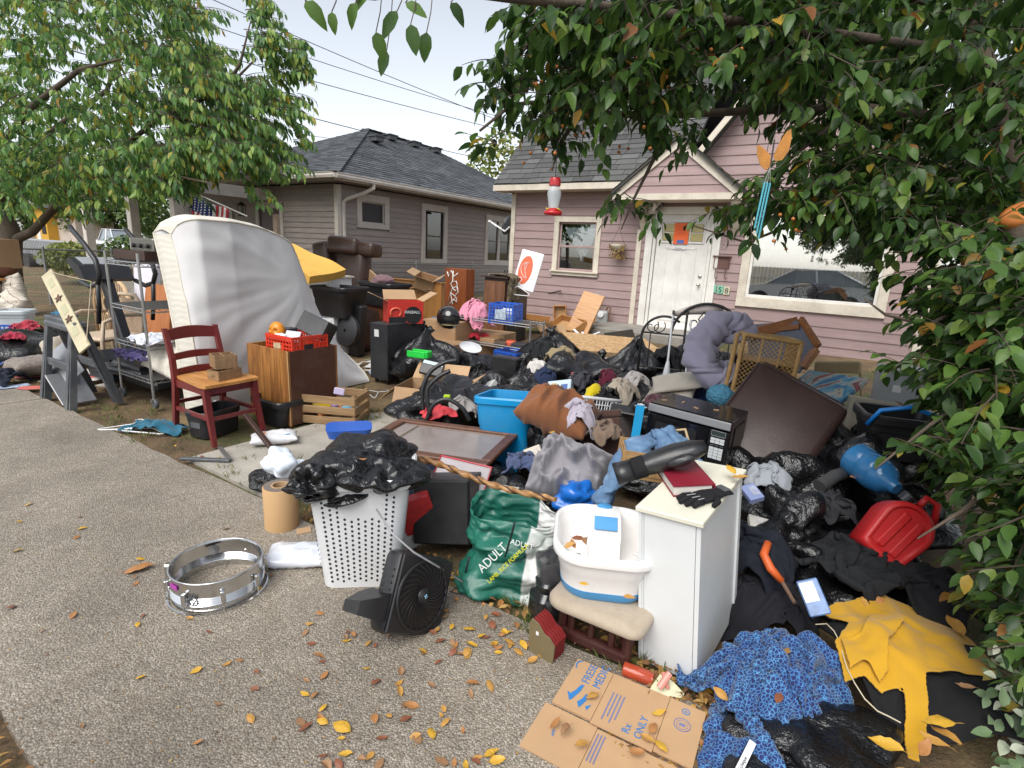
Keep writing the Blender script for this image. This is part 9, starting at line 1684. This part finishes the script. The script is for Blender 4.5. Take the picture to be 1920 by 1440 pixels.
# -- yellow and black jacket
def jacket():
    base=G(1720,1330,.0); T=thing('yellow_jacket','yellow and black hooded jacket flung over the dark bags','jacket',base,.0); col=on_floor(.0,[(-.02,.08,-.04,.46,.42,.25)])
    BKJ=fab('black_sweat',(.010,.010,.011)); YLJ=fab('mustard_fleece',(.50,.27,.015),var=.08,dirt=.08,dcol=(.3,.16,.03))
    me=cloth_mesh('body',BKJ,(.62,.56),56,50,.86,col,11,th=.010,h0=.28,iters=90,sm=1); link('body',me,T)
    def patch(nm,poly,m,lift=.014):
        """panel of cloth in plan (metres from the jacket's middle), laid over the body"""
        bm=bmesh.new(); xs=[q[0] for q in poly]; ys=[q[1] for q in poly]; st=.007
        def ins(x,y):
            r_=False; j=len(poly)-1
            for i in range(len(poly)):
                if (poly[i][1]>y)!=(poly[j][1]>y) and x<(poly[j][0]-poly[i][0])*(y-poly[i][1])/(poly[j][1]-poly[i][1])+poly[i][0]:r_=not r_
                j=i
            return r_
        vs={}; mv=np.array([q.co[:] for q in me.vertices])
        def vert(i,j):
            if (i,j) not in vs:
                x,y=i*st,j*st; dd=(mv[:,0]-x)**2+(mv[:,1]-y)**2; k=np.argsort(dd)[:8]; z=mv[k,2].max()*.6+mv[k,2].mean()*.4; vs[(i,j)]=bm.verts.new((x,y,z+lift+.010*noise.noise(Vector((x*9,y*9,lift*80)))))
            return vs[(i,j)]
        for i in range(int(min(xs)/st)-1,int(max(xs)/st)+2):
            for j in range(int(min(ys)/st)-1,int(max(ys)/st)+2):
                if ins((i+.5)*st,(j+.5)*st):bm.faces.new((vert(i,j),vert(i+1,j),vert(i+1,j+1),vert(i,j+1)))
        [bmesh.ops.smooth_vert(bm,verts=bm.verts[:],factor=.5,use_axis_x=True,use_axis_y=True,use_axis_z=True) for _ in range(7)]; bmesh.ops.solidify(bm,geom=bm.faces[:],thickness=-.006)
        m2=bpy.data.meshes.new(nm); bm.to_mesh(m2); bm.free(); m2.materials.append(m); m2.polygons.foreach_set('use_smooth',[True]*len(m2.polygons)); return link(nm,m2,T)
    U=lambda x,y:(lambda q:(q.x-base.x,q.y-base.y))(G(x,y,.19))
    patch('yoke',[U(*q) for q in ((1530,1142),(1660,1122),(1775,1155),(1872,1243),(1852,1278),(1735,1276),(1750,1330),(1740,1385),(1712,1375),(1692,1290),(1655,1292),(1622,1266),(1585,1276),(1560,1212),(1588,1180))],YLJ); patch('collar',[U(*q) for q in ((1625,1165),(1680,1180),(1690,1200),(1660,1230),(1665,1270),(1650,1285),(1620,1250),(1590,1265),(1570,1210),(1610,1205))],YLJ,.03)
    lb=MB().box((0,0,0),(.04,.03,.003)).out('brand_patch',BKJ,T,loc=Vector((*U(1817,1238),.235)),rot=(R(20),0,-.2)); MB().box((0,0,.002),(.010,.012,.002),bev=.002).out('patch_emblem',WHTP,lb)
    MB().tube([Vector((*U(x,y),z)) for x,y,z in ((1528,1175,.20),(1548,1178,.21),(1562,1192,.21),(1572,1212,.21),(1578,1235,.21),(1586,1262,.21),(1600,1290,.21),(1620,1315,.20),(1645,1333,.19),(1668,1344,.19),(1690,1350,.18))],.0022,5).out('cord',mat('cream_cord',(.55,.48,.34),.8),T)
jacket()
me=cloth_mesh('cloth',SCL,(.3,.22),30,24,.62,on_floor(0,[(0,0,0,.1,.08,.07)]),15,th=.006); cloth_at('patterned_scarf','piece of blue scale cloth showing behind the yellow jacket','cloth',me,G(1755,1150,.12),.2)
# -- odds and ends that fill the heap
def clutter():
    rr=random.Random(31)
    for i,(col,cn,x,y,z,where) in enumerate((((.3,.28,.27),'pale grey',870,770,.28,'beside the bag of hoses'),((.10,.12,.2),'slate blue',905,745,.26,'behind the blue tote'),((.4,.33,.25),'sand',1000,762,.34,'below the pink card box'),((.25,.04,.05),'wine red',890,690,.2,'under the wire shelf'),((.05,.05,.06),'charcoal',1090,720,.42,'by the printed box'),((.46,.42,.4),'off-white',1190,722,.5,'before the iron headboard'),((.06,.08,.16),'dark blue',985,880,.25,'between tote and grey cushion'),((.2,.14,.1),'brown',1130,820,.42,'above the brown cube'),((.05,.05,.055),'black',905,850,.16,'under the picture frame corner'),((.28,.3,.33),'dove grey',1440,905,.36,'below the brown leather cushion'),((.12,.05,.06),'plum',1230,770,.5,'left of the microwave'),((.03,.03,.035),'jet black',1560,960,.32,'beside the blue jug'))):
        me=cloth_mesh('cloth',fab('rag_'+cn,col),(.42,.34),30,26,.52,on_floor(-.04,[(0,0,0,.12,.1,.07)]),200+i,th=.005); cloth_at('crumpled_rag',f'{cn} crumpled garment {where}','clothes',me,G(x,y,z),i)
    for i,(s,col,cn,x,y,z,where) in enumerate((((.14,.10,.05),(.5,.52,.5),'white',918,725,.3,'on the low bags'),((.16,.12,.04),(.36,.22,.11),'brown card',925,795,.22,'behind the blue tote'),((.10,.07,.06),(.05,.3,.35),'teal',865,735,.22,'near the small knotted bag'),((.12,.09,.03),(.45,.1,.1),'red',1085,705,.42,'on the broad bag'),((.15,.1,.05),(.1,.1,.12),'dark grey',1105,790,.4,'beside the white basket'),((.11,.08,.04),(.55,.5,.42),'cream',1000,850,.3,'by the blue tote rim'),((.12,.1,.05),(.16,.2,.3),'navy',850,905,.2,'under the walking stick'),((.13,.09,.03),(.5,.48,.45),'pale',1430,985,.3,'among bags by the cabinet'),((.10,.07,.03),(.2,.25,.45),'blue',1410,925,.45,'behind the cabinet top'))):
        T=thing('small_carton',f'small {cn} carton {where}','box',G(x,y,z),rot=(rr.uniform(-.5,.5),rr.uniform(-.5,.5),rr.uniform(0,3))); m=mat('carton_'+cn,col,.5,var=.2,vs=12,dirt=.2); MB().box((0,0,0),s,bev=.003).out('carton',m,T); MB().box((0,-.01,s[2]/2+.001),(s[0]*.6,s[1]*.5,.001)).out('printed_panel',mat('print_'+cn,tuple(min(.7,q*.5+.2) for q in col),.5,var=.4,vs=40),T)
clutter()
# ================================================================ small things: fallen leaves, grass, hanging ornaments
def fallen():
    rr=random.Random(77); kinds={'yellow':(.54,.31,.03),'golden':(.44,.23,.05),'orange':(.36,.16,.05),'russet':(.22,.075,.035),'brown':(.28,.15,.07)}
    meshes={}
    for k,c in kinds.items():
        m,t,b=nt(k+'_leaf'); v=coords(t,kind='Generated'); n_=tnoise(t,v,5,4); c_=mixc(t,n_,mul(c,.6),mul(c,1.35)); sp_=ramp(t,tnoise(t,v,14,3),[(.62,(0,0,0)),(.72,(.7,.7,.7))]); c_=mixc(t,sp_,c_,(.12,.05,.02)); t.links.new(c_,b.inputs['Base Color']); b.inputs['Roughness'].default_value=.55
        meshes[k]=[]
        for q in range(4):
            rs=random.Random(len(k)*13+q); n=7; curl=rs.uniform(-1.2,1.6); fold=rs.uniform(-.3,.9); P=[]; wd=rs.uniform(.4,.62)
            for i in range(n+1):
                t_=i/n; w_=wd*.5*math.sin(math.pi*min(1,max(.02,t_))**.85)**.85*(1+rs.uniform(-.08,.08)); z=.10*math.sin(t_*math.pi)*curl+.02; P.append([(t_-.5+.03*s,s*w_,z+abs(s)*w_*fold+.03*rs.uniform(-1,1)*abs(s)) for s in (-1,-.5,0,.5,1)])
            mb=MB().grid(P); mb.tube([(-.5,0,.02),(-.62,.02,.05),(-.76,.03+rs.uniform(-.1,.1),.02)],[.012,.01,.007],4); me=mb.mesh('fallen_leaf',m,True); meshes[k].append(me)
    cnt=[0]
    def put(p,k,s,where,tilt=.25):
        me=rr.choice(meshes[k]); o=link('fallen_leaf',me,None,p,(rr.uniform(-tilt,tilt),rr.uniform(-tilt,tilt),rr.uniform(0,6.28))); o.scale=(s,s,s); cnt[0]+=1
        tag(o,f'{k} fallen leaf lying {where}','leaf',f'{k} leaves {where}')
    def pick():return rr.choices(list(kinds),(5,5,4,3,3))[0]
    def onwalk(p):n=p.x*N.x+p.y*N.y; return .36<n<1.68
    zs=lambda p:.022 if onwalk(p) else .012
    for (x0,x1,y0,y1,n,where,smin,smax) in ((0,330,860,1440,16,'on the open sidewalk',.03,.055),(330,640,850,1440,24,'on the open sidewalk',.03,.055),(560,980,1180,1440,62,'between the fan and the flattened carton',.035,.065),(820,1020,1070,1240,56,'by the green sack and the chair',.035,.065),(640,760,1130,1300,8,'beside the fallen fan',.03,.05),(1180,1340,1260,1330,10,'at the foot of the white cabinet',.04,.065),(1300,1420,1340,1440,18,'between the carton and the patterned cloth',.045,.065),(300,480,770,860,8,'by the red chair',.03,.05),(640,740,660,800,10,'on the bare yard',.03,.05)):
        for _ in range(n):
            x,y=rr.uniform(x0,x1),rr.uniform(y0,y1); p=G(x,y,.02); p.z=zs(p); put(p,pick(),rr.uniform(smin,smax)*.8,where,.3)
    put(G(262,1068,.02)+Vector((0,0,.006)),'orange',.115,'large and flat beside the drum'); put(G(640,1365,.02)+Vector((0,0,.004)),'yellow',.07,'alone at the front of the sidewalk')
    # on the carton
    for x,y,k in ((1110,1305,'golden'),(1235,1335,'yellow'),(1225,1365,'orange'),(1215,1385,'golden'),(1090,1395,'golden'),(1195,1410,'orange'),(1060,1370,'brown'),(1240,1400,'yellow'),(1040,1355,'orange')):put(G(x,y,.045),k,.05,'on the flattened carton',.2)
    def onto(lst,where,tilt=.3):
        for x,y,z,k,s in lst:put(G(x,y,z),k,s,where,tilt)
    onto([(1470,1222,.24,'golden',.07),(1350,1300,.12,'golden',.055),(1460,1310,.2,'russet',.05),(1390,1345,.1,'yellow',.05)],'on the blue patterned cloth'); onto([(1660,1395,.24,'yellow',.08),(1760,1355,.24,'yellow',.085),(1775,1380,.23,'golden',.08),(1735,1400,.23,'orange',.07),(1810,1285,.24,'brown',.05),(1750,1385,.24,'golden',.07)],'on the yellow and black jacket'); onto([(1790,1172,.22,'golden',.10),(1620,1128,.3,'golden',.05),(1650,1126,.3,'orange',.05)],'behind the yellow jacket'); onto([(1385,895,.72,'golden',.065),(1370,880,.735,'yellow',.06),(1345,925,.70,'brown',.045)],'on the white cabinet'); onto([(1095,1095,.37,'yellow',.035),(1180,1120,.36,'golden',.045)],'on the beige seat pad',.15); onto([(1085,1010,.47,'russet',.05),(1075,1020,.46,'orange',.05),(1100,1015,.47,'brown',.05),(1068,1022,.46,'golden',.045)],'inside the foot bath',.6)
    onto([(1075,880,.42,'golden',.05),(1095,855,.46,'golden',.045),(1015,880,.36,'yellow',.05),(1035,810,.55,'yellow',.05)],'on the cushions of the heap'); onto([(680,860,.66,'orange',.04)],'on the bag in the hamper'); onto([(1300,845,.72,'brown',.045)],'on the draped jeans')
    onto([(1640,850,.55,'orange',.08),(1605,895,.48,'brown',.06),(1690,760,.7,'orange',.07),(1700,720,.75,'orange',.06)],'caught in the hedge twigs',1.2)
fallen()
def litter():
    """the brown leaf crumbs at the edge of the sidewalk that nobody could count"""
    rr=random.Random(12); L=[]
    def add(p,s):a=rr.uniform(0,6.28); L.append((p,Vector((math.cos(a),math.sin(a),rr.uniform(-.1,.2))),Vector((rr.uniform(-.4,.4),rr.uniform(-.4,.4),1)),s))
    for _ in range(700):
        w_=rr.uniform(-2.8,2.2); n_=1.72+abs(rr.gauss(0,.10)); add(W*w_+N*n_+Vector((0,0,.012+rr.random()*.02)),rr.uniform(.015,.05))
    for _ in range(500):add(G(rr.uniform(1150,1420),rr.uniform(1240,1440),.01)+Vector((0,0,rr.random()*.015)),rr.uniform(.015,.05))
    for _ in range(700):w_=rr.uniform(-4,2); add(W*w_+N*rr.uniform(.1,.33)+Vector((0,0,.004+rr.random()*.02)),rr.uniform(.02,.05))
    for _ in range(900):p=G(rr.uniform(0,1400),rr.uniform(840,1440),.018); p.z=.018; add(p,rr.uniform(.004,.012))
    m=m_leaf('leaf_litter',[(0,(.10,.05,.025)),(.4,(.22,.11,.04)),(.75,(.36,.2,.05)),(1,(.42,.28,.1))],.1,.8)
    o=leaf_cloud('leaf_litter',m,*rowsof(L),leaf_tpl(.5,.2,.3,2)); tag(o,'brown leaf crumbs strewn along the sidewalk edge','leaf litter',kind='stuff')
    G_=[]
    def tuft(p,n,h):
        for _ in range(n):
            a=rr.uniform(0,6.28); r_=rr.uniform(0,.05); G_.append((p+Vector((math.cos(a)*r_,math.sin(a)*r_,0)),Vector((math.cos(a)*.5,math.sin(a)*.5,1)),Vector((math.cos(a+1.5),math.sin(a+1.5),.1)),h*rr.uniform(.5,1.2)))
    for x0,x1,y0,y1,n in ((900,1010,1120,1210,26),(1040,1220,1230,1290,26),(210,380,770,850,22),(640,740,770,800,10),(1330,1420,1380,1440,10),(840,900,530,580,30),(1180,1270,1262,1290,8),(990,1010,640,670,10),(1090,1110,665,690,8)):
        for _ in range(n):
            p=GY(rr.uniform(x0,x1),rr.uniform(y0,y1))
            if p.x*N.x+p.y*N.y>1.70:tuft(p,26,rr.uniform(.03,.07))
    for _ in range(260):w_=rr.uniform(-9,6); tuft(W*w_+N*(1.73+rr.random()**2*.5),14,rr.uniform(.02,.05))
    for _ in range(300):p=W*rr.uniform(-9,4)+N*rr.uniform(2,9); p.z=gz(p)-.02; tuft(p,20,rr.uniform(.03,.08))
    m=m_leaf('grass_blade',[(0,(.05,.075,.02)),(.5,(.09,.14,.03)),(.85,(.22,.21,.07)),(1,(.34,.27,.12))],.25); tag(leaf_cloud('grass',m,*rowsof(G_),leaf_tpl(.10,.1,.35,1)),'thin grass tufts along the sidewalk and in the yard','grass',kind='stuff')
litter()
def variegated():
    rr=random.Random(6); T=thing('variegated_plant','white-edged green ground plant at the hedge foot','plant',G(1915,1330,0)); L,E_=[],[]; b0=T.location.copy()
    for _ in range(190):
        x,y=rr.uniform(1835,1990),rr.uniform(1180,1470)
        if x<1850+abs(y-1300)*.1:continue
        p=D(x,y,rr.uniform(1.55,1.85)); d=Vector((rr.uniform(-1,.4),rr.uniform(-1,.3),rr.uniform(-.4,.7))); L.append((p-b0,d,Vector((rr.uniform(-.4,.4),-.6,1)),rr.uniform(.035,.06)))
    leaf_cloud('leaves',m_leaf('variegated_leaf',[(0,(.12,.2,.08)),(.5,(.26,.36,.2)),(1,(.6,.62,.5))],.3),*rowsof(L),leaf_tpl(.55,.15,.2,4),T)
    mb=MB();
    for _ in range(14):q=D(rr.uniform(1860,1980),rr.uniform(1200,1450),1.75)-b0; mb.tube([(rr.uniform(-.1,.1),rr.uniform(-.1,.1),0),q*.5+Vector((0,0,.05)),q],.003,4)
    mb.out('stems',TWIGM,T)['kind']='stuff'
variegated()
def ornaments():
    # hummingbird feeder
    top=D(1041,338,2.38); T=thing('hummingbird_feeder','red and clear glass hummingbird feeder hanging from the branch','feeder',top); RD=mat('feeder_red',(.50,.012,.015),.25,coat=.3); GLS=mat('feeder_glass',(.75,.80,.82),.05,alpha=.45)
    MB().tube([(0,0,.17),(0,0,.01)],.0018,5).out('wire',BLACKM,T); MB().lathe([(0,.012),(.022,.010),(.026,.0),(.026,-.022),(.021,-.026),(0,-.026)],20).out('cap',RD,T,40); MB().lathe([(.020,-.026),(.030,-.045),(.032,-.06),(.027,-.085),(.024,-.10),(.022,-.122)],22).out('bottle',GLS,T,True); MB().lathe([(.020,-.118),(.034,-.128),(.042,-.134),(.043,-.142),(.036,-.150),(0,-.152)],24).out('base',RD,T,True)
    for k in range(4):a=k*1.57+.6; MB().lathe([(0,.006),(.007,.004),(.009,0)],8,mtx=Matrix.Translation((.036*math.cos(a),.036*math.sin(a),-.126))@ Matrix.Rotation(.5,4,'Y')).out('flower_port',mat('feeder_yellow',(.62,.45,.02),.4),T)
    # butterfly wind chime
    top=D(1452,262,2.12); T=thing('wind_chime','orange butterfly wind chime with thin blue tubes in the tree','wind chime',top,R(-10)); OW=mat('butterfly_glass',(.42,.17,.02),.25,var=.35,vs=25)
    def wing(pts,nm):MB().prism(pts,.003,Matrix.Rotation(R(90),4,'X')).out(nm,OW,T)
    wing([(.005,-.06),(.02,-.01),(.04,.03),(.055,.04),(.062,.01),(.06,-.04),(.04,-.075),(.015,-.08)],'wing'); wing([(-.005,-.06),(-.02,-.045),(-.045,-.025),(-.062,-.02),(-.058,-.055),(-.04,-.095),(-.015,-.115),(-.002,-.10)],'wing')
    MB().tube([(.04*math.cos(a)+.02,.002,-.03+.075*math.sin(a)) for a in np.linspace(0,6.283,30,endpoint=False)],.0014,5,closed=True).out('ring',BLACKM,T); MB().tube([(0,-.002,.0),(0,-.002,-.10)],.003,6).tube([(0,0,.13),(0,0,-.02)],.0008,4).out('body',BLACKM,T)
    for k in range(3):x=-.012+k*.013; MB().tube([(x,.01*k,-.16),(x-.012,.01*k,-.34-.02*k)],.0042,8).out('chime_tube',mat('chime_blue',(.10,.38,.46),.25,.6),T); MB().tube([(0,0,-.10),(x,.01*k,-.16)],.0006,3).out('string',WHTP,T)
    # crab apples in the tree
    rr=random.Random(3); AP=mat('crab_apple',(.42,.14,.03),.3,var=.3); v,f,_=ico(2); me=np_mesh('crab_apple',v*.008,f,AP)
    for k in range(70):
        x,y=rr.choice(((1050,150),(1060,240),(1100,140),(1180,240),(1250,150),(1300,120),(1200,90),(1340,100),(1040,280),(1500,420)))
        o=link('crab_apple',me,None,D(x+rr.gauss(0,26),y+rr.gauss(0,26),rr.uniform(2.2,2.7))); tag(o,'tiny orange crab apple hanging among the dark leaves','fruit','crab apples in the overhanging tree')
ornaments()
